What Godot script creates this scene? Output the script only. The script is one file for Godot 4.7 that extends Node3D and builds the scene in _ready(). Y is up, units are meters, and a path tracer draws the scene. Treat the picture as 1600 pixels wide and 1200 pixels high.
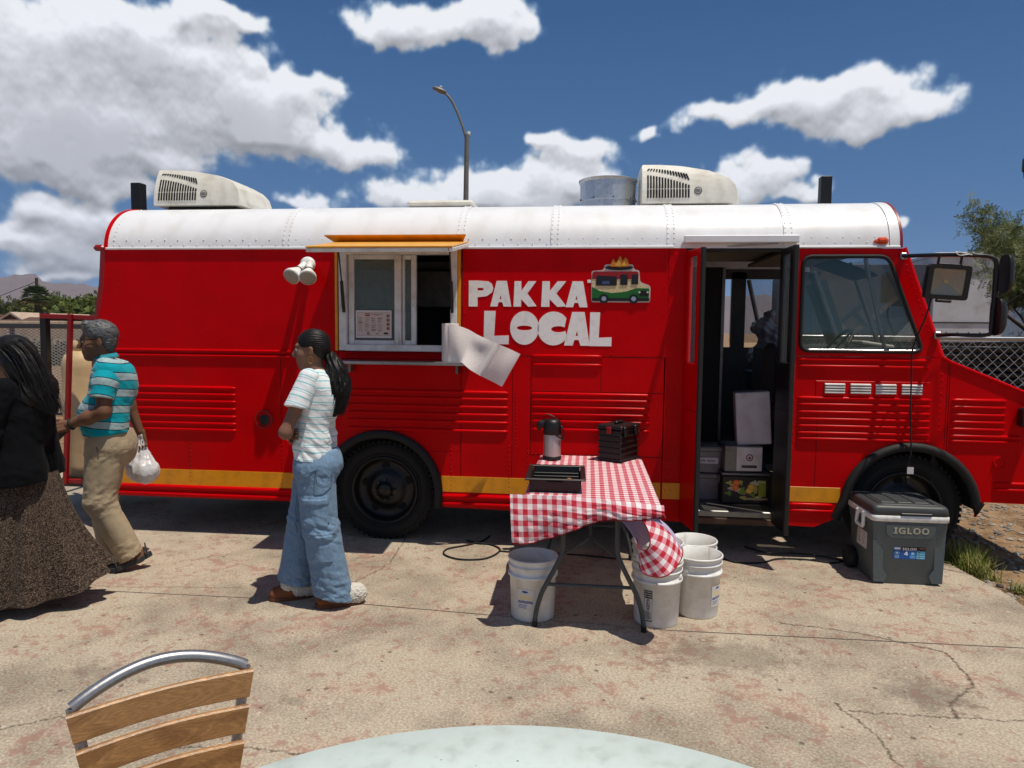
extends Node3D
# A red food truck parked on worn concrete, three people walking past, a folding table with a gingham cloth.

var M := {}
var taken := {}
var rng := RandomNumberGenerator.new()
var truck: Node3D

# ---------------------------------------------------------------- naming
func numbered(n: String) -> String:
	if not taken.has(n):
		taken[n] = 0
		return n
	taken[n] += 1
	return "%s_%03d" % [n, taken[n]]

func meta(o: Node, label: String, category: String, group := "", kind := "") -> void:
	if label: o.set_meta("label", label)
	if category: o.set_meta("category", category)
	if group: o.set_meta("group", group)
	if kind: o.set_meta("kind", kind)

func thing(called: String, label: String, category: String, at := Vector3.ZERO, turn := 0.0, group := "") -> Node3D:
	var o := Node3D.new()
	o.name = numbered(called)
	add_child(o)
	o.position = at
	o.rotation.y = turn
	meta(o, label, category, group)
	return o

func put(called: String, st, mat: Material, parent: Node = null) -> MeshInstance3D:
	var mi := MeshInstance3D.new()
	if st is SurfaceTool:
		st.generate_normals()
		mi.mesh = st.commit()
	else:
		mi.mesh = st
	mi.material_override = mat
	if parent == null:
		mi.name = numbered(called)
		add_child(mi)
	else:
		mi.name = called
		parent.add_child(mi, true)
	return mi

func shared(called: String, mesh: Mesh, mat: Material, parent: Node, t: Transform3D) -> MeshInstance3D:
	var mi := MeshInstance3D.new()
	mi.mesh = mesh
	mi.material_override = mat
	mi.name = called
	mi.transform = t
	parent.add_child(mi, true)
	return mi

func scatter(called: String, mesh: Mesh, mat: Material, xf: Array, parent: Node, cols := []) -> MultiMeshInstance3D:
	var mm := MultiMesh.new()
	mm.transform_format = MultiMesh.TRANSFORM_3D
	mm.use_colors = cols.size() > 0
	mm.mesh = mesh
	mm.instance_count = xf.size()
	for i in xf.size():
		mm.set_instance_transform(i, xf[i])
		if cols.size(): mm.set_instance_color(i, cols[i])
	var o := MultiMeshInstance3D.new()
	o.multimesh = mm
	o.material_override = mat
	o.set_meta("kind", "stuff")
	if parent == null:
		o.name = numbered(called)
		add_child(o)
	else:
		o.name = called
		parent.add_child(o, true)
	return o

# ---------------------------------------------------------------- shapes
func ST(smooth := false) -> SurfaceTool:
	var st := SurfaceTool.new()
	st.begin(Mesh.PRIMITIVE_TRIANGLES)
	st.set_smooth_group(0 if smooth else -1)
	return st

func face(st: SurfaceTool, p: Array, out: Vector3, uv := []) -> void:
	# a convex polygon, wound so that its front looks along out
	var n := Vector3.ZERO
	for i in range(1, p.size() - 1):
		n += (p[i] - p[0]).cross(p[i + 1] - p[0])
	var flip: bool = n.dot(out) > 0
	for i in range(1, p.size() - 1):
		var k := [0, i + 1, i] if flip else [0, i, i + 1]
		for j in k:
			st.set_uv(uv[j] if uv.size() else Vector2.ZERO)
			st.add_vertex(p[j])

func box(st: SurfaceTool, c: Vector3, s: Vector3, b := 0.0, X := Basis.IDENTITY) -> void:
	var h := s * 0.5
	b = minf(b, minf(h.x, minf(h.y, h.z)) * 0.98)
	var P := func(sx, sy, sz, ax) -> Vector3:
		var v := Vector3(sx * (h.x - (0.0 if ax == 0 else b)), sy * (h.y - (0.0 if ax == 1 else b)), sz * (h.z - (0.0 if ax == 2 else b)))
		return c + X * v
	for s1 in [-1, 1]:
		face(st, [P.call(s1, -1, -1, 0), P.call(s1, 1, -1, 0), P.call(s1, 1, 1, 0), P.call(s1, -1, 1, 0)], X * Vector3(s1, 0, 0), [Vector2(c.z - h.z, c.y - h.y), Vector2(c.z - h.z, c.y + h.y), Vector2(c.z + h.z, c.y + h.y), Vector2(c.z + h.z, c.y - h.y)])
		face(st, [P.call(-1, s1, -1, 1), P.call(1, s1, -1, 1), P.call(1, s1, 1, 1), P.call(-1, s1, 1, 1)], X * Vector3(0, s1, 0), [Vector2(c.x - h.x, c.z - h.z), Vector2(c.x + h.x, c.z - h.z), Vector2(c.x + h.x, c.z + h.z), Vector2(c.x - h.x, c.z + h.z)])
		face(st, [P.call(-1, -1, s1, 2), P.call(1, -1, s1, 2), P.call(1, 1, s1, 2), P.call(-1, 1, s1, 2)], X * Vector3(0, 0, s1), [Vector2(c.x - h.x, c.y - h.y), Vector2(c.x + h.x, c.y - h.y), Vector2(c.x + h.x, c.y + h.y), Vector2(c.x - h.x, c.y + h.y)])
	if b <= 0.0: return
	for s1 in [-1, 1]:
		for s2 in [-1, 1]:
			face(st, [P.call(s1, s2, -1, 0), P.call(s1, s2, 1, 0), P.call(s1, s2, 1, 1), P.call(s1, s2, -1, 1)], X * Vector3(s1, s2, 0))
			face(st, [P.call(s1, -1, s2, 0), P.call(s1, 1, s2, 0), P.call(s1, 1, s2, 2), P.call(s1, -1, s2, 2)], X * Vector3(s1, 0, s2))
			face(st, [P.call(-1, s1, s2, 1), P.call(1, s1, s2, 1), P.call(1, s1, s2, 2), P.call(-1, s1, s2, 2)], X * Vector3(0, s1, s2))
			for s3 in [-1, 1]:
				face(st, [P.call(s1, s2, s3, 0), P.call(s1, s2, s3, 1), P.call(s1, s2, s3, 2)], X * Vector3(s1, s2, s3))

func boxed(called: String, c: Vector3, s: Vector3, mat: Material, parent: Node = null, b := 0.004, X := Basis.IDENTITY) -> MeshInstance3D:
	var st := ST()
	box(st, c, s, b, X)
	return put(called, st, mat, parent)

func tube(st: SurfaceTool, pts: Array, r, sides := 8, caps := true, closed := false, flat_y := 1.0) -> void:
	var n := pts.size()
	var rings := []
	var up := Vector3.UP
	var d0: Vector3 = (pts[1] - pts[0]).normalized()
	if absf(d0.dot(up)) > 0.9: up = Vector3.RIGHT
	var side := d0.cross(up).normalized()
	for i in n:
		var a: Vector3 = pts[(i - 1 + n) % n] if closed else pts[maxi(i - 1, 0)]
		var b: Vector3 = pts[(i + 1) % n] if closed else pts[mini(i + 1, n - 1)]
		var d := (b - a).normalized()
		side = (side - d * side.dot(d)).normalized()
		var other := d.cross(side)
		var rad: float = r[i] if r is Array or r is PackedFloat32Array else r
		var ring := []
		for k in sides:
			var t := TAU * k / sides
			ring.append(pts[i] + (side * cos(t) + other * sin(t) * flat_y) * rad)
		rings.append(ring)
	st.set_smooth_group(1)
	var total := n if closed else n - 1
	for i in total:
		var A: Array = rings[i]
		var B: Array = rings[(i + 1) % n]
		for k in sides:
			var k2 := (k + 1) % sides
			var mid: Vector3 = (A[k] + A[k2] + B[k] + B[k2]) * 0.25 - (pts[i] + pts[(i + 1) % n]) * 0.5
			var u0 := float(k) / sides
			var u1 := float(k + 1) / sides
			face(st, [A[k], A[k2], B[k2], B[k]], mid, [Vector2(u0, i), Vector2(u1, i), Vector2(u1, i + 1), Vector2(u0, i + 1)])
	st.set_smooth_group(-1)
	if caps and not closed:
		face(st, rings[0], pts[0] - pts[1])
		face(st, rings[n - 1], pts[n - 1] - pts[n - 2])

func spline(p: Array, per := 6, closed := false) -> Array:
	var out := []
	var n := p.size()
	var total := n if closed else n - 1
	for i in total:
		var a: Vector3 = p[(i - 1 + n) % n] if closed else p[maxi(i - 1, 0)]
		var b: Vector3 = p[i]
		var c: Vector3 = p[(i + 1) % n]
		var d: Vector3 = p[(i + 2) % n] if closed else p[mini(i + 2, n - 1)]
		for k in per:
			out.append(b.cubic_interpolate(c, a, d, float(k) / per))
	if not closed: out.append(p[n - 1])
	return out

func lathe(st: SurfaceTool, prof: Array, segs := 24, X := Transform3D.IDENTITY, from := 0.0, sweep := TAU) -> void:
	# prof: Vector2(radius, height); the outside is the right hand side walking up
	for i in prof.size() - 1:
		var a: Vector2 = prof[i]
		var b: Vector2 = prof[i + 1]
		if a.is_equal_approx(b): continue
		var nn := Vector2(b.y - a.y, a.x - b.x)
		for k in segs:
			var t0 := from + sweep * k / segs
			var t1 := from + sweep * (k + 1) / segs
			var c0 := Vector3(cos(t0), 0, sin(t0))
			var c1 := Vector3(cos(t1), 0, sin(t1))
			var cm := (c0 + c1).normalized()
			var pts := [X * (c0 * a.x + Vector3.UP * a.y), X * (c1 * a.x + Vector3.UP * a.y), X * (c1 * b.x + Vector3.UP * b.y), X * (c0 * b.x + Vector3.UP * b.y)]
			face(st, pts, X.basis * (cm * nn.x + Vector3.UP * nn.y), [Vector2(float(k) / segs, a.y), Vector2(float(k + 1) / segs, a.y), Vector2(float(k + 1) / segs, b.y), Vector2(float(k) / segs, b.y)])

func prism(st: SurfaceTool, poly: PackedVector2Array, z0: float, z1: float, X := Transform3D.IDENTITY, walls := true) -> void:
	# poly in the xy plane, pushed from z0 to z1
	var idx := Geometry2D.triangulate_polygon(poly)
	for z in [z0, z1]:
		var out := X.basis * Vector3(0, 0, signf(z - (z0 + z1) * 0.5))
		for i in range(0, idx.size(), 3):
			var q := []
			var uv := []
			for j in 3:
				var v := poly[idx[i + j]]
				q.append(X * Vector3(v.x, v.y, z))
				uv.append(v)
			face(st, q, out, uv)
	if not walls: return
	var ccw := not Geometry2D.is_polygon_clockwise(poly)
	for i in poly.size():
		var a := poly[i]
		var b := poly[(i + 1) % poly.size()]
		var e := b - a
		var o := Vector2(e.y, -e.x) if ccw else Vector2(-e.y, e.x)
		face(st, [X * Vector3(a.x, a.y, z0), X * Vector3(b.x, b.y, z0), X * Vector3(b.x, b.y, z1), X * Vector3(a.x, a.y, z1)], X.basis * Vector3(o.x, o.y, 0))

func V2(a: Array) -> PackedVector2Array:
	var p := PackedVector2Array()
	for i in range(0, a.size(), 2): p.append(Vector2(a[i], a[i + 1]))
	return p

func arc(c: Vector2, r: float, a0: float, a1: float, n: int, ry := -1.0) -> PackedVector2Array:
	var p := PackedVector2Array()
	for i in n + 1:
		var t := deg_to_rad(lerpf(a0, a1, float(i) / n))
		p.append(c + Vector2(cos(t) * r, sin(t) * (r if ry < 0 else ry)))
	return p

func rounded(p: PackedVector2Array, r: float, n := 5) -> PackedVector2Array:
	var out := PackedVector2Array()
	var m := p.size()
	for i in m:
		var b := p[i]
		var a := p[(i - 1 + m) % m]
		var c := p[(i + 1) % m]
		var rr := minf(r, minf(a.distance_to(b), b.distance_to(c)) * 0.45)
		var s := b + (a - b).normalized() * rr
		var e := b + (c - b).normalized() * rr
		for k in n + 1:
			var t := float(k) / n
			out.append(s.lerp(b, t).lerp(b.lerp(e, t), t))
	return out

func ray_hit(poly: PackedVector2Array, c: Vector2, t: float) -> Vector2:
	var far := c + Vector2(cos(t), sin(t)) * 50.0
	var best := c
	var bd := -1.0
	for i in poly.size():
		var h = Geometry2D.segment_intersects_segment(c, far, poly[i], poly[(i + 1) % poly.size()])
		if h != null and c.distance_to(h) > bd:
			bd = c.distance_to(h)
			best = h
	return best

func ring_fill(st: SurfaceTool, outer: PackedVector2Array, inner: PackedVector2Array, z0: float, z1: float) -> void:
	# a plate with one hole: both outlines star-shaped round the hole's middle
	var c := Vector2.ZERO
	for v in inner: c += v / inner.size()
	var angles := []
	for v in outer: angles.append((v - c).angle())
	for v in inner: angles.append((v - c).angle())
	for i in 24: angles.append(-PI + TAU * (i + 0.37) / 24)
	angles.sort()
	var O := []
	var I := []
	for t in angles:
		O.append(ray_hit(outer, c, t))
		I.append(ray_hit(inner, c, t))
	for i in angles.size():
		var j := (i + 1) % angles.size()
		if absf(angles[i] - angles[j]) < 1e-5: continue
		for z in [z0, z1]:
			face(st, [Vector3(O[i].x, O[i].y, z), Vector3(O[j].x, O[j].y, z), Vector3(I[j].x, I[j].y, z), Vector3(I[i].x, I[i].y, z)], Vector3(0, 0, z - (z0 + z1) * 0.5), [O[i], O[j], I[j], I[i]])
		var eo: Vector2 = (O[i] + O[j]) * 0.5 - c
		face(st, [Vector3(O[i].x, O[i].y, z0), Vector3(O[j].x, O[j].y, z0), Vector3(O[j].x, O[j].y, z1), Vector3(O[i].x, O[i].y, z1)], Vector3(eo.x, eo.y, 0))
		var ei: Vector2 = c - (I[i] + I[j]) * 0.5
		face(st, [Vector3(I[i].x, I[i].y, z0), Vector3(I[j].x, I[j].y, z0), Vector3(I[j].x, I[j].y, z1), Vector3(I[i].x, I[i].y, z1)], Vector3(ei.x, ei.y, 0))

func loft(st: SurfaceTool, rings: Array, closed := true, caps := true, smooth := true, vscale := 1.0) -> void:
	# rings of equal length; outward is away from the ring's middle
	st.set_smooth_group(0 if smooth else -1)
	var m: int = rings[0].size()
	for i in rings.size() - 1:
		var A: Array = rings[i]
		var B: Array = rings[i + 1]
		var c := Vector3.ZERO
		for k in m: c += (A[k] + B[k]) / (2.0 * m)
		for k in (m if closed else m - 1):
			var k2 := (k + 1) % m
			var u0 := float(k) / m
			var u1 := float(k + 1) / m
			var v0 := vscale * i / (rings.size() - 1)
			var v1 := vscale * (i + 1) / (rings.size() - 1)
			face(st, [A[k], A[k2], B[k2], B[k]], (A[k] + B[k2]) * 0.5 - c, [Vector2(u0, v0), Vector2(u1, v0), Vector2(u1, v1), Vector2(u0, v1)])
	if caps:
		st.set_smooth_group(-1)
		var n := rings.size()
		var c0 := Vector3.ZERO
		var c1 := Vector3.ZERO
		for k in m:
			c0 += rings[0][k] / m
			c1 += rings[n - 1][k] / m
		for k in m:
			face(st, [c0, rings[0][k], rings[0][(k + 1) % m]], c0 - c1)
			face(st, [c1, rings[n - 1][k], rings[n - 1][(k + 1) % m]], c1 - c0)

func sheet(st: SurfaceTool, grid: Array, uvs := [], thick := 0.0) -> void:
	# an open surface of rows of points; with thick it becomes a closed shell
	st.set_smooth_group(0)
	var off := []
	for i in grid.size():
		var row := []
		for k in grid[i].size():
			var a: Vector3 = grid[mini(i + 1, grid.size() - 1)][k] - grid[maxi(i - 1, 0)][k]
			var b: Vector3 = grid[i][mini(k + 1, grid[i].size() - 1)] - grid[i][maxi(k - 1, 0)]
			row.append(grid[i][k] - a.cross(b).normalized() * thick)
		off.append(row)
	for layer in (2 if thick > 0.0 else 1):
		var g: Array = off if layer else grid
		for i in g.size() - 1:
			for k in g[i].size() - 1:
				var q := [g[i][k], g[i][k + 1], g[i + 1][k + 1], g[i + 1][k]]
				var up: Vector3 = (g[i + 1][k] - g[i][k]).cross(g[i][k + 1] - g[i][k])
				if uvs.size():
					face(st, q, -up if layer else up, [uvs[i][k], uvs[i][k + 1], uvs[i + 1][k + 1], uvs[i + 1][k]])
				else:
					face(st, q, -up if layer else up)
		st.set_smooth_group(1 if layer == 0 else 2)
	if thick > 0.0:
		st.set_smooth_group(-1)
		var n := grid.size() - 1
		var m: int = grid[0].size() - 1
		for i in n:
			face(st, [grid[i][0], grid[i + 1][0], off[i + 1][0], off[i][0]], grid[i][0] - grid[i][1])
			face(st, [grid[i][m], grid[i + 1][m], off[i + 1][m], off[i][m]], grid[i][m] - grid[i][m - 1])
		for k in m:
			face(st, [grid[0][k], grid[0][k + 1], off[0][k + 1], off[0][k]], grid[0][k] - grid[1][k])
			face(st, [grid[n][k], grid[n][k + 1], off[n][k + 1], off[n][k]], grid[n][k] - grid[n - 1][k])

# ---------------------------------------------------------------- bodies: joined capsules and balls, meshed as surface nets
func cap(a: Vector3, b: Vector3, ra: float, rb: float, k := 0.03) -> Dictionary:
	return {"t": 0, "a": a, "b": b, "ra": ra, "rb": rb, "k": k}

func ball(c: Vector3, r: Vector3, k := 0.03, X := Basis.IDENTITY, cut := false) -> Dictionary:
	return {"t": 1, "a": c, "r": r, "k": k, "X": X.inverse(), "cut": cut}

func slab(at: Vector3, n: Vector3) -> Dictionary:   # keeps what lies against n
	return {"t": 2, "a": at, "n": n.normalized()}

func body_mesh(prims: Array, h: float, bump = null, paint = null, uvof = null) -> ArrayMesh:
	var lo := Vector3.INF
	var hi := -Vector3.INF
	for p in prims:
		if p.t == 2: continue
		if p.get("cut", false): continue
		if p.t == 0:
			var r: float = maxf(p.ra, p.rb)
			lo = lo.min(p.a.min(p.b) - Vector3.ONE * r)
			hi = hi.max(p.a.max(p.b) + Vector3.ONE * r)
		else:
			var r2: float = maxf(p.r.x, maxf(p.r.y, p.r.z))
			lo = lo.min(p.a - Vector3.ONE * r2)
			hi = hi.max(p.a + Vector3.ONE * r2)
	lo -= Vector3.ONE * h * 3
	hi += Vector3.ONE * h * 3
	var nx := int(ceil((hi.x - lo.x) / h)) + 1
	var ny := int(ceil((hi.y - lo.y) / h)) + 1
	var nz := int(ceil((hi.z - lo.z) / h)) + 1
	var F := PackedFloat32Array()
	F.resize(nx * ny * nz)
	F.fill(0.2)
	var sxy := nx * ny
	for p in prims:
		if p.t == 2: continue
		var k: float = p.k
		var ext: Vector3
		var mn: Vector3
		var mx: Vector3
		if p.t == 0:
			ext = Vector3.ONE * (maxf(p.ra, p.rb) + k + 3 * h)
			mn = p.a.min(p.b) - ext
			mx = p.a.max(p.b) + ext
		else:
			ext = Vector3.ONE * (maxf(p.r.x, maxf(p.r.y, p.r.z)) + k + 3 * h)
			mn = p.a - ext
			mx = p.a + ext
		var i0 := maxi(0, int((mn.x - lo.x) / h))
		var i1 := mini(nx - 1, int((mx.x - lo.x) / h) + 1)
		var j0 := maxi(0, int((mn.y - lo.y) / h))
		var j1 := mini(ny - 1, int((mx.y - lo.y) / h) + 1)
		var k0 := maxi(0, int((mn.z - lo.z) / h))
		var k1 := mini(nz - 1, int((mx.z - lo.z) / h) + 1)
		var is_cap: bool = p.t == 0
		var a: Vector3 = p.a
		var ab := Vector3.ZERO
		var inv := 0.0
		var ra := 0.0
		var rb := 0.0
		var X := Basis.IDENTITY
		var rr := Vector3.ONE
		var rmin := 0.0
		var cut: bool = p.get("cut", false)
		if is_cap:
			ab = p.b - a
			inv = 1.0 / maxf(ab.length_squared(), 1e-9)
			ra = p.ra
			rb = p.rb
		else:
			X = p.X
			rr = p.r
			rmin = minf(rr.x, minf(rr.y, rr.z))
		for kk in range(k0, k1 + 1):
			for jj in range(j0, j1 + 1):
				var base := kk * sxy + jj * nx
				for ii in range(i0, i1 + 1):
					var q := lo + Vector3(ii, jj, kk) * h
					var d: float
					if is_cap:
						var qa := q - a
						var t := clampf(qa.dot(ab) * inv, 0.0, 1.0)
						d = (qa - ab * t).length() - lerpf(ra, rb, t)
					else:
						var e := X * (q - a) / rr
						var el := e.length()
						var g := (e / rr).length()
						d = el * (el - 1.0) / maxf(g, 1e-6) if el > 0.05 else -rmin
					var o := F[base + ii]
					if cut:
						d = -d
						var hh := maxf(k - absf(o - d), 0.0) / k
						F[base + ii] = maxf(o, d) + hh * hh * k * 0.25
					else:
						var hh := maxf(k - absf(o - d), 0.0) / k
						F[base + ii] = minf(o, d) - hh * hh * k * 0.25
	if bump != null:
		for kk in nz:
			for jj in ny:
				var base := kk * sxy + jj * nx
				for ii in nx:
					var o := F[base + ii]
					if absf(o) < h * 3.0 + 0.012:
						F[base + ii] = o - bump.call(lo + Vector3(ii, jj, kk) * h)
	for p in prims:
		if p.t != 2: continue
		for kk in nz:
			for jj in ny:
				var base := kk * sxy + jj * nx
				for ii in nx:
					var d: float = p.n.dot(lo + Vector3(ii, jj, kk) * h - p.a)
					if d > F[base + ii]: F[base + ii] = d
	var at := {}
	var V := PackedVector3Array()
	var N := PackedVector3Array()
	var C := PackedColorArray()
	var U := PackedVector2Array()
	var I := PackedInt32Array()
	var off := [0, 1, nx, nx + 1, sxy, sxy + 1, sxy + nx, sxy + nx + 1]
	for kk in nz - 1:
		for jj in ny - 1:
			var base := kk * sxy + jj * nx
			for ii in nx - 1:
				var b := base + ii
				var f0 := F[b]
				if absf(f0) > h * 2.5: continue
				var f1 := F[b + 1]
				var f2 := F[b + nx]
				var f3 := F[b + nx + 1]
				var f4 := F[b + sxy]
				var f5 := F[b + sxy + 1]
				var f6 := F[b + sxy + nx]
				var f7 := F[b + sxy + nx + 1]
				var neg := int(f0 < 0) + int(f1 < 0) + int(f2 < 0) + int(f3 < 0) + int(f4 < 0) + int(f5 < 0) + int(f6 < 0) + int(f7 < 0)
				if neg == 0 or neg == 8: continue
				var s := Vector3.ZERO
				var n := 0
				var e := [[f0, f1, 0, 0, 0, 1, 0, 0], [f2, f3, 0, 1, 0, 1, 0, 0], [f4, f5, 0, 0, 1, 1, 0, 0], [f6, f7, 0, 1, 1, 1, 0, 0], [f0, f2, 0, 0, 0, 0, 1, 0], [f1, f3, 1, 0, 0, 0, 1, 0], [f4, f6, 0, 0, 1, 0, 1, 0], [f5, f7, 1, 0, 1, 0, 1, 0], [f0, f4, 0, 0, 0, 0, 0, 1], [f1, f5, 1, 0, 0, 0, 0, 1], [f2, f6, 0, 1, 0, 0, 0, 1], [f3, f7, 1, 1, 0, 0, 0, 1]]
				for g in e:
					if (g[0] < 0) != (g[1] < 0):
						var t: float = g[0] / (g[0] - g[1])
						s += Vector3(g[2] + g[5] * t, g[3] + g[6] * t, g[4] + g[7] * t)
						n += 1
				s /= n
				at[b] = V.size()
				var q := lo + (Vector3(ii, jj, kk) + s) * h
				V.append(q)
				var gx := lerpf(lerpf(f1 - f0, f3 - f2, s.y), lerpf(f5 - f4, f7 - f6, s.y), s.z)
				var gy := lerpf(lerpf(f2 - f0, f3 - f1, s.x), lerpf(f6 - f4, f7 - f5, s.x), s.z)
				var gz := lerpf(lerpf(f4 - f0, f5 - f1, s.x), lerpf(f6 - f2, f7 - f3, s.x), s.y)
				var nn := Vector3(gx, gy, gz).normalized()
				N.append(nn)
				if paint != null: C.append(paint.call(q, nn))
				if uvof != null: U.append(uvof.call(q, nn))
	for b in at:
		var f0 := F[b]
		for ax in 3:
			var st: int = [1, nx, sxy][ax]
			var u: int = [nx, sxy, 1][ax]
			var v: int = [sxy, 1, nx][ax]
			var f1 := F[b + st]
			if (f0 < 0) == (f1 < 0): continue
			if not (at.has(b - u) and at.has(b - v) and at.has(b - u - v)): continue
			var q := [at[b], at[b - u], at[b - u - v], at[b - v]]
			if f0 < 0: q = [q[3], q[2], q[1], q[0]]
			I.append_array([q[0], q[1], q[2], q[0], q[2], q[3]])
	var arr := []
	arr.resize(Mesh.ARRAY_MAX)
	arr[Mesh.ARRAY_VERTEX] = V
	arr[Mesh.ARRAY_NORMAL] = N
	if C.size(): arr[Mesh.ARRAY_COLOR] = C
	if U.size(): arr[Mesh.ARRAY_TEX_UV] = U
	arr[Mesh.ARRAY_INDEX] = I
	var m := ArrayMesh.new()
	m.add_surface_from_arrays(Mesh.PRIMITIVE_TRIANGLES, arr)
	return m

# ---------------------------------------------------------------- materials
func noise(freq: float, octaves := 4, sd := 1, kind := FastNoiseLite.TYPE_SIMPLEX_SMOOTH) -> FastNoiseLite:
	var n := FastNoiseLite.new()
	n.noise_type = kind
	n.frequency = freq
	n.seed = sd
	n.fractal_type = FastNoiseLite.FRACTAL_FBM
	n.fractal_octaves = octaves
	return n

func noisetex(n: FastNoiseLite, size := 256, ramp: Array = []) -> NoiseTexture2D:
	var t := NoiseTexture2D.new()
	t.width = size
	t.height = size
	t.seamless = true
	t.noise = n
	if ramp.size():
		var g := Gradient.new()
		var offs := PackedFloat32Array()
		var cols := PackedColorArray()
		for i in ramp.size():
			offs.append(float(i) / (ramp.size() - 1))
			cols.append(ramp[i])
		g.offsets = offs
		g.colors = cols
		t.color_ramp = g
	return t

func mat(called: String, c: Color, rough := 0.6, metal := 0.0) -> StandardMaterial3D:
	var m := StandardMaterial3D.new()
	m.resource_name = called
	m.albedo_color = c
	m.roughness = rough
	m.metallic = metal
	M[called] = m
	return m

func worn(m: StandardMaterial3D, tex: Texture2D, scale: float, relief: Texture2D = null, depth := 0.1, world := false) -> StandardMaterial3D:
	m.uv1_triplanar = true
	m.uv1_world_triplanar = world
	m.uv1_scale = Vector3.ONE * scale
	if tex: m.albedo_texture = tex
	if relief:
		m.heightmap_enabled = true
		m.heightmap_texture = relief
		m.heightmap_scale = depth
	return m

func grey(v: float) -> Color:
	return Color(v, v, v)

func materials() -> void:
	var soft := noisetex(noise(0.012, 5, 3), 512, [grey(0.86), grey(0.95), grey(1.0), grey(0.93)])
	var fine := noisetex(noise(0.06, 4, 4), 256, [grey(0.82), grey(1.0)])
	var lumps := noisetex(noise(0.02, 4, 5), 256)
	var grain := noisetex(noise(0.18, 3, 6), 256)
	var dirt := noisetex(noise(0.008, 6, 7), 512, [Color(0.86, 0.83, 0.79), Color(0.95, 0.945, 0.935), Color(1, 1, 1), Color(1, 1, 1)])
	M.t_soft = soft; M.t_fine = fine; M.t_lumps = lumps; M.t_grain = grain; M.t_dirt = dirt
	var red := worn(mat("red_paint", Color(0.77, 0.002, 0.030), 0.28), noisetex(noise(0.008, 5, 15), 512, [grey(0.93), grey(1.0), grey(0.96)]), 0.4, lumps, 0.30)
	red.metallic_specular = 0.20
	worn(mat("dark_red_paint", Color(0.55, 0.012, 0.045), 0.38), soft, 0.9, lumps, 0.06)
	worn(mat("white_paint", Color(0.91, 0.915, 0.925), 0.36), noisetex(noise(0.01, 6, 12), 512, [Color(0.94, 0.93, 0.915), Color(0.985, 0.985, 0.985), Color(1, 1, 1)]), 0.8, lumps, 0.06)
	worn(mat("letter_white", Color(0.94, 0.93, 0.92), 0.5), noisetex(noise(0.03, 4, 14), 256, [grey(0.92), grey(1.0), grey(0.97)]), 1.5, grain, 0.02)
	worn(mat("yellow_paint", Color(0.88, 0.58, 0.02), 0.40), soft, 1.2)
	worn(mat("awning_yellow", Color(0.90, 0.64, 0.20), 0.4), soft, 1.2)
	worn(mat("aircon_plastic", Color(0.88, 0.87, 0.83), 0.42), dirt, 1.5)
	worn(mat("black_plastic", Color(0.055, 0.056, 0.06), 0.45), fine, 4.0, grain, 0.02)
	worn(mat("black_rubber", Color(0.07, 0.068, 0.066), 0.72), fine, 5.0, grain, 0.05)
	worn(mat("tyre_rubber", Color(0.065, 0.062, 0.06), 0.82), fine, 5.0, grain, 0.08)
	worn(mat("black_metal", Color(0.045, 0.045, 0.048), 0.42), fine, 6.0)
	worn(mat("dark_hole", Color(0.02, 0.02, 0.02), 0.9), fine, 4.0)
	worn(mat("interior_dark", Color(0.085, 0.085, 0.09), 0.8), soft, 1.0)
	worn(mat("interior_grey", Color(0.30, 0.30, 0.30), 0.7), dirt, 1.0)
	worn(mat("galvanised", Color(0.84, 0.86, 0.88), 0.34, 0.85), noisetex(noise(0.05, 2, 11, FastNoiseLite.TYPE_CELLULAR), 256, [grey(0.86), grey(1.0)]), 2.0)
	worn(mat("steel", Color(0.70, 0.71, 0.72), 0.30, 1.0), fine, 3.0)
	worn(mat("chrome", Color(0.80, 0.81, 0.82), 0.12, 1.0), fine, 3.0)
	worn(mat("window_alu", Color(0.86, 0.86, 0.86), 0.42, 0.1), dirt, 1.5)
	worn(mat("work_steel", Color(0.50, 0.50, 0.49), 0.45, 0.85), dirt, 2.0)
	worn(mat("lead_grey", Color(0.33, 0.335, 0.34), 0.4, 0.6), fine, 4.0)
	worn(mat("table_leg", Color(0.27, 0.29, 0.30), 0.45), fine, 4.0)
	worn(mat("bucket_white", Color(0.90, 0.90, 0.89), 0.38), dirt, 2.5)
	M.bucket_white.backlight_enabled = true
	M.bucket_white.backlight = Color(0.35, 0.35, 0.34)
	worn(mat("wood_dark", Color(0.30, 0.21, 0.14), 0.7), fine, 2.0)
	worn(mat("amber", Color(0.85, 0.27, 0.02), 0.15), fine, 8.0)
	worn(mat("cooler_grey", Color(0.345, 0.385, 0.395), 0.48), fine, 4.0, grain, 0.03)
	worn(mat("cooler_lid", Color(0.25, 0.265, 0.275), 0.5), fine, 4.0, grain, 0.03)
	worn(mat("cooler_white", Color(0.90, 0.90, 0.89), 0.42), dirt, 3.0)
	worn(mat("tank_beige", Color(0.80, 0.70, 0.54), 0.5), dirt, 1.4, lumps, 0.05)
	worn(mat("box_white", Color(0.80, 0.81, 0.83), 0.5), dirt, 1.2)
	worn(mat("paper", Color(0.96, 0.93, 0.92), 0.85), fine, 6.0, grain, 0.05)
	M.paper.backlight_enabled = true
	M.paper.backlight = Color(0.5, 0.46, 0.46)
	var glass := mat("glass", Color(0.75, 0.85, 0.83, 0.10), 0.02)
	glass.transparency = BaseMaterial3D.TRANSPARENCY_ALPHA
	glass.metallic_specular = 0.25
	var tint := mat("cab_glass", Color(0.19, 0.31, 0.27, 0.27), 0.02)
	tint.transparency = BaseMaterial3D.TRANSPARENCY_ALPHA
	var seam := mat("seam_dark", Color(0.10, 0.008, 0.012), 0.7)
	seam.metallic_specular = 0.3

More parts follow.
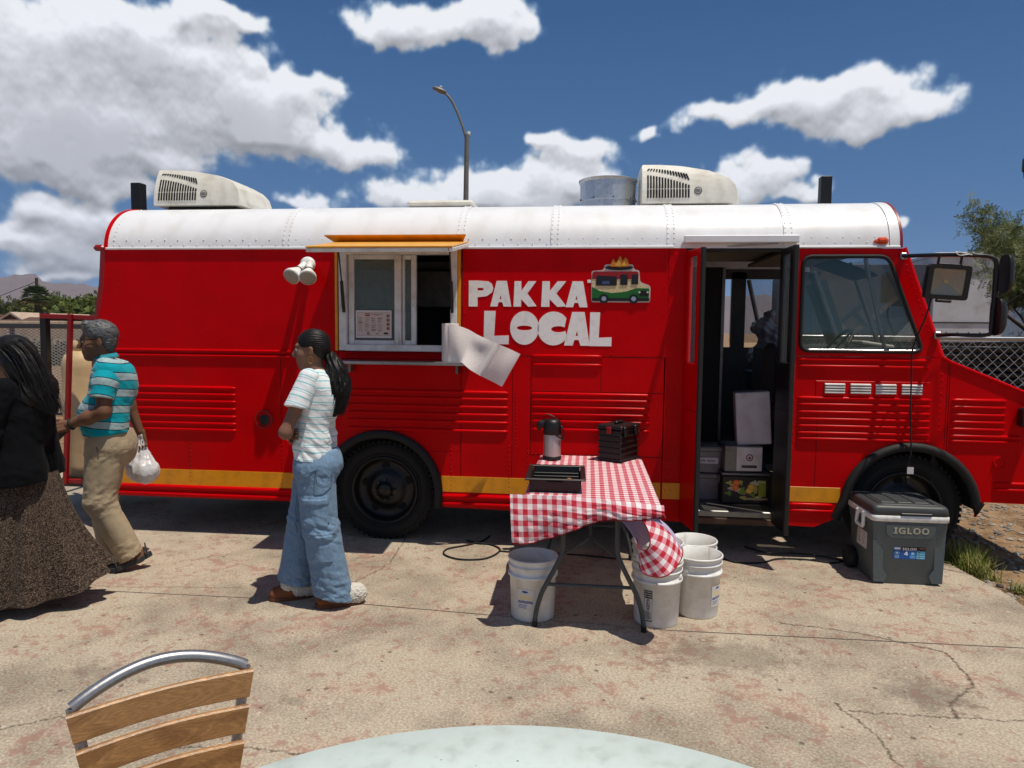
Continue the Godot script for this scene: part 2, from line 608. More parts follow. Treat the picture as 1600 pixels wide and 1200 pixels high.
# ---------------------------------------------------------------- sky
const PUFFS := "-39.8,18,9.9,3.9;-39.3,14,8.9,3.8;-31.9,19.4,6.4,2.8;-28.7,16.3,5.8,3.7;-24.7,15.4,3.7,2.6;-22,17.4,4.3,1.4;-24.3,14,6.6,2;-19.2,13,3.9,1.7;-36,12.7,7.3,2.6;-39.4,10.8,5.6,2;-36.5,9.5,3.1,1.3;-40.2,7.5,2.1,1;-38.1,5.8,3.6,1.6;-40.3,3.4,2.2,.8;-37.8,3.8,2.1,.6;-35,7.5,2,1.1;-37.5,7.2,3.5,1.5;-34,4.6,3,1;-39.5,5.0,4,1.2;-31.5,11.3,3,1.2;-11.8,22.7,7,1.9;-15.3,21.7,3.4,1.4;-7.9,22,3,2;10.3,16.1,4.1,1.6;18.6,16.8,5.1,2.5;23.4,15.2,3.8,1.9;19.6,14.3,3.2,1.3;15.3,16,3.4,1.9;4.9,15.4,1.4,.6;-.7,14.1,4,1.7;-3.3,14.8,2,1;-7.3,10.8,9.6,2.3;-11.3,10,7.1,1.2;-1.2,11.1,5.5,2.1;12.8,11.6,2.9,1.9;10.5,10.5,2.8,1.6;16.1,10.2,2.3,1;-22.3,9.6,3.1,1.1;22.3,7.2,.7,.6;-28.6,21.5,2.6,.8;-26.4,21,1.8,.5"

var puffs := []
var n_big := FastNoiseLite.new()
var n_fine := FastNoiseLite.new()
var n_warp := FastNoiseLite.new()

func cloud_at(az: float, el: float, d: Vector3) -> float:
	# thickness of cloud in that direction
	var wx := n_warp.get_noise_3dv(d * 100.0) * 2.6
	var wy := n_warp.get_noise_3dv(d * 100.0 + Vector3(57, 11, 3)) * 1.3
	var best := -1.0
	var x := az + wx
	var y := el + wy
	if absf(az) < 60.0 and el < 32.0:
		var sum := 0.0
		for p in puffs:
			var dy: float = (y - p[1]) / p[3]
			if dy < -1.7 or dy > 1.7: continue
			var dx: float = (x - p[0]) / p[2]
			if dx < -1.7 or dx > 1.7: continue
			if dy < 0: dy *= 1.2
			sum += exp(-1.6 * (dx * dx + dy * dy))
		best = minf(sum, 1.6) - 0.42
	var outside := clampf(maxf((absf(az + 6.0) - 38.0) / 8.0, (el - 25.0) / 8.0), 0.0, 1.0)
	if outside > 0.0:
		var w := n_big.get_noise_3dv(d * Vector3(38, 70, 38)) * 1.7 - 0.28 - 0.5 * clampf((el - 40.0) / 50.0, 0.0, 1.0)
		best = maxf(best, lerpf(-0.6, clampf(w, -1.0, 0.75), outside))
	if best < -0.41: return 0.0
	var f := -n_fine.get_noise_3dv(d * 100.0) - 0.45
	return clampf(best * 1.15 + f * 0.86 + 0.16, 0.0, 1.4)

func sky_part(az0: float, az1: float, el0: float, el1: float, w: int, h: int) -> Image:
	var dens := PackedFloat32Array()
	dens.resize(w * h)
	for j in h:
		var el := lerpf(el1, el0, (j + 0.5) / h)
		var ce := cos(deg_to_rad(el))
		var se := sin(deg_to_rad(el))
		for i in w:
			var az := lerpf(az0, az1, (i + 0.5) / w)
			var a := deg_to_rad(az)
			dens[j * w + i] = 0.0 if el < -1.0 else cloud_at(az, el, Vector3(sin(a) * ce, se, -cos(a) * ce))
	var step := (el1 - el0) / h
	var keep := pow(0.5, step / 2.4)
	var out := PackedByteArray()
	out.resize(w * h * 3)
	var shade := PackedFloat32Array()
	shade.resize(w)
	for j in h:
		var el := lerpf(el1, el0, (j + 0.5) / h)
		var t := clampf(el / 26.0, 0.0, 1.0)
		var sky := Color(0.38, 0.54, 0.72).lerp(Color(0.195, 0.345, 0.54), pow(t, 0.85))
		sky = sky.lerp(Color(0.15, 0.29, 0.49), clampf((el - 26.0) / 64.0, 0.0, 1.0))
		sky = sky.lerp(Color(0.60, 0.68, 0.76), pow(clampf(1.0 - el / 9.0, 0.0, 1.0), 2.0) * 0.5)
		for i in w:
			var dn := dens[j * w + i]
			var acc: float = shade[i] * keep + dn * step
			shade[i] = acc
			var c := sky
			if dn > 0.0 and el > 0.0:
				var lit := exp(-acc * 0.30)
				var above: float = dens[maxi(j - 4, 0) * w + i]
				var wide: float = dens[maxi(j - 14, 0) * w + i]
				var v := clampf(lerpf(0.70, 0.97, lit) + (dn - above) * 0.24 + (dn - wide) * 0.10, 0.60, 0.99)
				var cc := Color(v * 0.985, v * 0.99, v * lerpf(1.035, 1.0, lit))
				var al := clampf(dn * 2.2, 0.0, 1.0)
				c = sky.lerp(cc, al * al * (3.0 - 2.0 * al) * 0.97)
			if el <= 0.0: c = Color(0.46, 0.42, 0.38)
			var o := (j * w + i) * 3
			out[o] = int(clampf(c.r, 0, 1) * 255.0)
			out[o + 1] = int(clampf(c.g, 0, 1) * 255.0)
			out[o + 2] = int(clampf(c.b, 0, 1) * 255.0)
	return Image.create_from_data(w, h, false, Image.FORMAT_RGB8, out)

func make_sky() -> Sky:
	for s in PUFFS.split(";"):
		var q := s.split_floats(",")
		puffs.append([q[0], q[1], q[2], q[3]])
	n_big = noise(0.045, 4, 21)
	n_fine = noise(0.34, 5, 22, FastNoiseLite.TYPE_CELLULAR)
	n_fine.cellular_return_type = FastNoiseLite.RETURN_DISTANCE
	n_fine.fractal_gain = 0.55
	n_warp = noise(0.11, 3, 23)
	var whole := sky_part(-180, 180, -90, 90, 1024, 512)
	whole.resize(4096, 2048, Image.INTERPOLATE_CUBIC)
	var near := sky_part(-45.0, 45.0, 0.0, 36.0, 1024, 410)
	whole.blit_rect(near, Rect2i(0, 0, 1024, 410), Vector2i(1536, 614))
	var turned := Image.create(4096, 2048, false, Image.FORMAT_RGB8)   # a panorama begins at -z
	turned.blit_rect(whole, Rect2i(2048, 0, 2048, 2048), Vector2i(0, 0))
	turned.blit_rect(whole, Rect2i(0, 0, 2048, 2048), Vector2i(2048, 0))
	whole = turned
	var m := PanoramaSkyMaterial.new()
	m.panorama = ImageTexture.create_from_image(whole)
	var s := Sky.new()
	s.sky_material = m
	return s

# ---------------------------------------------------------------- ground
func crack(img: Image, pts: Array, w: float, col: Color, sd: int) -> void:
	rng.seed = sd
	var px := []
	for p in pts: px.append(Vector2((p.x + 5.0) * 256.0, (p.y + 2.0) * 256.0))
	var at: Vector2 = px[0]
	for i in px.size() - 1:
		var steps := int(px[i].distance_to(px[i + 1]) / 1.6) + 1
		for s in steps:
			var aim: Vector2 = px[i].lerp(px[i + 1], (s + 1.0) / steps)
			at = at.lerp(aim, 0.22) + Vector2(rng.randf_range(-1, 1), rng.randf_range(-1, 1)) * 1.5
			var ww := maxf(1.0, w * rng.randf_range(0.45, 0.85))
			for a in range(int(-ww), int(ww) + 1):
				for b in range(int(-ww), int(ww) + 1):
					if a * a + b * b > ww * ww: continue
					var q := Vector2i(int(at.x) + a, int(at.y) + b)
					if q.x >= 0 and q.y >= 0 and q.x < img.get_width() and q.y < img.get_height():
						img.set_pixelv(q, img.get_pixelv(q).lerp(col, 0.38))

func concrete_image() -> Image:
	var w := 2048
	var h := 1536
	var a := noise(0.0035, 5, 31).get_image(w, h).get_data()
	var b := noise(0.012, 5, 32).get_image(w, h).get_data()
	var c := noise(0.24, 4, 33).get_image(w, h).get_data()
	var d := noise(0.006, 3, 34).get_image(w, h).get_data()
	var pn := noise(0.030, 6, 35)
	pn.fractal_gain = 0.80
	var e := pn.get_image(w, h).get_data()
	var out := PackedByteArray()
	out.resize(w * h * 3)
	for i in w * h:
		var big := a[i] / 255.0
		var mid := b[i] / 255.0
		var fin := c[i] / 255.0
		var v := 0.80 + (big - 0.5) * 0.22 + (mid - 0.5) * 0.16 + (fin - 0.5) * 0.36
		var stain := clampf((big * 0.6 + mid * 0.4 - 0.575) * 4.0, 0.0, 1.0) * 0.22
		var r := v * 0.866
		var g := v * 0.805
		var bl := v * 0.715
		r = lerpf(r, 0.46 * (0.8 + fin * 0.4), stain)
		g = lerpf(g, 0.45 * (0.8 + fin * 0.4), stain)
		bl = lerpf(bl, 0.42 * (0.8 + fin * 0.4), stain)
		var region := d[i] / 255.0
		var nz := 1.0 - float(i / w) / h
		var paint := clampf((e[i] / 255.0 - 0.615 - (0.50 - region) * 0.30 + (0.035 if nz > 0.30 and nz < 0.66 else 0.0)) * 9.0, 0.0, 1.0) * clampf(0.05 + fin * 1.2, 0.0, 0.85) * 0.62
		r = lerpf(r, 0.56, paint)
		g = lerpf(g, 0.345, paint)
		bl = lerpf(bl, 0.31, paint)
		var wash := clampf((region - 0.50) * 3.2, 0.0, 1.0) * clampf((mid - 0.36) * 3.0, 0.0, 1.0) * 0.30
		r = lerpf(r, v * 0.80, wash)
		g = lerpf(g, v * 0.62, wash)
		bl = lerpf(bl, v * 0.55, wash)
		var o := i * 3
		out[o] = int(clampf(r, 0, 1) * 255.0)
		out[o + 1] = int(clampf(g, 0, 1) * 255.0)
		out[o + 2] = int(clampf(bl, 0, 1) * 255.0)
	var img := Image.create_from_data(w, h, false, Image.FORMAT_RGB8, out)
	var dark := Color(0.30, 0.26, 0.22)
	crack(img, [Vector2(-1.46, -0.1), Vector2(-1.41, 0.5), Vector2(-1.47, 0.75), Vector2(-1.58, 0.98), Vector2(-1.56, 1.2)], 2.2, dark, 1)
	crack(img, [Vector2(1.15, 1.25), Vector2(1.55, 1.33), Vector2(1.94, 1.54), Vector2(1.90, 1.90), Vector2(1.67, 2.12), Vector2(1.66, 2.24)], 2.8, dark, 2)
	crack(img, [Vector2(1.16, 2.15), Vector2(1.24, 2.4), Vector2(1.26, 2.75), Vector2(1.5, 3.3)], 2.4, dark, 3)
	crack(img, [Vector2(1.2, 2.22), Vector2(1.7, 2.22), Vector2(2.3, 2.20), Vector2(2.8, 2.2)], 2.0, dark, 4)
	crack(img, [Vector2(-1.65, 2.85), Vector2(-1.35, 2.82), Vector2(-1.05, 2.84)], 2.2, dark, 5)
	crack(img, [Vector2(-2.6, 2.95), Vector2(-2.3, 2.72), Vector2(-2.0, 2.62)], 2.2, dark, 6)
	crack(img, [Vector2(-4.5, 0.9), Vector2(-3.8, 1.15), Vector2(-3.1, 1.22), Vector2(-2.2, 1.12)], 1.3, dark, 7)
	for s in [[-1.31, 2.45, 0.09, 0.045], [1.62, 2.0, 0.28, 0.2], [0.75, 1.72, 0.5, 0.25], [-2.35, 2.3, 0.3, 0.12]]:
		var cx := int((s[0] + 5.0) * 256.0)
		var cy := int((s[1] + 2.0) * 256.0)
		var rx := int(s[2] * 256)
		var ry := int(s[3] * 256)
		for y in range(-ry, ry):
			for x in range(-rx, rx):
				var q := Vector2i(cx + x, cy + y)
				if q.x < 0 or q.y < 0 or q.x >= w or q.y >= h: continue
				var t := 1.0 - sqrt(pow(float(x) / rx, 2) + pow(float(y) / ry, 2)) + (e[q.y * w + q.x] / 255.0 - 0.5) * 1.6
				if t > 0: img.set_pixelv(q, img.get_pixelv(q).lerp(Color(0.42, 0.39, 0.35), clampf(t * 0.6, 0.0, 0.34)))
	rng.seed = 77
	for k in 900:   # small spots and specks
		var q := Vector2i(rng.randi_range(3, w - 4), rng.randi_range(3, h - 4))
		var rr := rng.randi_range(1, 3)
		var col := Color(0.26, 0.23, 0.20) if rng.randf() < 0.7 else Color(0.86, 0.82, 0.76)
		for y in range(-rr, rr + 1):
			for x in range(-rr, rr + 1):
				if x * x + y * y <= rr * rr: img.set_pixelv(q + Vector2i(x, y), img.get_pixelv(q + Vector2i(x, y)).lerp(col, 0.5))
	return img

func ground_slab(outline: PackedVector2Array, top: float, bottom: float) -> SurfaceTool:
	var st := ST()
	var idx := Geometry2D.triangulate_polygon(outline)
	for i in range(0, idx.size(), 3):
		var q := []
		var uv := []
		for j in 3:
			var v := outline[idx[i + j]]
			q.append(Vector3(v.x, top, v.y))
			uv.append(Vector2((v.x + 5.0) / 8.0, (v.y + 2.0) / 6.0))
		face(st, q, Vector3.UP, uv)
	var c := Vector2.ZERO
	for v in outline: c += v / outline.size()
	for i in outline.size():
		var a := outline[i]
		var b := outline[(i + 1) % outline.size()]
		var o := (a + b) * 0.5 - c
		face(st, [Vector3(a.x, top, a.y), Vector3(b.x, top, b.y), Vector3(b.x, bottom, b.y), Vector3(a.x, bottom, a.y)], Vector3(o.x, 0, o.y), [Vector2(0.1, 0.1), Vector2(0.3, 0.1), Vector2(0.3, 0.12), Vector2(0.1, 0.12)])
	return st

func ground() -> void:
	var soil := worn(mat("soil", Color(0.60, 0.50, 0.40), 0.95), noisetex(noise(0.02, 6, 41), 512, [Color(0.62, 0.58, 0.52), Color(0.9, 0.88, 0.85), Color(1, 1, 1)]), 0.35, M.t_grain, 0.8, true)
	soil.metallic_specular = 0.2
	var st := ST()
	var R := 6000.0
	face(st, [Vector3(-R, -0.05, -R), Vector3(R, -0.05, -R), Vector3(R, -0.05, 60), Vector3(-R, -0.05, 60)], Vector3.UP)
	meta(put("ground", st, soil), "", "", "", "structure")
	var con := mat("concrete", Color(0.93, 0.93, 0.93), 0.88)
	con.albedo_texture = ImageTexture.create_from_image(concrete_image())
	con.metallic_specular = 0.3
	var pave := Node3D.new()
	pave.name = "pavement"
	add_child(pave)
	meta(pave, "", "", "", "structure")
	# three poured slabs with open joints between them
	var j := 0.006
	rng.seed = 5
	var edge := PackedVector2Array()
	for i in 34:
		var z := -3.0 + i * 0.36
		edge.append(Vector2(2.70 + 0.05 * sin(z * 2.1) + rng.randf_range(-0.025, 0.025) + clampf(z - 0.9, 0, 9) * 0.10, z))
	var near := PackedVector2Array([Vector2(-9, 1.34 + j), Vector2(-1.5, 1.28 + j), Vector2(0.5, 1.44 + j), Vector2(2.83, 1.42 + j)])
	var far := PackedVector2Array([Vector2(2.76, 1.42 - j), Vector2(0.5, 1.44 - j), Vector2(-1.5, 1.28 - j), Vector2(-9, 1.34 - j), Vector2(-9, -3.0)])
	for v in edge:
		if v.y < 1.40: far.append(v)
		elif v.y > 1.46: near.append(v)
	near.append(Vector2(-9, 9.2))
	put("slab", ground_slab(far, 0.0, -0.12), con, pave)
	put("slab", ground_slab(near, 0.0, -0.12), con, pave)

# ---------------------------------------------------------------- the truck
const EAVE := 2.325
const RARCH := Vector2(-1.62, 0.41)
const FARCH := Vector2(2.375, 0.415)

func roof_line(z: float, grow := 0.0) -> float:
	# height of the roof's skin above the eave at depth z (0 to -2.15)
	var d := minf(-z, 2.15 + z)
	var r := 0.46
	var h := 0.385 + grow
	if d >= r: return h + (d - r) * 0.03
	var t := 1.0 - clampf(d / r, 0.0, 1.0)
	return h * sqrt(maxf(0.0, 1.0 - t * t))

func roof_ring(x: float, grow := 0.0) -> Array:
	var ring := []
	for i in 45:
		var t := PI * i / 44.0
		var c := cos(t)
		# even steps round the two shoulders, then across the flat top
		var z: float
		if i <= 16: z = -0.46 * (1.0 - cos(PI * 0.5 * i / 16.0))
		elif i >= 28: z = -2.15 + 0.46 * (1.0 - cos(PI * 0.5 * (44 - i) / 16.0))
		else: z = lerpf(-0.46, -1.69, (i - 16) / 12.0)
		var y := EAVE + roof_line(z, 0.0)
		var n := Vector3(0, 1, 0)
		if i < 16: n = Vector3(0, sin(PI * 0.5 * i / 16.0), cos(PI * 0.5 * i / 16.0))
		elif i > 28: n = Vector3(0, sin(PI * 0.5 * (44 - i) / 16.0), -cos(PI * 0.5 * (44 - i) / 16.0))
		ring.append(Vector3(x, y, z) + n * grow)
	return ring

func roof_strip(called: String, x0: float, x1: float, grow: float, m: Material, under := 0.02) -> MeshInstance3D:
	var st := ST()
	var outer := [roof_ring(x0, grow), roof_ring(x1, grow)]
	var inner := [roof_ring(x0, grow - under), roof_ring(x1, grow - under)]
	st.set_smooth_group(1)
	for k in 44:
		var o: Vector3 = (outer[0][k] + outer[0][k + 1]) * 0.5 - Vector3(x0, EAVE - 0.2, -1.075)
		face(st, [outer[0][k], outer[0][k + 1], outer[1][k + 1], outer[1][k]], o)
	st.set_smooth_group(-1)
	for k in 44:
		var o: Vector3 = (outer[0][k] + outer[0][k + 1]) * 0.5 - Vector3(x0, EAVE - 0.2, -1.075)
		face(st, [inner[0][k], inner[0][k + 1], inner[1][k + 1], inner[1][k]], -o)
		face(st, [outer[0][k], outer[0][k + 1], inner[0][k + 1], inner[0][k]], Vector3(x0 - x1, 0, 0))
		face(st, [outer[1][k], outer[1][k + 1], inner[1][k + 1], inner[1][k]], Vector3(x1 - x0, 0, 0))
	for e in [0, 44]:
		face(st, [outer[0][e], outer[1][e], inner[1][e], inner[0][e]], Vector3.DOWN)
	return put(called, st, m, truck)

func wall_plate(called: String, poly: PackedVector2Array, m: Material, z := 0.0, t := 0.03) -> MeshInstance3D:
	var st := ST()
	prism(st, poly, z - t, z)
	return put(called, st, m, truck)

func bead(x0: float, x1: float, y: float, h := 0.030, out := 0.017) -> void:
	# a pressed rib: a half round bar with tapered ends
	var st := ST(true)
	var rings := []
	var xs := [x0, x0 + 0.008, x0 + 0.03, x1 - 0.03, x1 - 0.008, x1]
	var ss := [0.05, 0.6, 1.0, 1.0, 0.6, 0.05]
	for i in 6:
		var ring := []
		for k in 9:
			var t := PI * k / 8.0
			ring.append(Vector3(xs[i], y + cos(t) * h * 0.5 * ss[i], -0.001 + sin(t) * out * ss[i]))
		rings.append(ring)
	for i in 5:
		for k in 8:
			var mid: Vector3 = (rings[i][k] + rings[i + 1][k + 1]) * 0.5 - Vector3((xs[i] + xs[i + 1]) * 0.5, y, -0.001)
			face(st, [rings[i][k], rings[i][k + 1], rings[i + 1][k + 1], rings[i + 1][k]], mid)
	put("rib", st, M.red_paint, truck)

func arch_cut(c: Vector2, r: float, from_deg: float, to_deg: float) -> PackedVector2Array:
	return arc(c, r, from_deg, to_deg, 18)

func wheel(at: Vector3, parent: Node3D) -> void:
	var w := Node3D.new()
	w.name = "wheel"
	parent.add_child(w, true)
	w.position = at
	var X := Transform3D(Basis(Vector3.RIGHT, PI / 2), Vector3.ZERO)
	var st := ST()
	st.set_smooth_group(1)
	lathe(st, [Vector2(0.27, -0.20), Vector2(0.31, -0.22), Vector2(0.375, -0.215), Vector2(0.398, -0.19), Vector2(0.402, -0.04), Vector2(0.395, -0.012), Vector2(0.375, 0.0), Vector2(0.345, 0.006), Vector2(0.31, 0.002), Vector2(0.285, -0.008), Vector2(0.27, -0.02)], 56, X)
	for k in 56:   # tread blocks round the shoulder
		var t := TAU * k / 56.0
		box(st, Vector3(cos(t) * 0.398, sin(t) * 0.398, -0.03), Vector3(0.018, 0.026, 0.05), 0.003, Basis(Vector3.BACK, t))
	for q in [0.300, 0.352, 0.366]:
		var c := []
		for k in 40: c.append(Vector3(cos(TAU * k / 40.0) * q, sin(TAU * k / 40.0) * q, 0.0045))
		tube(st, c, 0.0035, 4, false, true)
	put("tyre", st, M.tyre_rubber, w)
	st = ST()
	st.set_smooth_group(1)
	lathe(st, [Vector2(0.275, -0.012), Vector2(0.268, 0.0), Vector2(0.258, -0.004), Vector2(0.245, -0.05), Vector2(0.235, -0.085), Vector2(0.20, -0.10), Vector2(0.15, -0.085), Vector2(0.125, -0.05), Vector2(0.105, -0.045), Vector2(0.06, -0.045), Vector2(0.055, -0.01), Vector2(0.045, 0.0), Vector2(0.0, 0.0)], 40, X)
	put("rim", st, M.black_metal, w)
	st = ST()
	for k in 8:
		var t := TAU * k / 8.0
		lathe(st, [Vector2(0.011, -0.05), Vector2(0.011, -0.028), Vector2(0.006, -0.022), Vector2(0.0, -0.022)], 6, Transform3D(X.basis, Vector3(cos(t) * 0.082, sin(t) * 0.082, 0)))
	put("wheel_nuts", st, M.lead_grey, w).set_meta("kind", "stuff")
	st = ST()
	for k in 5:   # hand holes in the disc
		var t := TAU * (k + 0.3) / 5.0
		lathe(st, [Vector2(0.034, -0.098), Vector2(0.034, -0.0905), Vector2(0.0, -0.0905)], 12, Transform3D(X.basis, Vector3(cos(t) * 0.185, sin(t) * 0.185, 0)))
	put("hand_holes", st, M.dark_hole, w).set_meta("kind", "stuff")

func letter_shape(ch: String) -> Array:
	# hand cut block letters in a unit box, as pieces that meet edge to edge
	match ch:
		"P":
			return [V2([0, 0, .36, 0, .36, .36, .36, 1, 0, 1]), V2([.36, .36, .74, .40, .95, .55, 1, .70, .62, .66, .57, .62, .36, .62]), V2([.36, .72, .56, .72, .62, .66, 1, .70, .94, .88, .80, .97, .36, 1])]
		"A":
			return [V2([0, 0, .34, 0, .40, .17, .50, .44, .50, 1, .30, 1]), V2([.50, .44, .57, .17, .64, 0, 1, 0, .78, 1, .50, 1]), V2([.40, .17, .57, .17, .54, .29, .44, .29])]
		"K":
			return [V2([0, 0, .33, 0, .33, .30, .34, .62, .33, 1, .04, 1]), V2([.33, .30, .64, 0, 1, .02, .60, .52, .34, .62]), V2([.34, .62, .60, .52, .98, 1, .64, 1])]
		"L":
			return [V2([0, 0, 1, 0, 1, .27, .42, .25, .47, 1, .02, 1])]
	return []

func ring_piece(st: SurfaceTool, outer: Array, inner: Array, z0: float, z1: float) -> void:
	for i in outer.size() - 1:
		prism(st, PackedVector2Array([outer[i], outer[i + 1], inner[i + 1], inner[i]]), z0, z1)

func letter(ch: String, x0: float, y0: float, x1: float, y1: float, parent: Node3D, m: Material, z := 0.0, t := 0.004) -> void:
	var st := ST()
	if ch == "O" or ch == "C":
		var c := Vector2((x0 + x1) * 0.5, (y0 + y1) * 0.5)
		var o := []
		var q := []
		var n := 40
		for i in n + 1:
			var a := TAU * i / n
			if ch == "C":
				a = deg_to_rad(lerpf(38.0, 330.0, float(i) / n))
			var ex := Vector2(cos(a) * (x1 - x0) * 0.5, sin(a) * (y1 - y0) * 0.5)
			if ch == "O":
				o.append(c + ex)
				q.append(c + Vector2(cos(a) * (x1 - x0) * 0.27, sin(a) * (y1 - y0) * 0.07))
			else:
				ex.x = minf(ex.x * 1.12, (x1 - x0) * 0.5)
				o.append(c + ex)
				q.append(c + Vector2((x1 - x0) * 0.18 + cos(a) * (x1 - x0) * 0.26, -0.02 * (y1 - y0) + sin(a) * (y1 - y0) * 0.09))
		ring_piece(st, o, q, z, z + t)
	else:
		for p in letter_shape(ch):
			var w := PackedVector2Array()
			for v in p: w.append(Vector2(lerpf(x0, x1, v.x), lerpf(y0, y1, v.y)))
			prism(st, w, z, z + t)
	put("letter", st, m, parent)

func flat_part(called: String, poly: PackedVector2Array, z: float, col: Color, parent: Node3D, t := 0.002) -> void:
	var key := "paint_" + col.to_html(false)
	if not M.has(key): worn(mat(key, col, 0.45), M.t_fine, 3.0)
	var st := ST()
	prism(st, poly, z, z + t)
	put(called, st, M[key], parent)

func emblem(parent: Node3D) -> void:
	# the painted little van with a pan of food on its roof, about 0.43 m wide
	var e := Node3D.new()
	e.name = "emblem"
	parent.add_child(e)
	e.position = Vector3(0.02, 1.905, 0.0)
	var cream := Color(0.90, 0.82, 0.62)
	var green := Color(0.05, 0.42, 0.12)
	var black := Color(0.03, 0.03, 0.035)
	var body := rounded(V2([.0, .03, .425, .03, .428, .13, .35, .16, .345, .245, .0, .245]), 0.02)
	flat_part("outline", rounded(V2([-.006, .015, .435, .015, .437, .14, .358, .168, .352, .255, .31, .262, .305, .30, .09, .30, .085, .258, -.006, .250]), 0.02), 0.0012, Color(0.85, 0.80, 0.78), e)
	flat_part("body", body, 0.0035, cream, e)
	flat_part("roof", V2([.0, .19, .345, .19, .345, .235, .335, .247, .015, .247, .0, .235]), 0.0058, Color(0.62, 0.02, 0.05), e)
	flat_part("side_band", V2([.0, .04, .425, .04, .427, .12, .33, .122, .25, .095, .15, .085, .06, .10, .0, .13]), 0.0058, green, e)
	flat_part("lower_trim", V2([.0, .025, .43, .025, .43, .047, .0, .047]), 0.0078, black, e)
	flat_part("window", rounded(V2([.03, .14, .185, .14, .185, .21, .03, .215]), 0.01), 0.0078, Color(0.05, 0.06, 0.09), e)
	flat_part("counter", V2([.075, .15, .13, .15, .13, .175, .075, .175]), 0.0098, Color(0.25, 0.33, 0.5), e)
	flat_part("window", rounded(V2([.21, .145, .265, .145, .265, .225, .21, .225]), 0.01), 0.0078, Color(0.05, 0.06, 0.09), e)
	flat_part("window", rounded(V2([.292, .15, .345, .15, .34, .225, .295, .225]), 0.01), 0.0078, Color(0.06, 0.08, 0.13), e)
	for x in [.09, .312]:
		flat_part("tyre", arc(Vector2(x, .042), .036, 0, 348, 20), 0.0098, black, e)
		flat_part("hub", arc(Vector2(x, .042), .018, 0, 345, 14), 0.0118, Color(0.62, 0.68, 0.78), e)
	flat_part("grille", rounded(V2([.355, .062, .425, .062, .425, .105, .355, .105]), 0.008), 0.0078, black, e)
	for x in [.355, .415]: flat_part("headlight", arc(Vector2(x, .092), .008, 0, 340, 10), 0.0098, Color(0.9, 0.9, 0.85), e)
	flat_part("pan", arc(Vector2(.20, .275), .105, 0, 350, 26, .019), 0.0058, black, e)
	flat_part("food", V2([.13, .285, .15, .335, .158, .342, .175, .31, .2, .355, .21, .362, .225, .325, .245, .352, .262, .335, .275, .285, .2, .278]), 0.0078, Color(0.86, 0.52, 0.08), e)
	flat_part("food_highlight", V2([.165, .288, .2, .335, .215, .29, .24, .325, .25, .288]), 0.0098, Color(0.93, 0.70, 0.25), e)

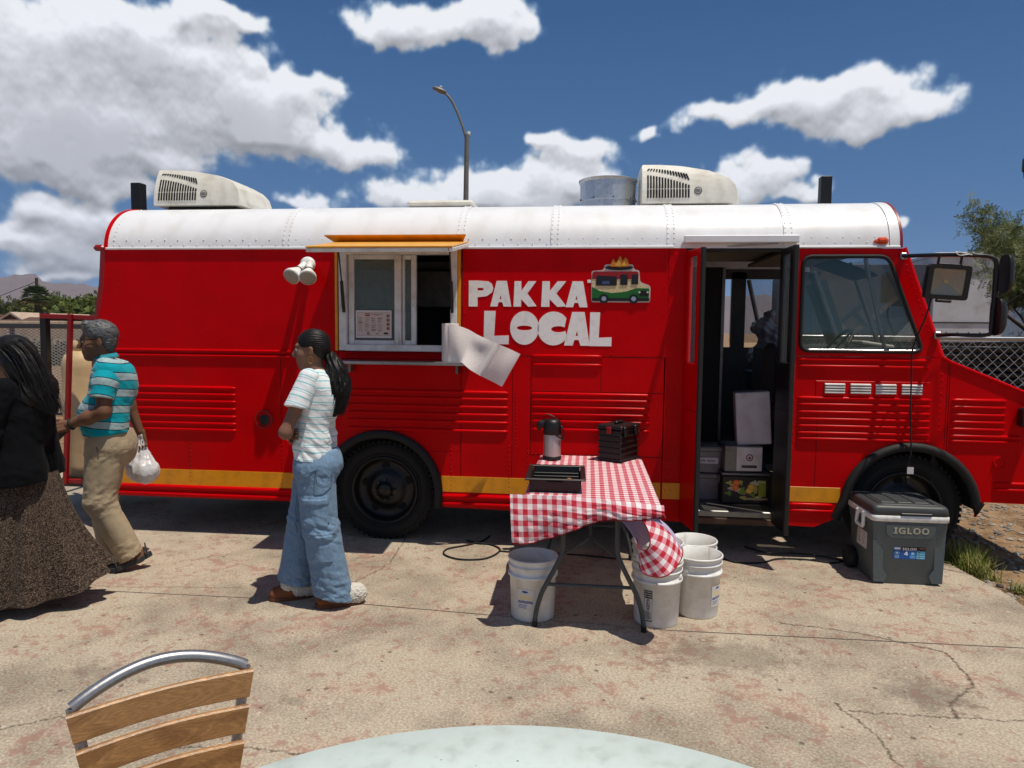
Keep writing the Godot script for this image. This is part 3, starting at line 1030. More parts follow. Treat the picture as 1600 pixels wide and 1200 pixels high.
func aircon(at: Vector3, parent: Node3D, w: float, h: float) -> void:
	var a := Node3D.new()
	a.name = "air_conditioner"
	parent.add_child(a, true)
	a.position = at
	# outline: tall at the rear, falling towards the front; the long sides lean in as they rise
	var prof := V2([0.0, .94 * h, .015, h, w * .20, .995 * h, w * .42, .95 * h, w * .70, .82 * h, w * .90, .62 * h, w * .965, .44 * h, w, .10 * h])
	var st := ST()
	var D := 0.66
	var rings := []
	for i in prof.size() * 2 - 1:
		var v := prof[i / 2] if i % 2 == 0 else prof[i / 2].lerp(prof[i / 2 + 1], 0.5)
		var inset := 0.012 if i == 0 or i == prof.size() * 2 - 2 else 0.0
		var ring := []
		for k in 7: ring.append(Vector3(v.x, v.y * k / 6.0, -.10 * pow(v.y * k / 6.0 / h, 2) - inset))
		for k in 5: ring.append(Vector3(v.x, v.y + .012 * sin(PI * (k + 1) / 6.0), lerpf(-.10 * pow(v.y / h, 2), -D + .10 * pow(v.y / h, 2), (k + 1) / 6.0)))
		for k in 7: ring.append(Vector3(v.x, v.y * (6 - k) / 6.0, -D + .10 * pow(v.y * (6 - k) / 6.0 / h, 2) + inset))
		rings.append(ring)
	loft(st, rings, true, true, false)
	put("housing", st, M.aircon_plastic, a)
	st = ST()
	box(st, Vector3(w * 0.52, -0.03, -D * 0.5), Vector3(w * 0.80, 0.06, D * 0.8), 0.01)
	put("gasket", st, M.black_rubber, a)
	# louvre slots: a sloping row on the upper face and a double row below
	var slot := ST()
	box(slot, Vector3.ZERO, Vector3(0.013, 1.0, 0.012), 0.003)
	slot.generate_normals()
	var sm := slot.commit()
	for i in 15:
		var x := 0.055 + i * w * 0.0300
		var top := h * (0.985 - 0.30 * pow(i / 22.0, 1.6))
		var mid := h * (0.74 - 0.26 * pow(i / 14.0, 1.4))
		var zt := func(y: float) -> float: return -0.10 * pow(clampf(y / h, 0, 1), 2)
		var a0: float = mid + 0.035
		var b0: float = top - 0.035
		var lean := (i - 5) * 0.006
		var p0 := Vector3(x, a0, zt.call(a0))
		var p1 := Vector3(x - lean * 0.35, b0, zt.call(b0))
		for seg in [[p0, p1], [Vector3(x, h * 0.37, zt.call(h * 0.37)), Vector3(x, mid - 0.012, zt.call(mid - 0.012))], [Vector3(x, h * 0.13, zt.call(h * 0.13)), Vector3(x, h * 0.335, zt.call(h * 0.335))]]:
			var q0: Vector3 = seg[0]
			var q1: Vector3 = seg[1]
			var yv := (q1 - q0)
			var xv := Vector3.RIGHT
			var zv := xv.cross(yv.normalized()).normalized()
			shared("slot", sm, M.dark_hole, a, Transform3D(Basis(xv, yv, zv), (q0 + q1) * 0.5 + Vector3(0, 0, 0.0012)))
	# round maker's badge: a ring round flowing script strokes
	var b := Node3D.new()
	b.name = "badge"
	a.add_child(b)
	b.position = Vector3(w * 0.585, h * 0.30, -0.10 * 0.09 + 0.004)
	b.rotation.x = -0.10
	st = ST()
	for q in [0.030, 0.026]:
		var c := []
		for k in 26: c.append(Vector3(cos(TAU * k / 26.0) * q, sin(TAU * k / 26.0) * q, 0))
		tube(st, c, 0.0016, 4, false, true)
	tube(st, spline([Vector3(-.002, .012, 0), Vector3(-.012, .016, 0), Vector3(-.018, .002, 0), Vector3(-.010, -.012, 0), Vector3(-.001, -.006, 0), Vector3(-.003, .002, 0), Vector3(-.010, .0, 0)], 3), 0.0018, 4)
	tube(st, spline([Vector3(.016, .010, 0), Vector3(.008, .016, 0), Vector3(.003, .008, 0), Vector3(.010, .002, 0), Vector3(.002, -.006, 0), Vector3(.008, -.015, 0), Vector3(.018, -.008, 0)], 3), 0.0018, 4)
	put("badge_mark", st, M.lead_grey, b)

func build_truck() -> void:
	truck = thing("food_truck", "long red and white food truck with open side door and raised yellow hatch", "food truck")
	var red: Material = M.red_paint
	# --- side wall, sheet by sheet
	var rear_low := V2([-4.015, .30, -4.03, 1.0, -4.035, 1.40, -4.03, 1.488, -1.968, 1.488, -1.968, .745])
	rear_low.append_array(arch_cut(RARCH, .475, 136, 180))
	rear_low.append(Vector2(RARCH.x - .475, .30))
	wall_plate("wall_panel", rear_low, red)
	wall_plate("wall_panel", V2([-4.03, 1.492, -4.01, 1.75, -3.95, 2.08, -3.925, EAVE, -1.975, EAVE, -1.975, 1.492]), red, -0.002)
	var mid_arch := V2([-1.968, 1.527, -1.968, .745])
	mid_arch.append_array(arch_cut(RARCH, .475, 135, 45))
	mid_arch.append_array(V2([-.985, .745, -.985, 1.527]))
	wall_plate("wall_panel", mid_arch, red, -0.002)
	var low := V2([-.982, 1.50, -1.27, 1.50])
	low = V2([.572, 1.504, -.982, 1.504, -.982, .743, RARCH.x + .336, .743])
	low.append_array(arch_cut(RARCH, .475, 44, 0))
	low.append_array(V2([RARCH.x + .475, .30, .572, .27]))
	wall_plate("wall_panel", low, red)
	wall_plate("wall_panel", V2([-.975, 1.508, .585, 1.508, .585, EAVE, -.975, EAVE]), red, -0.002)
	wall_plate("door_post", V2([.575, .255, .715, .25, .715, EAVE + .03, .588, EAVE + .03]), red, -0.003, 0.06)
	wall_plate("wall_panel", V2([-1.975, 2.318, -.975, 2.318, -.975, 2.40, -1.975, 2.40]), red, -0.004)
	wall_plate("door_header", V2([.718, 2.345, 1.478, 2.345, 1.478, 2.40, .718, 2.40]), red, -0.003)
	# cab side with its window opening
	var cab := ST()
	ring_fill(cab, V2([1.482, 1.535, 2.552, 1.535, 2.49, 1.66, 2.39, 1.943, 2.255, 2.318, 1.482, 2.318]), rounded(V2([1.556, 1.572, 2.418, 1.572, 2.148, 2.262, 1.556, 2.262]), 0.07), -0.03, 0.0)
	put("cab_panel", cab, red, truck)
	var cabl := V2([1.484, 1.531, 1.492, .255, 1.71, .25, 1.87, .325])
	cabl.append_array(arch_cut(FARCH, .475, 190, 60))
	cabl.append_array(V2([2.612, 1.498, 2.556, 1.531]))
	wall_plate("cab_panel", cabl, red)
	var hood := V2([2.616, 1.497])
	hood.append_array(arch_cut(FARCH, .475, 59, -6))
	hood.append_array(V2([2.90, .48, 3.42, .47, 3.42, 1.17, 3.122, 1.29, 2.82, 1.415]))
	wall_plate("hood_side", hood, red)
	# --- far side, ends, floor
	var far: Material = M.interior_grey
	var fs := ST()
	box(fs, Vector3(-1.7, 1.35, -2.13), Vector3(4.62, 2.0, 0.04))
	box(fs, Vector3(1.9, 0.95, -2.13), Vector3(2.6, 1.2, 0.04))
	box(fs, Vector3(0.66, 1.935, -2.13), Vector3(0.12, 0.77, 0.04))
	box(fs, Vector3(1.53, 1.935, -2.13), Vector3(0.14, 0.77, 0.04))
	box(fs, Vector3(1.7, 2.30, -2.13), Vector3(1.95, 0.10, 0.04))
	box(fs, Vector3(2.40, 1.75, -2.13), Vector3(0.06, 0.95, 0.04), 0.0, Basis(Vector3.BACK, 0.38))
	put("far_wall", fs, far, truck)
	var rearp := PackedVector2Array()
	for v in roof_ring(0.0, -0.005): rearp.append(Vector2(-v.z, v.y))
	rearp.append_array(V2([2.15, .35, .002, .35]))
	var rw := ST()
	prism(rw, rearp, -0.03, 0.0, Transform3D(Basis(Vector3(0, 0, -1), Vector3(0, 1, 0), Vector3(1, 0, 0)), Vector3(-3.90, 0, -0.005)))
	put("rear_wall", rw, red, truck)
	boxed("floor", Vector3(-0.75, 0.60, -1.30), Vector3(6.3, 0.06, 1.62), M.interior_grey, truck)
	boxed("chassis_rail", Vector3(-0.3, 0.48, -0.55), Vector3(7.2, 0.14, 0.08), M.black_metal, truck)
	boxed("chassis_rail", Vector3(-0.3, 0.48, -1.55), Vector3(7.2, 0.14, 0.08), M.black_metal, truck)
	for x in [RARCH.x, FARCH.x]:
		boxed("axle", Vector3(x, 0.40, -1.08), Vector3(0.14, 0.14, 1.7), M.black_metal, truck, 0.03)
	boxed("exhaust_tank", Vector3(-3.1, 0.34, -1.0), Vector3(0.7, 0.22, 0.4), M.black_metal, truck, 0.05)
	# --- the white roof: sheets with riveted overlap straps
	var seams := [-3.905, -2.388, -0.99, -0.266, 0.60, 1.447, 2.15]
	for i in seams.size() - 1:
		roof_strip("roof_panel", seams[i], seams[i + 1] - 0.002, 0.0 if i % 2 == 0 else 0.003, M.white_paint)
	for i in range(1, seams.size() - 1):
		roof_strip("roof_strap", seams[i] - 0.032, seams[i] + 0.032, 0.0065, M.white_paint, 0.003)
	roof_strip("roof_edge", -3.93, -3.90, 0.008, red, 0.05)
	roof_strip("front_cap", 2.152, 2.222, 0.008, M.white_paint, 0.05)
	roof_strip("roof_edge", 2.223, 2.240, 0.011, M.dark_red_paint, 0.05)
	boxed("drip_rail", Vector3(-2.95, EAVE + 0.008, 0.004), Vector3(1.93, 0.018, 0.020), M.white_paint, truck, 0.004)
	boxed("drip_rail", Vector3(-0.18, EAVE + 0.006, 0.012), Vector3(1.60, 0.018, 0.030), M.white_paint, truck, 0.004)
	boxed("drip_rail", Vector3(1.86, EAVE + 0.004, 0.006), Vector3(0.73, 0.016, 0.020), M.white_paint, truck, 0.004)
	boxed("door_gutter", Vector3(1.10, 2.385, 0.03), Vector3(0.82, 0.055, 0.06), M.white_paint, truck, 0.006)
	boxed("corner_post", Vector3(-3.975, 2.34, -0.01), Vector3(0.10, 0.05, 0.06), M.dark_red_paint, truck, 0.02)
	var cp := ST()
	tube(cp, [Vector3(-3.945, 2.33, -0.02), Vector3(-3.968, 2.05, -0.02), Vector3(-4.03, 1.72, -0.02), Vector3(-4.055, 1.40, -0.02), Vector3(-4.05, 0.30, -0.02)], 0.03, 10)
	put("corner_post", cp, M.dark_red_paint, truck)
	# windscreen, hood and front end
	var front := ST()
	var g0 := Vector3(2.25, 2.31, 0)
	var g1 := Vector3(2.545, 1.54, 0)
	face(front, [g0 + Vector3(0.005, 0, -0.08), g1 + Vector3(0.005, 0, -0.08), g1 + Vector3(0.005, 0, -2.07), g0 + Vector3(0.005, 0, -2.07)], Vector3(1, 0.4, 0))
	put("windscreen", front, M.cab_glass, truck)
	for z in [-0.04, -1.07, -2.11]:
		var ap := ST()
		tube(ap, [g0 + Vector3(0, 0.01, z), g1 + Vector3(0.01, -0.02, z)], 0.04 if z != -1.07 else 0.02, 8)
		put("windscreen_pillar", ap, red if z == -0.04 else M.work_steel, truck)
	var hd := ST()
	var hp := [Vector2(2.55, 1.535), Vector2(2.616, 1.50), Vector2(2.82, 1.418), Vector2(3.122, 1.293), Vector2(3.42, 1.172), Vector2(3.43, .47)]
	for i in hp.size() - 1:
		var a: Vector2 = hp[i]
		var b: Vector2 = hp[i + 1]
		face(hd, [Vector3(a.x, a.y, 0.004), Vector3(b.x, b.y, 0.004), Vector3(b.x, b.y, -2.12), Vector3(a.x, a.y, -2.12)], Vector3(b.y - a.y, 0, 0).abs() + Vector3(0, 0.5, 0))
	face(hd, [Vector3(2.55, .47, -2.12), Vector3(3.43, .47, -2.12), Vector3(3.42, 1.172, -2.12), Vector3(2.55, 1.535, -2.12)], Vector3(0, 0, -1))
	put("hood", hd, red, truck)
	var he := ST()
	tube(he, [Vector3(2.56, 1.531, 0.0), Vector3(2.616, 1.50, 0.0), Vector3(2.82, 1.416, 0.0), Vector3(3.122, 1.291, 0.0), Vector3(3.42, 1.171, 0.0)], 0.014, 8)
	put("hood_edge", he, red, truck)
	boxed("front_bumper", Vector3(3.50, 0.50, -1.06), Vector3(0.12, 0.2, 2.2), M.chrome, truck, 0.03)
	for z in [-0.35, -1.77]:
		var hl := ST()
		lathe(hl, [Vector2(.10, 0), Vector2(.10, .03), Vector2(.06, .045), Vector2(0, .05)], 18, Transform3D(Basis(Vector3.BACK, -PI / 2), Vector3(3.43, .85, z)))
		put("headlight", hl, M.chrome, truck)
	boxed("side_lamp", Vector3(3.135, 1.115, 0.045), Vector3(0.11, 0.135, 0.09), M.black_plastic, truck, 0.012)
	# --- ribs, rails and stripe
	for y in [1.212, 1.157, 1.100, 1.040, 0.978, 0.920, 0.868]: bead(-3.70, -2.83, y)
	for y in [1.215, 1.163, 1.100, 1.040, 0.980, 0.912]: bead(-1.90, -0.607, y)
	for y in [1.507, 1.44]: bead(-0.43, 0.107, y)
	for y in [1.215, 1.168, 1.111, 1.057, 1.003, 0.94]: bead(-0.435, 0.478, y)
	for y in [1.507, 1.458]: bead(1.545, 2.467, y)
	for y in [1.222, 1.174, 1.118, 1.065, 1.014, 0.962, 0.918]: bead(1.552, 2.495, y)
	for y in [1.225, 1.174, 1.118, 1.065, 1.014]: bead(2.63, 3.010, y)
	for y in [0.963, 0.925]: bead(2.63, 3.13, y)
	for y in [1.515, 1.472]: bead(-4.0, -1.97, y, 0.024, 0.016)
	for y in [1.512, 1.478]: bead(-1.96, -1.01, y, 0.022, 0.012)
	for y in [0.385, 0.325]:
		bead(-3.98, RARCH.x - .48, y, 0.045, 0.022)
		bead(RARCH.x + .48, 0.56, y + 0.002, 0.045, 0.022)
	for y in [0.418, 0.372]: bead(1.52, 1.84, y, 0.03, 0.016)
	for y in [0.62, 0.575]: bead(2.95, 3.36, y, 0.03, 0.016)
	for s in [[-4.0, -2.09, .402, .534], [-1.14, 0.565, .424, .549], [0.58, 0.712, .425, .55], [1.496, 1.885, .440, .553]]:
		boxed("yellow_stripe", Vector3((s[0] + s[1]) * 0.5, (s[2] + s[3]) * 0.5, 0.0005), Vector3(s[1] - s[0], s[3] - s[2], 0.005), M.yellow_paint, truck, 0.001)
	# --- wheels and their black flares
	for c in [RARCH, FARCH]:
		wheel(Vector3(c.x, 0.402, -0.06), truck)
		var fl := ST()
		var pts := []
		if c == RARCH:
			pts = [Vector3(c.x - .46, .30, .012), Vector3(c.x - .462, .42, .012)]
		else:
			pts = [Vector3(c.x - .52, .32, .012), Vector3(c.x - .468, .45, .012)]
		for i in 21:
			var a := deg_to_rad(lerpf(172, 8, i / 20.0))
			pts.append(Vector3(c.x + cos(a) * .462, c.y + sin(a) * .462, .014))
		pts.append(Vector3(c.x + .462, .42, .012))
		if c == RARCH: pts.append(Vector3(c.x + .458, .30, .012))
		else: pts.append(Vector3(c.x + .49, .485, .012))
		tube(fl, pts, 0.034, 10)
		put("wheel_flare", fl, M.black_rubber, truck)
		var well := ST()
		lathe(well, [Vector2(.47, -.40), Vector2(.47, -.004)], 24, Transform3D(Basis(Vector3.RIGHT, PI / 2), Vector3(c.x, c.y, 0)), PI, PI)
		put("wheel_well", well, M.dark_hole, truck)
	# --- serving window
	var win := Node3D.new()
	win.name = "serving_window"
	truck.add_child(win)
	var alu: Material = M.window_alu
	for b in [[-1.918, 1.923, .062, .78], [-1.036, 1.923, .052, .78]]:
		boxed("frame", Vector3(b[0], b[1], 0.0), Vector3(b[2], b[3], 0.09), alu, win)
	boxed("frame", Vector3(-1.48, 2.298, 0.001), Vector3(0.83, 0.036, 0.088), alu, win)
	boxed("sill", Vector3(-1.48, 1.555, 0.012), Vector3(0.83, 0.050, 0.11), alu, win)
	for b in [[-1.860, .046, -.005], [-1.486, .054, -.005], [-1.365, .042, -.03], [-1.447, .020, -.03]]:
		boxed("sash_stile", Vector3(b[0], 1.93, b[2]), Vector3(b[1], 0.70, 0.03), alu, win)
	for y in [1.597, 2.262]:
		boxed("sash_rail", Vector3(-1.675, y, -.0055), Vector3(0.322, 0.034, 0.028), alu, win)
		boxed("sash_rail", Vector3(-1.412, y, -.0305), Vector3(0.052, 0.034, 0.028), alu, win)
	boxed("latch", Vector3(-1.486, 1.63, 0.016), Vector3(0.022, 0.07, 0.012), M.window_alu, win, 0.003)
	boxed("pane", Vector3(-1.675, 1.93, -.006), Vector3(0.322, 0.634, 0.004), M.glass, win, 0.0)
	boxed("pane", Vector3(-1.412, 1.93, -.031), Vector3(0.052, 0.634, 0.004), M.glass, win, 0.0)
	for x in [-1.972, -0.998]:
		boxed("yellow_trim", Vector3(x, 1.93, 0.012), Vector3(0.022, 0.80, 0.05), M.yellow_paint, truck, 0.003)
	var aw := ST()
	var hinge := Vector3(0, 2.372, 0.03)
	var lip := Vector3(0, 2.262, 0.68)
	var ay := (hinge - lip).normalized()
	var an := Vector3.RIGHT.cross(ay).normalized()
	if an.y < 0: an = -an
	var AX := Basis(Vector3.RIGHT, an, Vector3.RIGHT.cross(an))
	box(aw, Vector3(-1.44, 0, 0) + (hinge + lip) * 0.5, Vector3(1.03, 0.012, hinge.distance_to(lip)), 0.003, AX)
	put("awning", aw, M.awning_yellow, truck)
	for x in [-1.943, -0.937]:
		boxed("awning_frame", Vector3(x, 0, 0) + (hinge + lip) * 0.5 - an * 0.022, Vector3(0.03, 0.028, hinge.distance_to(lip) - 0.02), M.window_alu, truck, 0.003, AX)
	boxed("awning_frame", Vector3(-1.44, 0, 0) + lip.lerp(hinge, 0.03) - an * 0.022, Vector3(0.97, 0.028, 0.03), M.window_alu, truck, 0.003, AX)
	var fl2 := ST()
	face(fl2, [Vector3(-1.985, 2.374, 0.045), Vector3(-0.965, 2.374, 0.045), Vector3(-0.928, 2.41, 0.125), Vector3(-2.03, 2.41, 0.125)], Vector3(0, -1, 1))
	face(fl2, [Vector3(-1.985, 2.380, 0.045), Vector3(-0.965, 2.380, 0.045), Vector3(-0.928, 2.418, 0.125), Vector3(-2.03, 2.418, 0.125)], Vector3(0, 1, -1))
	face(fl2, [Vector3(-0.928, 2.41, 0.125), Vector3(-2.03, 2.41, 0.125), Vector3(-2.03, 2.418, 0.125), Vector3(-0.928, 2.418, 0.125)], Vector3(0, 0, 1))
	box(fl2, Vector3(-1.475, 2.375, 0.022), Vector3(1.02, 0.03, 0.044), 0.004)
	put("awning_flashing", fl2, M.yellow_paint, truck)
	for x in [-1.905, -1.045]:
		var gs := ST()
		tube(gs, [Vector3(x, 1.86, 0.06), Vector3(x, 2.07, 0.10)], 0.013, 10)
		tube(gs, [Vector3(x, 2.07, 0.10), Vector3(x, 2.295, 0.16)], 0.006, 8)
		box(gs, Vector3(x, 1.85, 0.05), Vector3(0.02, 0.04, 0.03), 0.004)
		put("gas_strut", gs, M.black_metal, truck)
	boxed("counter_shelf", Vector3(-1.425, 1.447, 0.12), Vector3(1.05, 0.026, 0.24), M.steel, truck, 0.004)
	for x in [-1.85, -1.0]:
		boxed("shelf_bracket", Vector3(x, 1.40, 0.05), Vector3(0.02, 0.07, 0.09), M.work_steel, truck, 0.003)
	# --- twin security lamps
	var sl := Node3D.new()
	sl.name = "security_light"
	truck.add_child(sl)
	var st := ST(true)
	lathe(st, [Vector2(.062, 0.0), Vector2(.06, .012), Vector2(.045, .028), Vector2(.0, .032)], 24, Transform3D(Basis(Vector3.RIGHT, PI / 2), Vector3(-2.213, 2.205, 0.0)))
	put("mount", st, M.cooler_white, sl)
	for k in [[-2.265, 2.09, 0.21, -2.235], [-2.135, 2.082, 0.20, -2.185]]:
		var tip := Vector3(k[0], k[1], k[2])
		var root := Vector3(k[3], 2.20, 0.03)
		var dir := (tip - root).normalized()
		var B := Basis(dir.cross(Vector3.RIGHT).normalized(), dir, Vector3.ZERO)
		B.z = B.x.cross(B.y)
		st = ST(true)
		lathe(st, [Vector2(0, -.02), Vector2(.022, -.018), Vector2(.026, .05), Vector2(.028, .085), Vector2(.02, .09)], 16, Transform3D(B, root))
		put("lamp_holder", st, M.cooler_white, sl)
		st = ST(true)
		lathe(st, [Vector2(.024, .085), Vector2(.03, .10), Vector2(.044, .135), Vector2(.064, .185), Vector2(.066, .20), Vector2(.060, .207), Vector2(.04, .212), Vector2(0, .214)], 24, Transform3D(B, root))
		put("bulb", st, M.cooler_white, sl)
		var LX := Transform3D(B, root)
		st = ST(true)
		lathe(st, [Vector2(.0585, .2085), Vector2(.056, .2115), Vector2(.050, .2155), Vector2(0, .2185)], 24, LX)
		put("lens", st, worn(mat("lamp_lens", Color(0.66, 0.63, 0.58), 0.25), M.t_fine, 14.0, M.t_grain, 0.05) if not M.has("lamp_lens") else M.lamp_lens, sl)
		st = ST()
		var band := []
		for i in 18: band.append(LX * Vector3(cos(TAU * i / 18.0) * .0285, .087, sin(TAU * i / 18.0) * .0285))
		tube(st, band, .004, 5, false, true)
		put("gasket", st, M.black_rubber, sl)
	# --- fuel filler
	st = ST()
	lathe(st, [Vector2(.076, .0), Vector2(.076, .012), Vector2(.062, .012), Vector2(.058, -.06), Vector2(0, -.06)], 24, Transform3D(Basis(Vector3.RIGHT, PI / 2), Vector3(-2.594, .967, 0.002)))
	put("fuel_filler", st, M.dark_red_paint, truck)
	st = ST()
	lathe(st, [Vector2(.045, -.03), Vector2(.045, -.004), Vector2(.02, .003), Vector2(0, .004)], 20, Transform3D(Basis(Vector3.RIGHT, PI / 2), Vector3(-2.594, .962, 0.006)))
	put("filler_cap", st, M.black_plastic, truck)
	st = ST()
	lathe(st, [Vector2(.046, .0), Vector2(.046, .008), Vector2(.038, .010), Vector2(.034, .004), Vector2(0, .004)], 22, Transform3D(Basis(Vector3.RIGHT, PI / 2), Vector3(2.985, .775, 0.001)))
	put("round_plate", st, red, truck)
	# --- vent plate with four louvred openings
	st = ST()
	box(st, Vector3(2.08, 1.295, 0.002), Vector3(0.80, 0.115, 0.006), 0.002)
	put("vent_plate", st, red, truck)
	for i in 4:
		var v := Node3D.new()
		v.name = "vent"
		truck.add_child(v, true)
		var cx: float = [1.813, 1.995, 2.172, 2.353][i]
		boxed("vent_back", Vector3(cx, 1.297, 0.0045), Vector3(0.148, 0.076, 0.004), M.dark_red_paint, v, 0.001)
		for k in 4:
			boxed("slat", Vector3(cx, 1.268 + k * 0.0195, 0.011), Vector3(0.144, 0.012, 0.016), M.window_alu, v, 0.003, Basis(Vector3.RIGHT, 0.5))
	# --- cab window glass and seal
	var wout := rounded(V2([1.556, 1.572, 2.418, 1.572, 2.148, 2.262, 1.556, 2.262]), 0.07, 7)
	st = ST()
	var ring := []
	for v in wout: ring.append(Vector3(v.x, v.y, 0.004))
	tube(st, ring, 0.015, 8, false, true)
	put("window_seal", st, M.black_rubber, truck)
	st = ST()
	tube(st, [Vector3(1.61, 1.580, 0.016), Vector3(2.35, 1.580, 0.016), Vector3(2.385, 1.595, 0.016)], 0.008, 8)
	put("window_trim", st, M.chrome, truck)
	st = ST()
	prism(st, wout, -0.012, -0.008)
	put("cab_window", st, M.cab_glass, truck)
	st = ST()
	tube(st, [Vector3(2.0, 2.25, -0.03), Vector3(2.17, 1.575, -0.03)], 0.014, 8)
	put("window_divider", st, M.steel, truck)
	# --- marker lamp, stacks, roof gear
	st = ST()
	box(st, Vector3(2.10, 2.372, -0.005), Vector3(0.085, 0.05, 0.06), 0.018)
	box(st, Vector3(2.065, 2.368, -0.002), Vector3(0.05, 0.03, 0.04), 0.012)
	put("marker_lamp", st, M.amber, truck)
	boxed("exhaust_stack", Vector3(-4.03, 2.72, -0.62), Vector3(0.095, 0.52, 0.095), M.black_metal, truck, 0.006)
	boxed("exhaust_stack", Vector3(1.95, 2.80, -0.85), Vector3(0.088, 0.42, 0.088), M.black_metal, truck, 0.006)
	aircon(Vector3(-3.82, 2.765, -0.50), truck, 0.80, 0.325)
	aircon(Vector3(0.415, 2.765, -0.62), truck, 0.79, 0.335)
	boxed("roof_hatch", Vector3(-1.23, 2.735, -0.60), Vector3(0.56, 0.05, 0.5), M.aircon_plastic, truck, 0.02)
	st = ST()
	lathe(st, [Vector2(.235, -.04), Vector2(.238, .06), Vector2(.246, .062), Vector2(.246, .085), Vector2(.238, .087), Vector2(.242, .225), Vector2(.252, .227), Vector2(.256, .245), Vector2(.246, .25), Vector2(.236, .235), Vector2(.23, .0)], 40, Transform3D(Basis.IDENTITY, Vector3(.145, 2.76, -.92)))
	put("exhaust_fan", st, M.galvanised, truck)
	st = ST()
	for k in 9:
		var t := TAU * k / 9.0
		box(st, Vector3(.145 + cos(t) * .249, 2.834, -.92 + sin(t) * .249), Vector3(.012, .012, .012), 0.003)
	put("fan_bolts", st, M.lead_grey, truck).set_meta("kind", "stuff")
	# --- rivets
	var dome := ST(true)
	lathe(dome, [Vector2(.0062, 0), Vector2(.0048, .003), Vector2(0, .0042)], 6)
	dome.generate_normals()
	var dm := dome.commit()
	var B0 := Basis(Vector3.RIGHT, PI / 2)
	var xr := []
	var line := func(a: Vector2, b: Vector2, gap: float) -> void:
		var n := int(a.distance_to(b) / gap)
		for i in n + 1:
			var p := a.lerp(b, float(i) / maxi(n, 1))
			xr.append(Transform3D(B0, Vector3(p.x, p.y, 0.0)))
	for x in [-3.235, -2.45, -1.06, -0.60, -0.455]: line.call(Vector2(x, .44), Vector2(x, .80), 0.035)
	for x in [-3.82, -2.68, -2.0, -0.955, 0.56]: line.call(Vector2(x, 1.62), Vector2(x, 2.26), 0.16)
	for x in [0.60, 0.64, 1.515]: line.call(Vector2(x, .34), Vector2(x, 2.28), 0.075)
	line.call(Vector2(-3.9, 1.60), Vector2(-2.05, 1.60), 0.22)
	line.call(Vector2(-.95, 1.53), Vector2(.55, 1.53), 0.17)
	line.call(Vector2(-.45, .745), Vector2(-.02, .745), 0.028)
	line.call(Vector2(-.55, .80), Vector2(-.55, 1.22), 0.03)
	line.call(Vector2(-.42, 1.30), Vector2(-.42, 1.49), 0.05)
	line.call(Vector2(2.26, 2.24), Vector2(2.50, 1.60), 0.045)
	line.call(Vector2(2.56, 1.46), Vector2(2.56, 1.0), 0.045)
	line.call(Vector2(2.66, 1.455), Vector2(3.35, 1.175), 0.11)
	line.call(Vector2(1.71, 1.345), Vector2(2.45, 1.345), 0.09)
	line.call(Vector2(1.71, 1.248), Vector2(2.45, 1.248), 0.09)
	line.call(Vector2(1.53, .72), Vector2(1.53, 1.2), 0.06)
	scatter("rivets", dm, red, xr, truck)
	xr = []
	for i in range(0, seams.size()):
		for s in ([-0.022, 0.022] if i > 0 and i < 6 else ([0.06] if i == 0 else [0.035])):
			for k in range(1, 15):
				var t := PI * 0.5 * k / 16.0
				var z := -0.46 * (1.0 - cos(t))
				var n := Vector3(0, sin(t), cos(t))
				xr.append(Transform3D(Basis(Vector3.RIGHT, PI / 2 - t), Vector3(seams[i] + s, EAVE + roof_line(z), z) + n * (0.0065 if i > 0 and i < 6 else 0.0)))
	for s in [[-3.85, -2.05], [-0.93, 0.55], [1.5, 2.13]]:
		var x: float = s[0]
		var up := false
		while x < s[1]:
			var t := 0.10 if up else 0.20
			xr.append(Transform3D(Basis(Vector3.RIGHT, PI / 2 - t), Vector3(x, EAVE + roof_line(-0.46 * (1.0 - cos(t))), -0.46 * (1.0 - cos(t))) + Vector3(0, 0, 0.002)))
			up = not up
			x += 0.055
	scatter("rivets", dm, M.white_paint, xr, truck)
	# thin dark joints where sheets meet
	st = ST()
	for s in [[-3.235, .43, -3.235, .80], [-2.45, .43, -2.45, 1.48], [-.982, .43, -.982, 1.5], [-.578, .43, -.578, 1.5], [-.436, .745, -.436, 1.5], [.10, 1.24, .10, 1.5], [2.60, .86, 2.60, 1.49], [1.70, .56, 1.70, 1.2]]:
		box(st, Vector3(s[0], (s[1] + s[3]) * 0.5, 0.0), Vector3(0.004, s[3] - s[1], 0.002))
	for s in [[-.982, .572, 1.506], [-.436, .572, 1.235], [-.436, .572, .745]]:
		box(st, Vector3((s[0] + s[1]) * 0.5, s[2], 0.0), Vector3(s[1] - s[0], 0.004, 0.0024))
	put("panel_joints", st, M.seam_dark, truck).set_meta("kind", "stuff")
	# --- lettering and emblem, painted on the side
	var sign := Node3D.new()
	sign.name = "lettering"
	truck.add_child(sign)
	var z := -0.002
	var word := [["P", -.926, 1.883, -.735, 2.082], ["A", -.758, 1.884, -.595, 2.080], ["K", -.578, 1.884, -.400, 2.078], ["K", -.365, 1.884, -.172, 2.078], ["A", -.178, 1.882, -.012, 2.078]]
	for q in word: letter(q[0], q[1], q[2], q[3], q[4], sign, M.letter_white, z)
	for q in [["L", -.808, 1.594, -.612, 1.850], ["O", -.602, 1.592, -.380, 1.850], ["C", -.378, 1.590, -.158, 1.848], ["A", -.186, 1.590, .010, 1.846], ["L", .006, 1.588, .174, 1.844]]: letter(q[0], q[1], q[2], q[3], q[4], sign, M.letter_white, z)
	st = ST()
	box(st, Vector3(-.001 + .013, 2.078, z + 0.002), Vector3(.056, .022, .004), 0.001)
	put("dash", st, M.letter_white, sign)
	emblem(truck)
	mirrors()
	door_and_cab()

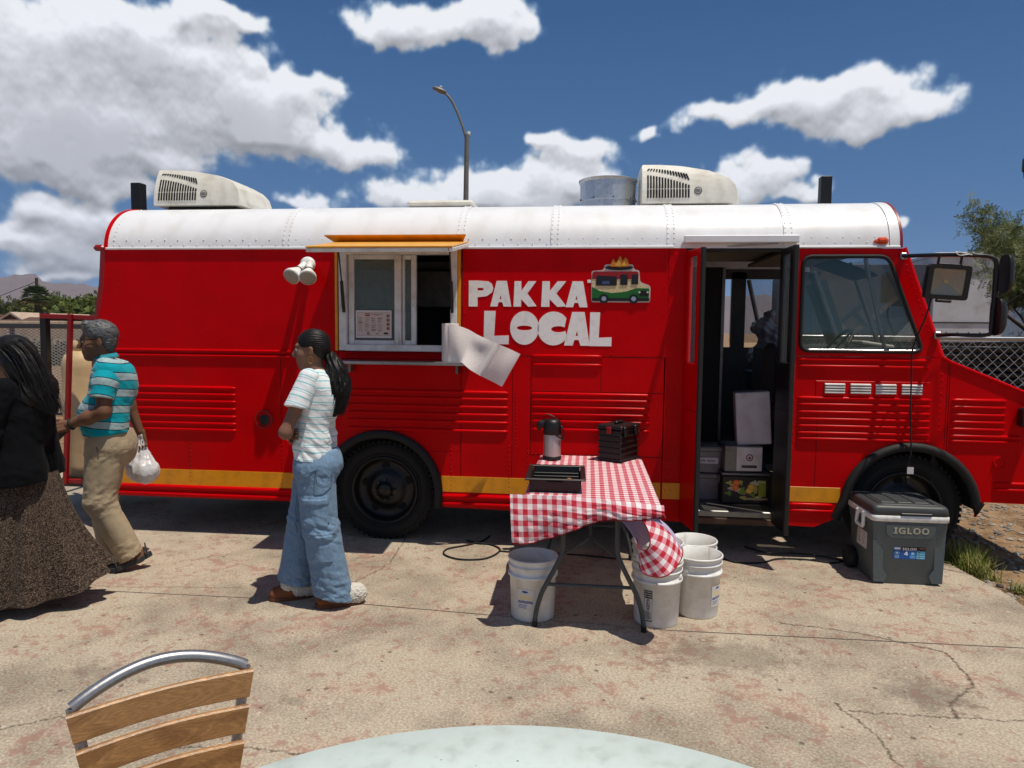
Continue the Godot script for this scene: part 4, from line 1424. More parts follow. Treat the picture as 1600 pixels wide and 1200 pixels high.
func mirrors() -> void:
	var st := ST()
	var z := 0.33
	var arm := spline([Vector3(2.235, 2.262, 0.02), Vector3(2.42, 2.25, 0.21), Vector3(2.56, 2.235, z), Vector3(2.66, 2.222, z + .02), Vector3(2.69, 2.19, z + .03), Vector3(2.695, 2.12, z + .03)], 5)
	tube(st, arm, 0.014, 8)
	tube(st, [Vector3(2.695, 2.14, z + .03), Vector3(2.695, 1.95, z + .03), Vector3(2.688, 1.73, z + .03)], 0.018, 8)
	tube(st, spline([Vector3(2.688, 1.73, z + .03), Vector3(2.66, 1.70, z + .02), Vector3(2.52, 1.70, 0.20), Vector3(2.50, 1.695, 0.02)], 5), 0.014, 8)
	put("mirror_arm", st, M.black_metal, truck)
	boxed("mirror_bracket", Vector3(2.245, 2.262, 0.015), Vector3(0.045, 0.05, 0.03), M.steel, truck, 0.008)
	boxed("mirror_bracket", Vector3(2.505, 1.695, 0.015), Vector3(0.045, 0.055, 0.03), M.steel, truck, 0.008)
	for k in [[2.755, 2.105, .130, .050], [2.715, 1.825, .128, .062]]:
		st = ST(true)
		var rings := []
		for s in 9:   # a domed shell, its glass towards the rear
			var t := s / 8.0
			var f := sqrt(maxf(0.0, 1.0 - pow(t, 2.2)))
			var r := []
			for i in 20:
				var a := TAU * i / 20.0
				var cy := signf(sin(a)) * pow(absf(sin(a)), 0.6)
				var cz := signf(cos(a)) * pow(absf(cos(a)), 0.6)
				r.append(Vector3(k[0] - .02 + t * k[3], k[1] + cy * k[2] * (0.25 + 0.75 * f), z + .05 + cz * .07 * (0.2 + 0.8 * f)))
			rings.append(r)
		loft(st, rings)
		put("mirror", st, M.black_plastic, truck)

func door_leaf(called: String, hinge: Vector3, ang: float, w: float, outer: Material) -> void:
	var d := Node3D.new()
	d.name = called
	truck.add_child(d, true)
	d.position = hinge
	d.rotation.y = ang
	d.scale = Vector3(1, 0.965, 1)
	# local: x along the leaf, z thickness; the window sits in the upper third
	for b in [[w * .5, .45, w, .90], [w * .5, 2.085, w, .05]]:
		boxed("panel", Vector3(b[0], b[1], 0), Vector3(b[2], b[3], 0.03), outer, d, 0.004)
	boxed("panel", Vector3(w * .5, 1.08, 0), Vector3(w, 0.355, 0.0295), outer, d, 0.004)
	for x in [.035, w - .035]:
		boxed("stile", Vector3(x, 1.66, 0), Vector3(.07, .80, .03), outer, d, 0.004)
	boxed("pane", Vector3(w * .5, 1.66, 0), Vector3(w - .14, .80, .005), M.glass, d, 0.0)
	boxed("rubber_edge", Vector3(w + .013, 1.05, 0), Vector3(.026, 2.12, .034), M.black_rubber, d, 0.006)

func door_and_cab() -> void:
	# folded leaves on both sides of the doorway
	var l := 0.30
	door_leaf("door_leaf", Vector3(0.725, 0.262, 0.01), -deg_to_rad(78), l, M.red_paint)
	door_leaf("door_leaf", Vector3(1.405, 0.275, 0.01), -deg_to_rad(88), l, M.black_metal)
	boxed("door_jamb", Vector3(1.447, 1.30, -0.05), Vector3(.055, 2.09, .07), M.black_metal, truck)
	boxed("door_jamb", Vector3(0.735, 1.30, -0.06), Vector3(.035, 2.09, .06), M.black_metal, truck)
	boxed("door_track", Vector3(1.09, 2.325, -0.05), Vector3(.68, .04, .06), M.black_metal, truck)
	st_rod()
	# step well and stair
	boxed("door_step", Vector3(1.09, .315, -.36), Vector3(.70, .05, .66), M.work_steel, truck, 0.006)
	boxed("step_edge", Vector3(1.09, .262, -.03), Vector3(.70, .05, .03), M.wood_dark, truck, 0.006)
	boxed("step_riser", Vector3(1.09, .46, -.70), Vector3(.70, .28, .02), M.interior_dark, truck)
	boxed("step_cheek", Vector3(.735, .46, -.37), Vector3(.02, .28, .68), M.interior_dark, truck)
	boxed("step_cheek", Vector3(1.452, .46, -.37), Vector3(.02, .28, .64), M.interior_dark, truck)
	# kitchen partition and the dark kitchen behind it
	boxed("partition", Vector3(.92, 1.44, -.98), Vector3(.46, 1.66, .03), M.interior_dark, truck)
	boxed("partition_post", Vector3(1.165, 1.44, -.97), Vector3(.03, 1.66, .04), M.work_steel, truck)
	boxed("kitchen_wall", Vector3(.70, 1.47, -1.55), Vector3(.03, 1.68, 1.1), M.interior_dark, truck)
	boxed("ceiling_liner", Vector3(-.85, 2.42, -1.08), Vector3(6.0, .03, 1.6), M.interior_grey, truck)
	boxed("cook_line", Vector3(-1.5, 1.0, -1.75), Vector3(3.2, .75, .6), M.work_steel, truck, 0.01)
	boxed("hood_vent", Vector3(-1.5, 2.1, -1.75), Vector3(2.4, .36, .62), M.work_steel, truck, 0.01)
	boxed("inner_counter", Vector3(-1.45, 1.36, -.32), Vector3(1.5, .04, .45), M.work_steel, truck, 0.006)
	boxed("inner_counter", Vector3(-1.45, .98, -.32), Vector3(1.5, .70, .40), M.interior_dark, truck, 0.006)
	# cab: far windows, dashboard, wheel, seat
	boxed("cab_floor", Vector3(2.02, .62, -1.30), Vector3(1.1, .05, 1.6), M.interior_dark, truck)
	boxed("firewall", Vector3(2.56, 1.05, -1.06), Vector3(.03, .90, 2.0), M.interior_dark, truck)
	var st := ST()
	prism(st, rounded(V2([2.02, 1.36, 2.54, 1.40, 2.54, 1.55, 2.30, 1.60, 2.12, 1.585, 2.04, 1.50]), 0.04), -1.95, -.14)
	put("dashboard", st, M.interior_grey, truck)
	st = ST()
	var c := []
	var WB := Basis(Vector3.BACK, 0.55)
	for k in 30: c.append(Vector3(2.0, 1.56, -.62) + WB * Vector3(0, 0, 0) + Basis(Vector3.BACK, 0.95) * Vector3(cos(TAU * k / 30.0) * .21, 0, sin(TAU * k / 30.0) * .21))
	tube(st, c, 0.013, 8, false, true)
	tube(st, [Vector3(2.0, 1.56, -.62), Vector3(2.22, 1.40, -.62)], 0.025, 8)
	for a in [0.3, 2.4, 4.5]: tube(st, [Vector3(2.0, 1.56, -.62), Vector3(2.0, 1.56, -.62) + Basis(Vector3.BACK, 0.95) * Vector3(cos(a) * .20, 0, sin(a) * .20)], 0.009, 6)
	put("steering_wheel", st, M.black_plastic, truck)
	boxed("seat", Vector3(1.62, 1.05, -.62), Vector3(.42, .14, .48), M.black_rubber, truck, 0.04)
	boxed("seat_back", Vector3(1.46, 1.36, -.62), Vector3(.12, .52, .44), M.black_rubber, truck, 0.04)
	boxed("glove_shelf", Vector3(2.33, 1.615, -.75), Vector3(.26, .03, .34), M.aircon_plastic, truck, 0.01, Basis(Vector3.BACK, -0.15))
	st = ST()
	tube(st, [Vector3(1.62, 2.24, -2.09), Vector3(1.80, 1.50, -2.09)], 0.022, 8)
	put("far_window_bar", st, M.work_steel, truck)
	boxed("far_window_glass", Vector3(1.9, 1.93, -2.13), Vector3(.9, .66, .005), M.cab_glass, truck, 0.0)
	boxed("sun_visor", Vector3(2.0, 2.20, -.45), Vector3(.34, .02, .5), M.interior_dark, truck, 0.006, Basis(Vector3.BACK, -0.35))
	boxed("cab_ceiling", Vector3(1.9, 2.37, -1.08), Vector3(.66, .03, 1.7), M.interior_grey, truck)

func st_rod() -> void:
	var st := ST()
	tube(st, [Vector3(.98, 2.335, -.01), Vector3(1.36, 2.35, .05)], 0.006, 6)
	put("door_rod", st, M.steel, truck)

# ---------------------------------------------------------------- things round the truck
func lettering(called: String, text: String, size: float, at: Vector3, m: Material, parent: Node3D, X := Basis.IDENTITY, wide := 1.0, depth := 0.003) -> MeshInstance3D:
	var t := TextMesh.new()
	var f := SystemFont.new()
	f.font_names = PackedStringArray(["Droid Sans"])
	f.font_weight = 700
	t.font = f
	t.text = text
	t.font_size = 64
	t.pixel_size = size / 46.0
	t.depth = depth
	t.curve_step = 2.0
	return shared(called, t, m, parent, Transform3D(X.scaled_local(Vector3(wide, 1, 1)), at))

func picture(called: String, img: Image, rough := 0.5) -> StandardMaterial3D:
	var m := mat(called, Color(1, 1, 1), rough)
	m.albedo_texture = ImageTexture.create_from_image(img)
	return m

func print_rect(st: SurfaceTool, w: float, h: float, X: Transform3D, t := 0.002) -> void:
	# a thin plate whose front carries the print
	var a := w * 0.5
	var b := h * 0.5
	face(st, [X * Vector3(-a, -b, t), X * Vector3(a, -b, t), X * Vector3(a, b, t), X * Vector3(-a, b, t)], X.basis.z, [Vector2(0, 1), Vector2(1, 1), Vector2(1, 0), Vector2(0, 0)])
	for e in [[Vector3(-a, -b, 0), Vector3(a, -b, 0), Vector3.DOWN], [Vector3(-a, b, 0), Vector3(a, b, 0), Vector3.UP], [Vector3(-a, -b, 0), Vector3(-a, b, 0), Vector3.LEFT], [Vector3(a, -b, 0), Vector3(a, b, 0), Vector3.RIGHT]]:
		face(st, [X * e[0], X * e[1], X * (e[1] + Vector3(0, 0, t)), X * (e[0] + Vector3(0, 0, t))], X.basis * e[2], [Vector2(0.01, 0.01), Vector2(0.02, 0.01), Vector2(0.02, 0.02), Vector2(0.01, 0.02)])

func disc(img: Image, c: Vector2, r: float, col: Color, inner := 0.0) -> void:
	for y in range(int(c.y - r), int(c.y + r) + 1):
		for x in range(int(c.x - r), int(c.x + r) + 1):
			var d := Vector2(x, y).distance_to(c)
			if d <= r and d >= inner and x >= 0 and y >= 0 and x < img.get_width() and y < img.get_height(): img.set_pixel(x, y, col)

func gingham() -> Image:
	var img := Image.create(256, 256, false, Image.FORMAT_RGB8)
	rng.seed = 11
	for y in 256:
		for x in 256:
			var a := x < 128
			var b := y < 128
			var weave := 0.5 + 0.25 * sin(x * 1.57) + 0.25 * sin(y * 1.57)
			var c := Color(0.93, 0.90, 0.90)
			if a and b: c = Color(0.74, 0.035, 0.16)
			elif a: c = Color(0.93, 0.90, 0.90).lerp(Color(0.74, 0.035, 0.16), 0.40 + 0.2 * sin(x * 1.57))
			elif b: c = Color(0.93, 0.90, 0.90).lerp(Color(0.74, 0.035, 0.16), 0.40 + 0.2 * sin(y * 1.57))
			c = c.darkened((1.0 - weave) * 0.10 + rng.randf() * 0.05)
			img.set_pixel(x, y, c)
	return img

func bucket(called: String, label: String, at: Vector3, turn: float, mark: int) -> Node3D:
	var b := thing(called, label, "bucket", at, turn, "white plastic buckets by the folding table")
	var st := ST()
	st.set_smooth_group(1)
	lathe(st, [Vector2(0, .004), Vector2(.118, .004), Vector2(.126, .0), Vector2(.129, .01), Vector2(.1375, .255), Vector2(.148, .257), Vector2(.150, .265), Vector2(.148, .272), Vector2(.139, .274), Vector2(.141, .315), Vector2(.149, .317), Vector2(.149, .324), Vector2(.1415, .326), Vector2(.143, .350), Vector2(.150, .352), Vector2(.151, .362), Vector2(.147, .367), Vector2(.141, .365), Vector2(.137, .26), Vector2(.124, .014), Vector2(0, .014)], 40)
	put("shell", st, M.bucket_white, b)
	for s in [-1, 1]:
		st = ST(true)
		lathe(st, [Vector2(.018, 0), Vector2(.018, .008), Vector2(.010, .011), Vector2(0, .011)], 14, Transform3D(Basis(Vector3.BACK, -s * PI / 2), Vector3(s * .139, .288, 0)))
		put("handle_ear", st, M.bucket_white, b)
	if mark == 0: return b
	st = ST()
	var n := 12
	var half := 0.40 if mark == 1 else 0.22
	var y0 := 0.075 if mark == 1 else 0.035
	var y1 := 0.20
	if mark == 2: y1 = 0.225
	for i in n:   # a label bent round the wall, facing +z
		var a0 := PI / 2 + lerpf(half, -half, float(i) / n)
		var a1 := PI / 2 + lerpf(half, -half, float(i + 1) / n)
		var q := []
		for k in [[a0, y0], [a1, y0], [a1, y1], [a0, y1]]:
			var r: float = lerpf(.129, .1375, k[1] / .255) + 0.0012
			q.append(Vector3(cos(k[0]) * r, k[1], sin(k[0]) * r))
		face(st, q, q[0] + q[1], [Vector2(float(i) / n, 1), Vector2(float(i + 1) / n, 1), Vector2(float(i + 1) / n, 0), Vector2(float(i) / n, 0)])
	if not M.has("bucket_print_%d" % mark):
		var img := Image.create(128, 128, false, Image.FORMAT_RGB8)
		img.fill(Color(0.82, 0.81, 0.78))
		rng.seed = 40 + mark
		if mark == 1:
			img.fill_rect(Rect2i(20, 40, 90, 24), Color(0.86, 0.80, 0.62))
			for y in range(8, 22):
				for x in range(36, 82):
					if pow((x - 59) / 23.0, 2) + pow((y - 15) / 7.0, 2) < 1.0: img.set_pixel(x, y, Color(0.12, 0.28, 0.58))
			for k in 16: img.fill_rect(Rect2i(6 + k * 7, 70 + rng.randi_range(-2, 2), 5, 16), Color(0.10, 0.18, 0.50))
			for r in 3: img.fill_rect(Rect2i(10, 94 + r * 9, 60 + rng.randi_range(0, 40), 4), Color(0.30, 0.38, 0.62))
		else:
			img.fill_rect(Rect2i(10, 2, 108, 124), Color(0.10, 0.10, 0.10))
			img.fill_rect(Rect2i(14, 34, 100, 88), Color(0.80, 0.79, 0.77))
			for r in 3:
				for k in 12: img.fill_rect(Rect2i(16 + k * 8, 6 + r * 9, rng.randi_range(3, 7), 5), Color(0.75, 0.74, 0.72))
			disc(img, Vector2(64, 58), 22, Color(0.06, 0.06, 0.06), 17)
			for k in 40: disc(img, Vector2(48 + k * 0.8, 42 + k * 0.8), 2, Color(0.06, 0.06, 0.06))
			disc(img, Vector2(62, 52), 5, Color(0.08, 0.08, 0.08))
			img.fill_rect(Rect2i(57, 56, 12, 12), Color(0.08, 0.08, 0.08))
			for r in 8: img.fill_rect(Rect2i(18, 86 + r * 4, rng.randi_range(60, 92), 2), Color(0.30, 0.30, 0.30))
		picture("bucket_print_%d" % mark, img, 0.45)
	put("printed_label", st, M["bucket_print_%d" % mark], b)
	return b

func folding_table() -> void:
	var t := thing("folding_table", "narrow folding table with bent grey steel legs under a gingham cloth", "table", Vector3(0.03, 0, 0.78))
	boxed("tabletop", Vector3(0, .722, 0), Vector3(.74, .036, 1.48), M.cooler_white, t, 0.012)
	for e in [1.0, -1.0]:
		var z: float = 0.70 if e > 0 else -0.58
		var st: SurfaceTool
		for s in [-1, 1]:
			st = ST()
			var p := spline([Vector3(s * .150, .705, z - .02 * e), Vector3(s * .152, .60, z - .02 * e), Vector3(s * .155, .46, z - .02 * e), Vector3(s * .178, .385, z - .01 * e), Vector3(s * .245, .255, z), Vector3(s * .275, .19, z), Vector3(s * .300, .10, z), Vector3(s * .310, .03, z)], 4)
			tube(st, p, 0.0145, 10)
			put("leg", st, M.table_leg, t)
			st = ST()
			tube(st, [Vector3(s * .310, .034, z), Vector3(s * .311, .0, z)], 0.0165, 10)
			put("rubber_foot", st, M.black_rubber, t)
		st = ST()
		tube(st, [Vector3(-.245, .252, z), Vector3(.245, .252, z)], 0.011, 8)
		put("crossbar", st, M.table_leg, t)
		st = ST()
		tube(st, [Vector3(-.155, .42, z - .02 * e), Vector3(-.02, .475, z - .16 * e), Vector3(0, .49, z - .18 * e)], 0.009, 6)
		tube(st, [Vector3(.155, .42, z - .02 * e), Vector3(.02, .475, z - .16 * e), Vector3(0, .49, z - .18 * e)], 0.009, 6)
		tube(st, [Vector3(0, .49, z - .18 * e), Vector3(0, .70, z - .42 * e)], 0.009, 6)
		put("brace", st, M.table_leg, t)
	# the cloth
	var ck := mat("gingham_cloth", Color(1, 1, 1), 0.85)
	ck.albedo_texture = ImageTexture.create_from_image(gingham())
	ck.rim_enabled = true
	ck.rim = 0.2
	var c := thing("tablecloth", "red and white gingham tablecloth with one blown corner curled down over the buckets", "tablecloth", Vector3(0.03, .742, 0.78))
	var S := 18.2
	var wob := noise(2.2, 3, 51)
	var grid := []
	var uv := []
	for i in 45:   # over the top and down both long sides a little
		var z := lerpf(-.755, .75, i / 44.0)
		var row := []
		var ur := []
		for k in 27:
			var s := lerpf(-.455, .455, k / 26.0)
			var x := clampf(s, -.382, .382)
			var drop := maxf(absf(s) - .382, 0.0)
			var y := 0.003 + 0.0025 * wob.get_noise_2d(s * 3.0, z * 3.0) - drop * 0.95
			var front := clampf((z - .66) / .09, 0.0, 1.0)
			y += 0.028 * front * front * (1.0 - clampf((s + .1) / .5, 0.0, 1.0)) * (1.0 if drop == 0.0 else 0.6)
			row.append(Vector3(x + signf(s) * (drop * 0.35 + 0.006 * sin(z * 19.0) * minf(drop * 20.0, 1.0)), y, z))
			ur.append(Vector2(s, z) * S)
		grid.append(row)
		uv.append(ur)
	var st := ST()
	sheet(st, grid, uv, 0.002)
	put("top", st, ck, c)
	grid = []
	uv = []
	for i in 21:   # the front flap, deep on the left and running out on the right
		var t0 := i / 20.0
		var row := []
		var ur := []
		for k in 41:
			var s := k / 40.0
			var x := lerpf(-.455, .40, s)
			var deep := lerpf(.245, .035, smoothstep(-0.05, 1.0, s)) + .012 * sin(s * 9.0)
			var top := 0.034 * (1.0 - clampf((x + .1) / .5, 0.0, 1.0)) + .004
			var fold := 0.020 * sin(s * 17.0 + t0) * t0 + 0.012 * wob.get_noise_2d(x * 9.0, t0 * 3.0) * (0.3 + t0)
			row.append(Vector3(x + 0.02 * t0 * (1.0 - s), top - deep * t0 - .02 * t0 * t0, .752 + 0.05 * sin(t0 * PI * 0.6) + fold))
			ur.append(Vector2(x, .75 + deep * t0) * S)
		grid.append(row)
		uv.append(ur)
	st = ST()
	sheet(st, grid, uv, 0.002)
	put("front_flap", st, ck, c)
	var hem := worn(mat("cloth_hem", Color(0.55, 0.02, 0.09), 0.85), M.t_fine, 8.0)
	var edge := []
	for k in 41: edge.append(grid[20][k] + Vector3(0, -.001, 0))
	st = ST()
	tube(st, edge, 0.0035, 5)
	put("hem", st, hem, c)
	# the blown corner: a loop of cloth whose pale inside shows above its front
	var lilac := worn(mat("cloth_underside", Color(0.74, 0.67, 0.80), 0.9), M.t_fine, 6.0)
	var loop := func(a: float, t0: float) -> Vector3:
		var open := lerpf(.045, .124, pow(maxf(t0, 0.0), 0.8))
		var mid := Vector3(.20, -.05, .765).lerp(Vector3(.385, -.275, .80), t0) + Vector3(.035 * sin(t0 * PI), .02 * sin(t0 * PI), 0)
		var p := mid - Vector3(.93, .36, 0) * cos(a) * open + Vector3(.02, -.62, .80).normalized() * sin(a) * open * 0.78
		return p + Vector3(0, 0, .05 * sin(a)) * t0 + Vector3(0, 0, .013 * sin(a * 4.0 + 1.0)) * t0
	grid = []
	for i in 15:
		var row := []
		for k in 21: row.append(loop.call(-lerpf(-.15, PI + .15, k / 20.0), lerpf(.02, .93, i / 14.0)))
		grid.append(row)
	st = ST()
	sheet(st, grid, [], 0.002)
	put("underside", st, lilac, c)
	grid = []
	uv = []
	for i in 19:
		var row := []
		var ur := []
		for k in 29:
			var s := k / 28.0
			var from := lerpf(.60, .0, smoothstep(.30, .92, s))
			var t0 := lerpf(from, 1.0, i / 18.0)
			row.append(loop.call(lerpf(-.25, PI + .25, s), t0))
			ur.append(Vector2((s - .5) * 0.44 * (0.35 + 0.65 * t0), t0 * .36).rotated(0.5) * S)
		grid.append(row)
		uv.append(ur)
	st = ST()
	sheet(st, grid, uv, 0.002)
	put("curled_corner", st, ck, c)
	for r in [0, 18]:
		edge = []
		for k in 29: edge.append(grid[r][k])
		st = ST()
		tube(st, edge, 0.0035, 5)
		put("hem", st, hem, c)
	# things on the table
	airpot()
	tool_case()
	var tub := thing("bus_tub", "shallow black plastic tub with ribs on the gingham cloth", "tub", Vector3(-.185, .747, 1.11), 0.02)
	var blk: Material = M.black_plastic
	st = ST()
	var W := .155
	var Ln := .20
	var H := .078
	for w in [[Vector3(0, H * .5, Ln - .004), Vector3(W * 1.9, H, .006), 0.12, 0], [Vector3(0, H * .5, -Ln + .004), Vector3(W * 1.9, H, .006), -0.12, 0], [Vector3(W - .006, H * .5, 0), Vector3(.006, H, Ln * 1.95), -0.12, 1], [Vector3(-W + .006, H * .5, 0), Vector3(.006, H, Ln * 1.95), 0.12, 1]]:
		box(st, w[0], w[1], 0.001, Basis(Vector3.RIGHT if w[3] == 0 else Vector3.BACK, w[2]))
	box(st, Vector3(0, .004, 0), Vector3(W * 1.86, .008, Ln * 1.88), 0.002)
	put("tub_body", st, blk, tub)
	st = ST()
	for w in [[Vector3(0, H + .002, Ln + .012), Vector3(W * 2 + .05, .012, .03)], [Vector3(0, H + .002, -Ln - .012), Vector3(W * 2 + .05, .012, .03)]]: box(st, w[0], w[1], 0.005)
	for s in [-1, 1]: box(st, Vector3(s * (W + .010), H + .0015, 0), Vector3(.03, .011, Ln * 2 + .0), 0.004)
	put("rim", st, blk, tub)
	for z in [-.10, 0.0, .10]: boxed("divider", Vector3(0, .034, z), Vector3(W * 1.82, .052, .008), blk, tub, 0.003)
	boxed("grip", Vector3(0, H - .012, Ln + .016), Vector3(.10, .016, .016), blk, tub, 0.005)
	st = ST()
	lathe(st, [Vector2(0, 0), Vector2(.027, 0), Vector2(.03, .004), Vector2(.026, .008), Vector2(0, .009)], 18, Transform3D(Basis(Vector3.RIGHT, 0.9), Vector3(-.185 + .085, .795, 1.245)))
	var lid := put("jar_lid", st, worn(mat("lid_gold", Color(0.75, 0.50, 0.20), 0.35, 0.4), M.t_fine, 9.0))
	meta(lid, "small golden round lid lying in the black tub", "lid")

func airpot() -> void:
	var a := thing("airpot", "brushed steel airpot with black pump top on the gingham cloth", "coffee airpot", Vector3(-.255, .747, .22), 0.0)
	var st := ST(true)
	lathe(st, [Vector2(0, 0), Vector2(.067, 0), Vector2(.069, .006), Vector2(.069, .026), Vector2(.065, .03)], 32)
	put("base", st, M.black_plastic, a)
	var m := worn(mat("brushed_steel", Color(0.78, 0.75, 0.74), 0.38, 0.6), noisetex(noise(0.02, 3, 61), 128, [grey(0.88), grey(1)]), 3.0)
	m.uv1_scale = Vector3(30, 0.6, 30)
	st = ST()
	st.set_smooth_group(1)
	lathe(st, [Vector2(.0635, .028), Vector2(.0640, .19), Vector2(.062, .20)], 36)
	put("flask", st, m, a)
	st = ST(true)
	lathe(st, [Vector2(.064, .188), Vector2(.068, .194), Vector2(.068, .235), Vector2(.066, .27), Vector2(.058, .292), Vector2(.042, .302), Vector2(0, .304)], 32)
	put("pump_head", st, M.black_plastic, a)
	var spout := body_mesh([cap(Vector3(-.04, .275, 0), Vector3(-.088, .262, 0), .030, .022), cap(Vector3(-.088, .262, 0), Vector3(-.100, .232, 0), .021, .016)], 0.005)
	put("spout", spout, M.black_plastic, a)
	st = ST()
	tube(st, spline([Vector3(.03, .300, 0), Vector3(.01, .318, 0), Vector3(-.025, .334, 0), Vector3(-.055, .338, 0)], 4), [0.012, 0.012, 0.012, 0.012, 0.012, 0.011, 0.010, 0.010, 0.009, 0.008, 0.008, 0.008, 0.007], 8, true, false, 0.5)
	put("pump_lever", st, M.black_plastic, a)
	st = ST()
	tube(st, spline([Vector3(.062, .255, .03), Vector3(.080, .235, .035), Vector3(.084, .20, .03), Vector3(.078, .155, .02)], 4), 0.007, 8)
	tube(st, spline([Vector3(.078, .155, .02), Vector3(.05, .175, .055), Vector3(.02, .20, .066)], 4), 0.006, 8)
	put("carry_handle", st, M.black_plastic, a)

func tool_case() -> void:
	var c := thing("storage_case", "boxy black plastic case with ribbed end on far end of the table", "plastic case", Vector3(.235, .747, .145), 1.02)
	var p: Material = M.black_plastic
	boxed("case_body", Vector3(0, .12, 0), Vector3(.26, .235, .185), p, c, 0.006)
	for k in 6:
		var y := .018 + k * .042
		boxed("rib", Vector3(0, y, 0), Vector3(.276, .010, .200), p, c, 0.003)
	boxed("case_lid", Vector3(0, .255, 0), Vector3(.284, .032, .208), p, c, 0.008)
	for s in [-1, 1]:
		boxed("latch", Vector3(s * .08, .225, .104), Vector3(.05, .075, .02), p, c, 0.006, Basis(Vector3.RIGHT, -0.12))
	boxed("handle", Vector3(0, .283, 0), Vector3(.11, .022, .03), p, c, 0.008)
	boxed("end_clip", Vector3(-.146, .235, 0), Vector3(.012, .05, .04), M.dark_red_paint, c, 0.004)

func cooler() -> void:
	var c := thing("cooler", "grey wheeled cool box with white band standing by the front wheel", "cool box", Vector3(2.185, 0, .255))
	c.scale = Vector3(1, .90, 1)
	var g: Material = M.cooler_grey
	var st := ST()
	var rings := []
	for q in [[.0, .213, .205, .03], [.012, .220, .212, .03], [.36, .231, .222, .03], [.40, .236, .226, .03], [.44, .242, .232, .03], [.488, .244, .234, .03]]:
		var r := []
		for v in rounded(PackedVector2Array([Vector2(-q[1], -q[2]), Vector2(q[1], -q[2]), Vector2(q[1], q[2]), Vector2(-q[1], q[2])]), q[3], 4): r.append(Vector3(v.x, q[0], v.y))
		rings.append(r)
	loft(st, rings)
	put("tub_shell", st, g, c)
	# raised corner posts and foot on the front
	for s in [-1, 1]:
		st = ST()
		prism(st, V2([s * .222, .012, s * .155, .012, s * .135, .06, s * .165, .12, s * .165, .30, s * .120, .36, s * .150, .40, s * .236, .43]), .19, .2285, Transform3D(Basis(Vector3.RIGHT, -0.028), Vector3(0, .0, .0)))
		put("corner_post", st, g, c)
	st = ST()
	prism(st, V2([-.13, .365, .13, .365, .155, .40, .16, .465, -.16, .465, -.155, .40]), .20, .2375)
	put("brow_panel", st, g, c)
	st = ST()
	rings = []
	for q in [[.486, .247, .237], [.49, .252, .242], [.528, .252, .242], [.532, .248, .238]]:
		var r := []
		for v in rounded(PackedVector2Array([Vector2(-q[1], -q[2]), Vector2(q[1], -q[2]), Vector2(q[1], q[2]), Vector2(-q[1], q[2])]), .04, 4): r.append(Vector3(v.x, q[0], v.y))
		rings.append(r)
	loft(st, rings)
	put("white_band", st, M.cooler_white, c)
	st = ST()
	rings = []
	for q in [[.534, .245, .235], [.54, .250, .240], [.585, .244, .234], [.600, .235, .225], [.605, .215, .205], [.606, .18, .17], [.601, .172, .162]]:
		var r := []
		for v in rounded(PackedVector2Array([Vector2(-q[1], -q[2]), Vector2(q[1], -q[2]), Vector2(q[1], q[2]), Vector2(-q[1], q[2])]), .04, 4): r.append(Vector3(v.x, q[0], v.y))
		rings.append(r)
	loft(st, rings)
	put("lid", st, M.cooler_lid, c)
	boxed("lid_grip", Vector3(.03, .545, .240), Vector3(.20, .018, .012), M.black_plastic, c, 0.004)
	for k in 3: boxed("lid_panel", Vector3(-.11 + k * .11, .604, 0), Vector3(.09, .006, .25), M.cooler_lid, c, 0.003)
	# carrying bail on the left end, wheels at the back
	st = ST()
	tube(st, [Vector3(-.258, .515, .10), Vector3(-.262, .42, .11), Vector3(-.262, .405, .10), Vector3(-.262, .405, -.0), Vector3(-.262, .42, -.01), Vector3(-.258, .515, .0)], 0.014, 8)
	put("handle", st, M.cooler_white, c)
	for z in [.10, 0.0]: boxed("handle_pivot", Vector3(-.254, .505, z), Vector3(.02, .04, .035), M.cooler_white, c, 0.006)
	for z in [-.16]:
		st = ST(true)
		lathe(st, [Vector2(0, -.035), Vector2(.07, -.035), Vector2(.085, -.025), Vector2(.085, .02), Vector2(.07, .03), Vector2(.05, .03), Vector2(.045, .022), Vector2(0, .022)], 28, Transform3D(Basis(Vector3.BACK, PI / 2), Vector3(-.255, .085, -.13)))
		put("wheel", st, M.black_rubber, c)
		st = ST(true)
		lathe(st, [Vector2(0, -.035), Vector2(.07, -.035), Vector2(.085, -.025), Vector2(.085, .02), Vector2(.07, .03), Vector2(0, .03)], 28, Transform3D(Basis(Vector3.BACK, -PI / 2), Vector3(.235, .085, -.13)))
		put("wheel", st, M.black_rubber, c)
	var pale := worn(mat("raised_letters", Color(0.72, 0.70, 0.62), 0.4), M.t_fine, 6.0)
	lettering("maker_name", "IGLOO", .046, Vector3(.004, .418, .2385), pale, c, Basis.IDENTITY, 1.15)
	var img := Image.create(256, 128, false, Image.FORMAT_RGB8)
	img.fill(Color(0.08, 0.30, 0.55))
	img.fill_rect(Rect2i(66, 0, 190, 40), Color(0.05, 0.05, 0.06))
	img.fill_rect(Rect2i(8, 8, 48, 22), Color(0.80, 0.84, 0.88))
	img.fill_rect(Rect2i(66, 44, 60, 80), Color(0.03, 0.33, 0.66))
	img.fill_rect(Rect2i(128, 44, 56, 80), Color(0.04, 0.42, 0.74))
	img.fill_rect(Rect2i(188, 44, 64, 36), Color(0.42, 0.74, 0.86))
	img.fill_rect(Rect2i(188, 84, 64, 38), Color(0.50, 0.78, 0.88))
	disc(img, Vector2(32, 64), 20, Color(0.45, 0.66, 0.85), 16)
	disc(img, Vector2(32, 64), 9, Color(0.7, 0.8, 0.9))
	disc(img, Vector2(156, 68), 14, Color(0.62, 0.80, 0.90))
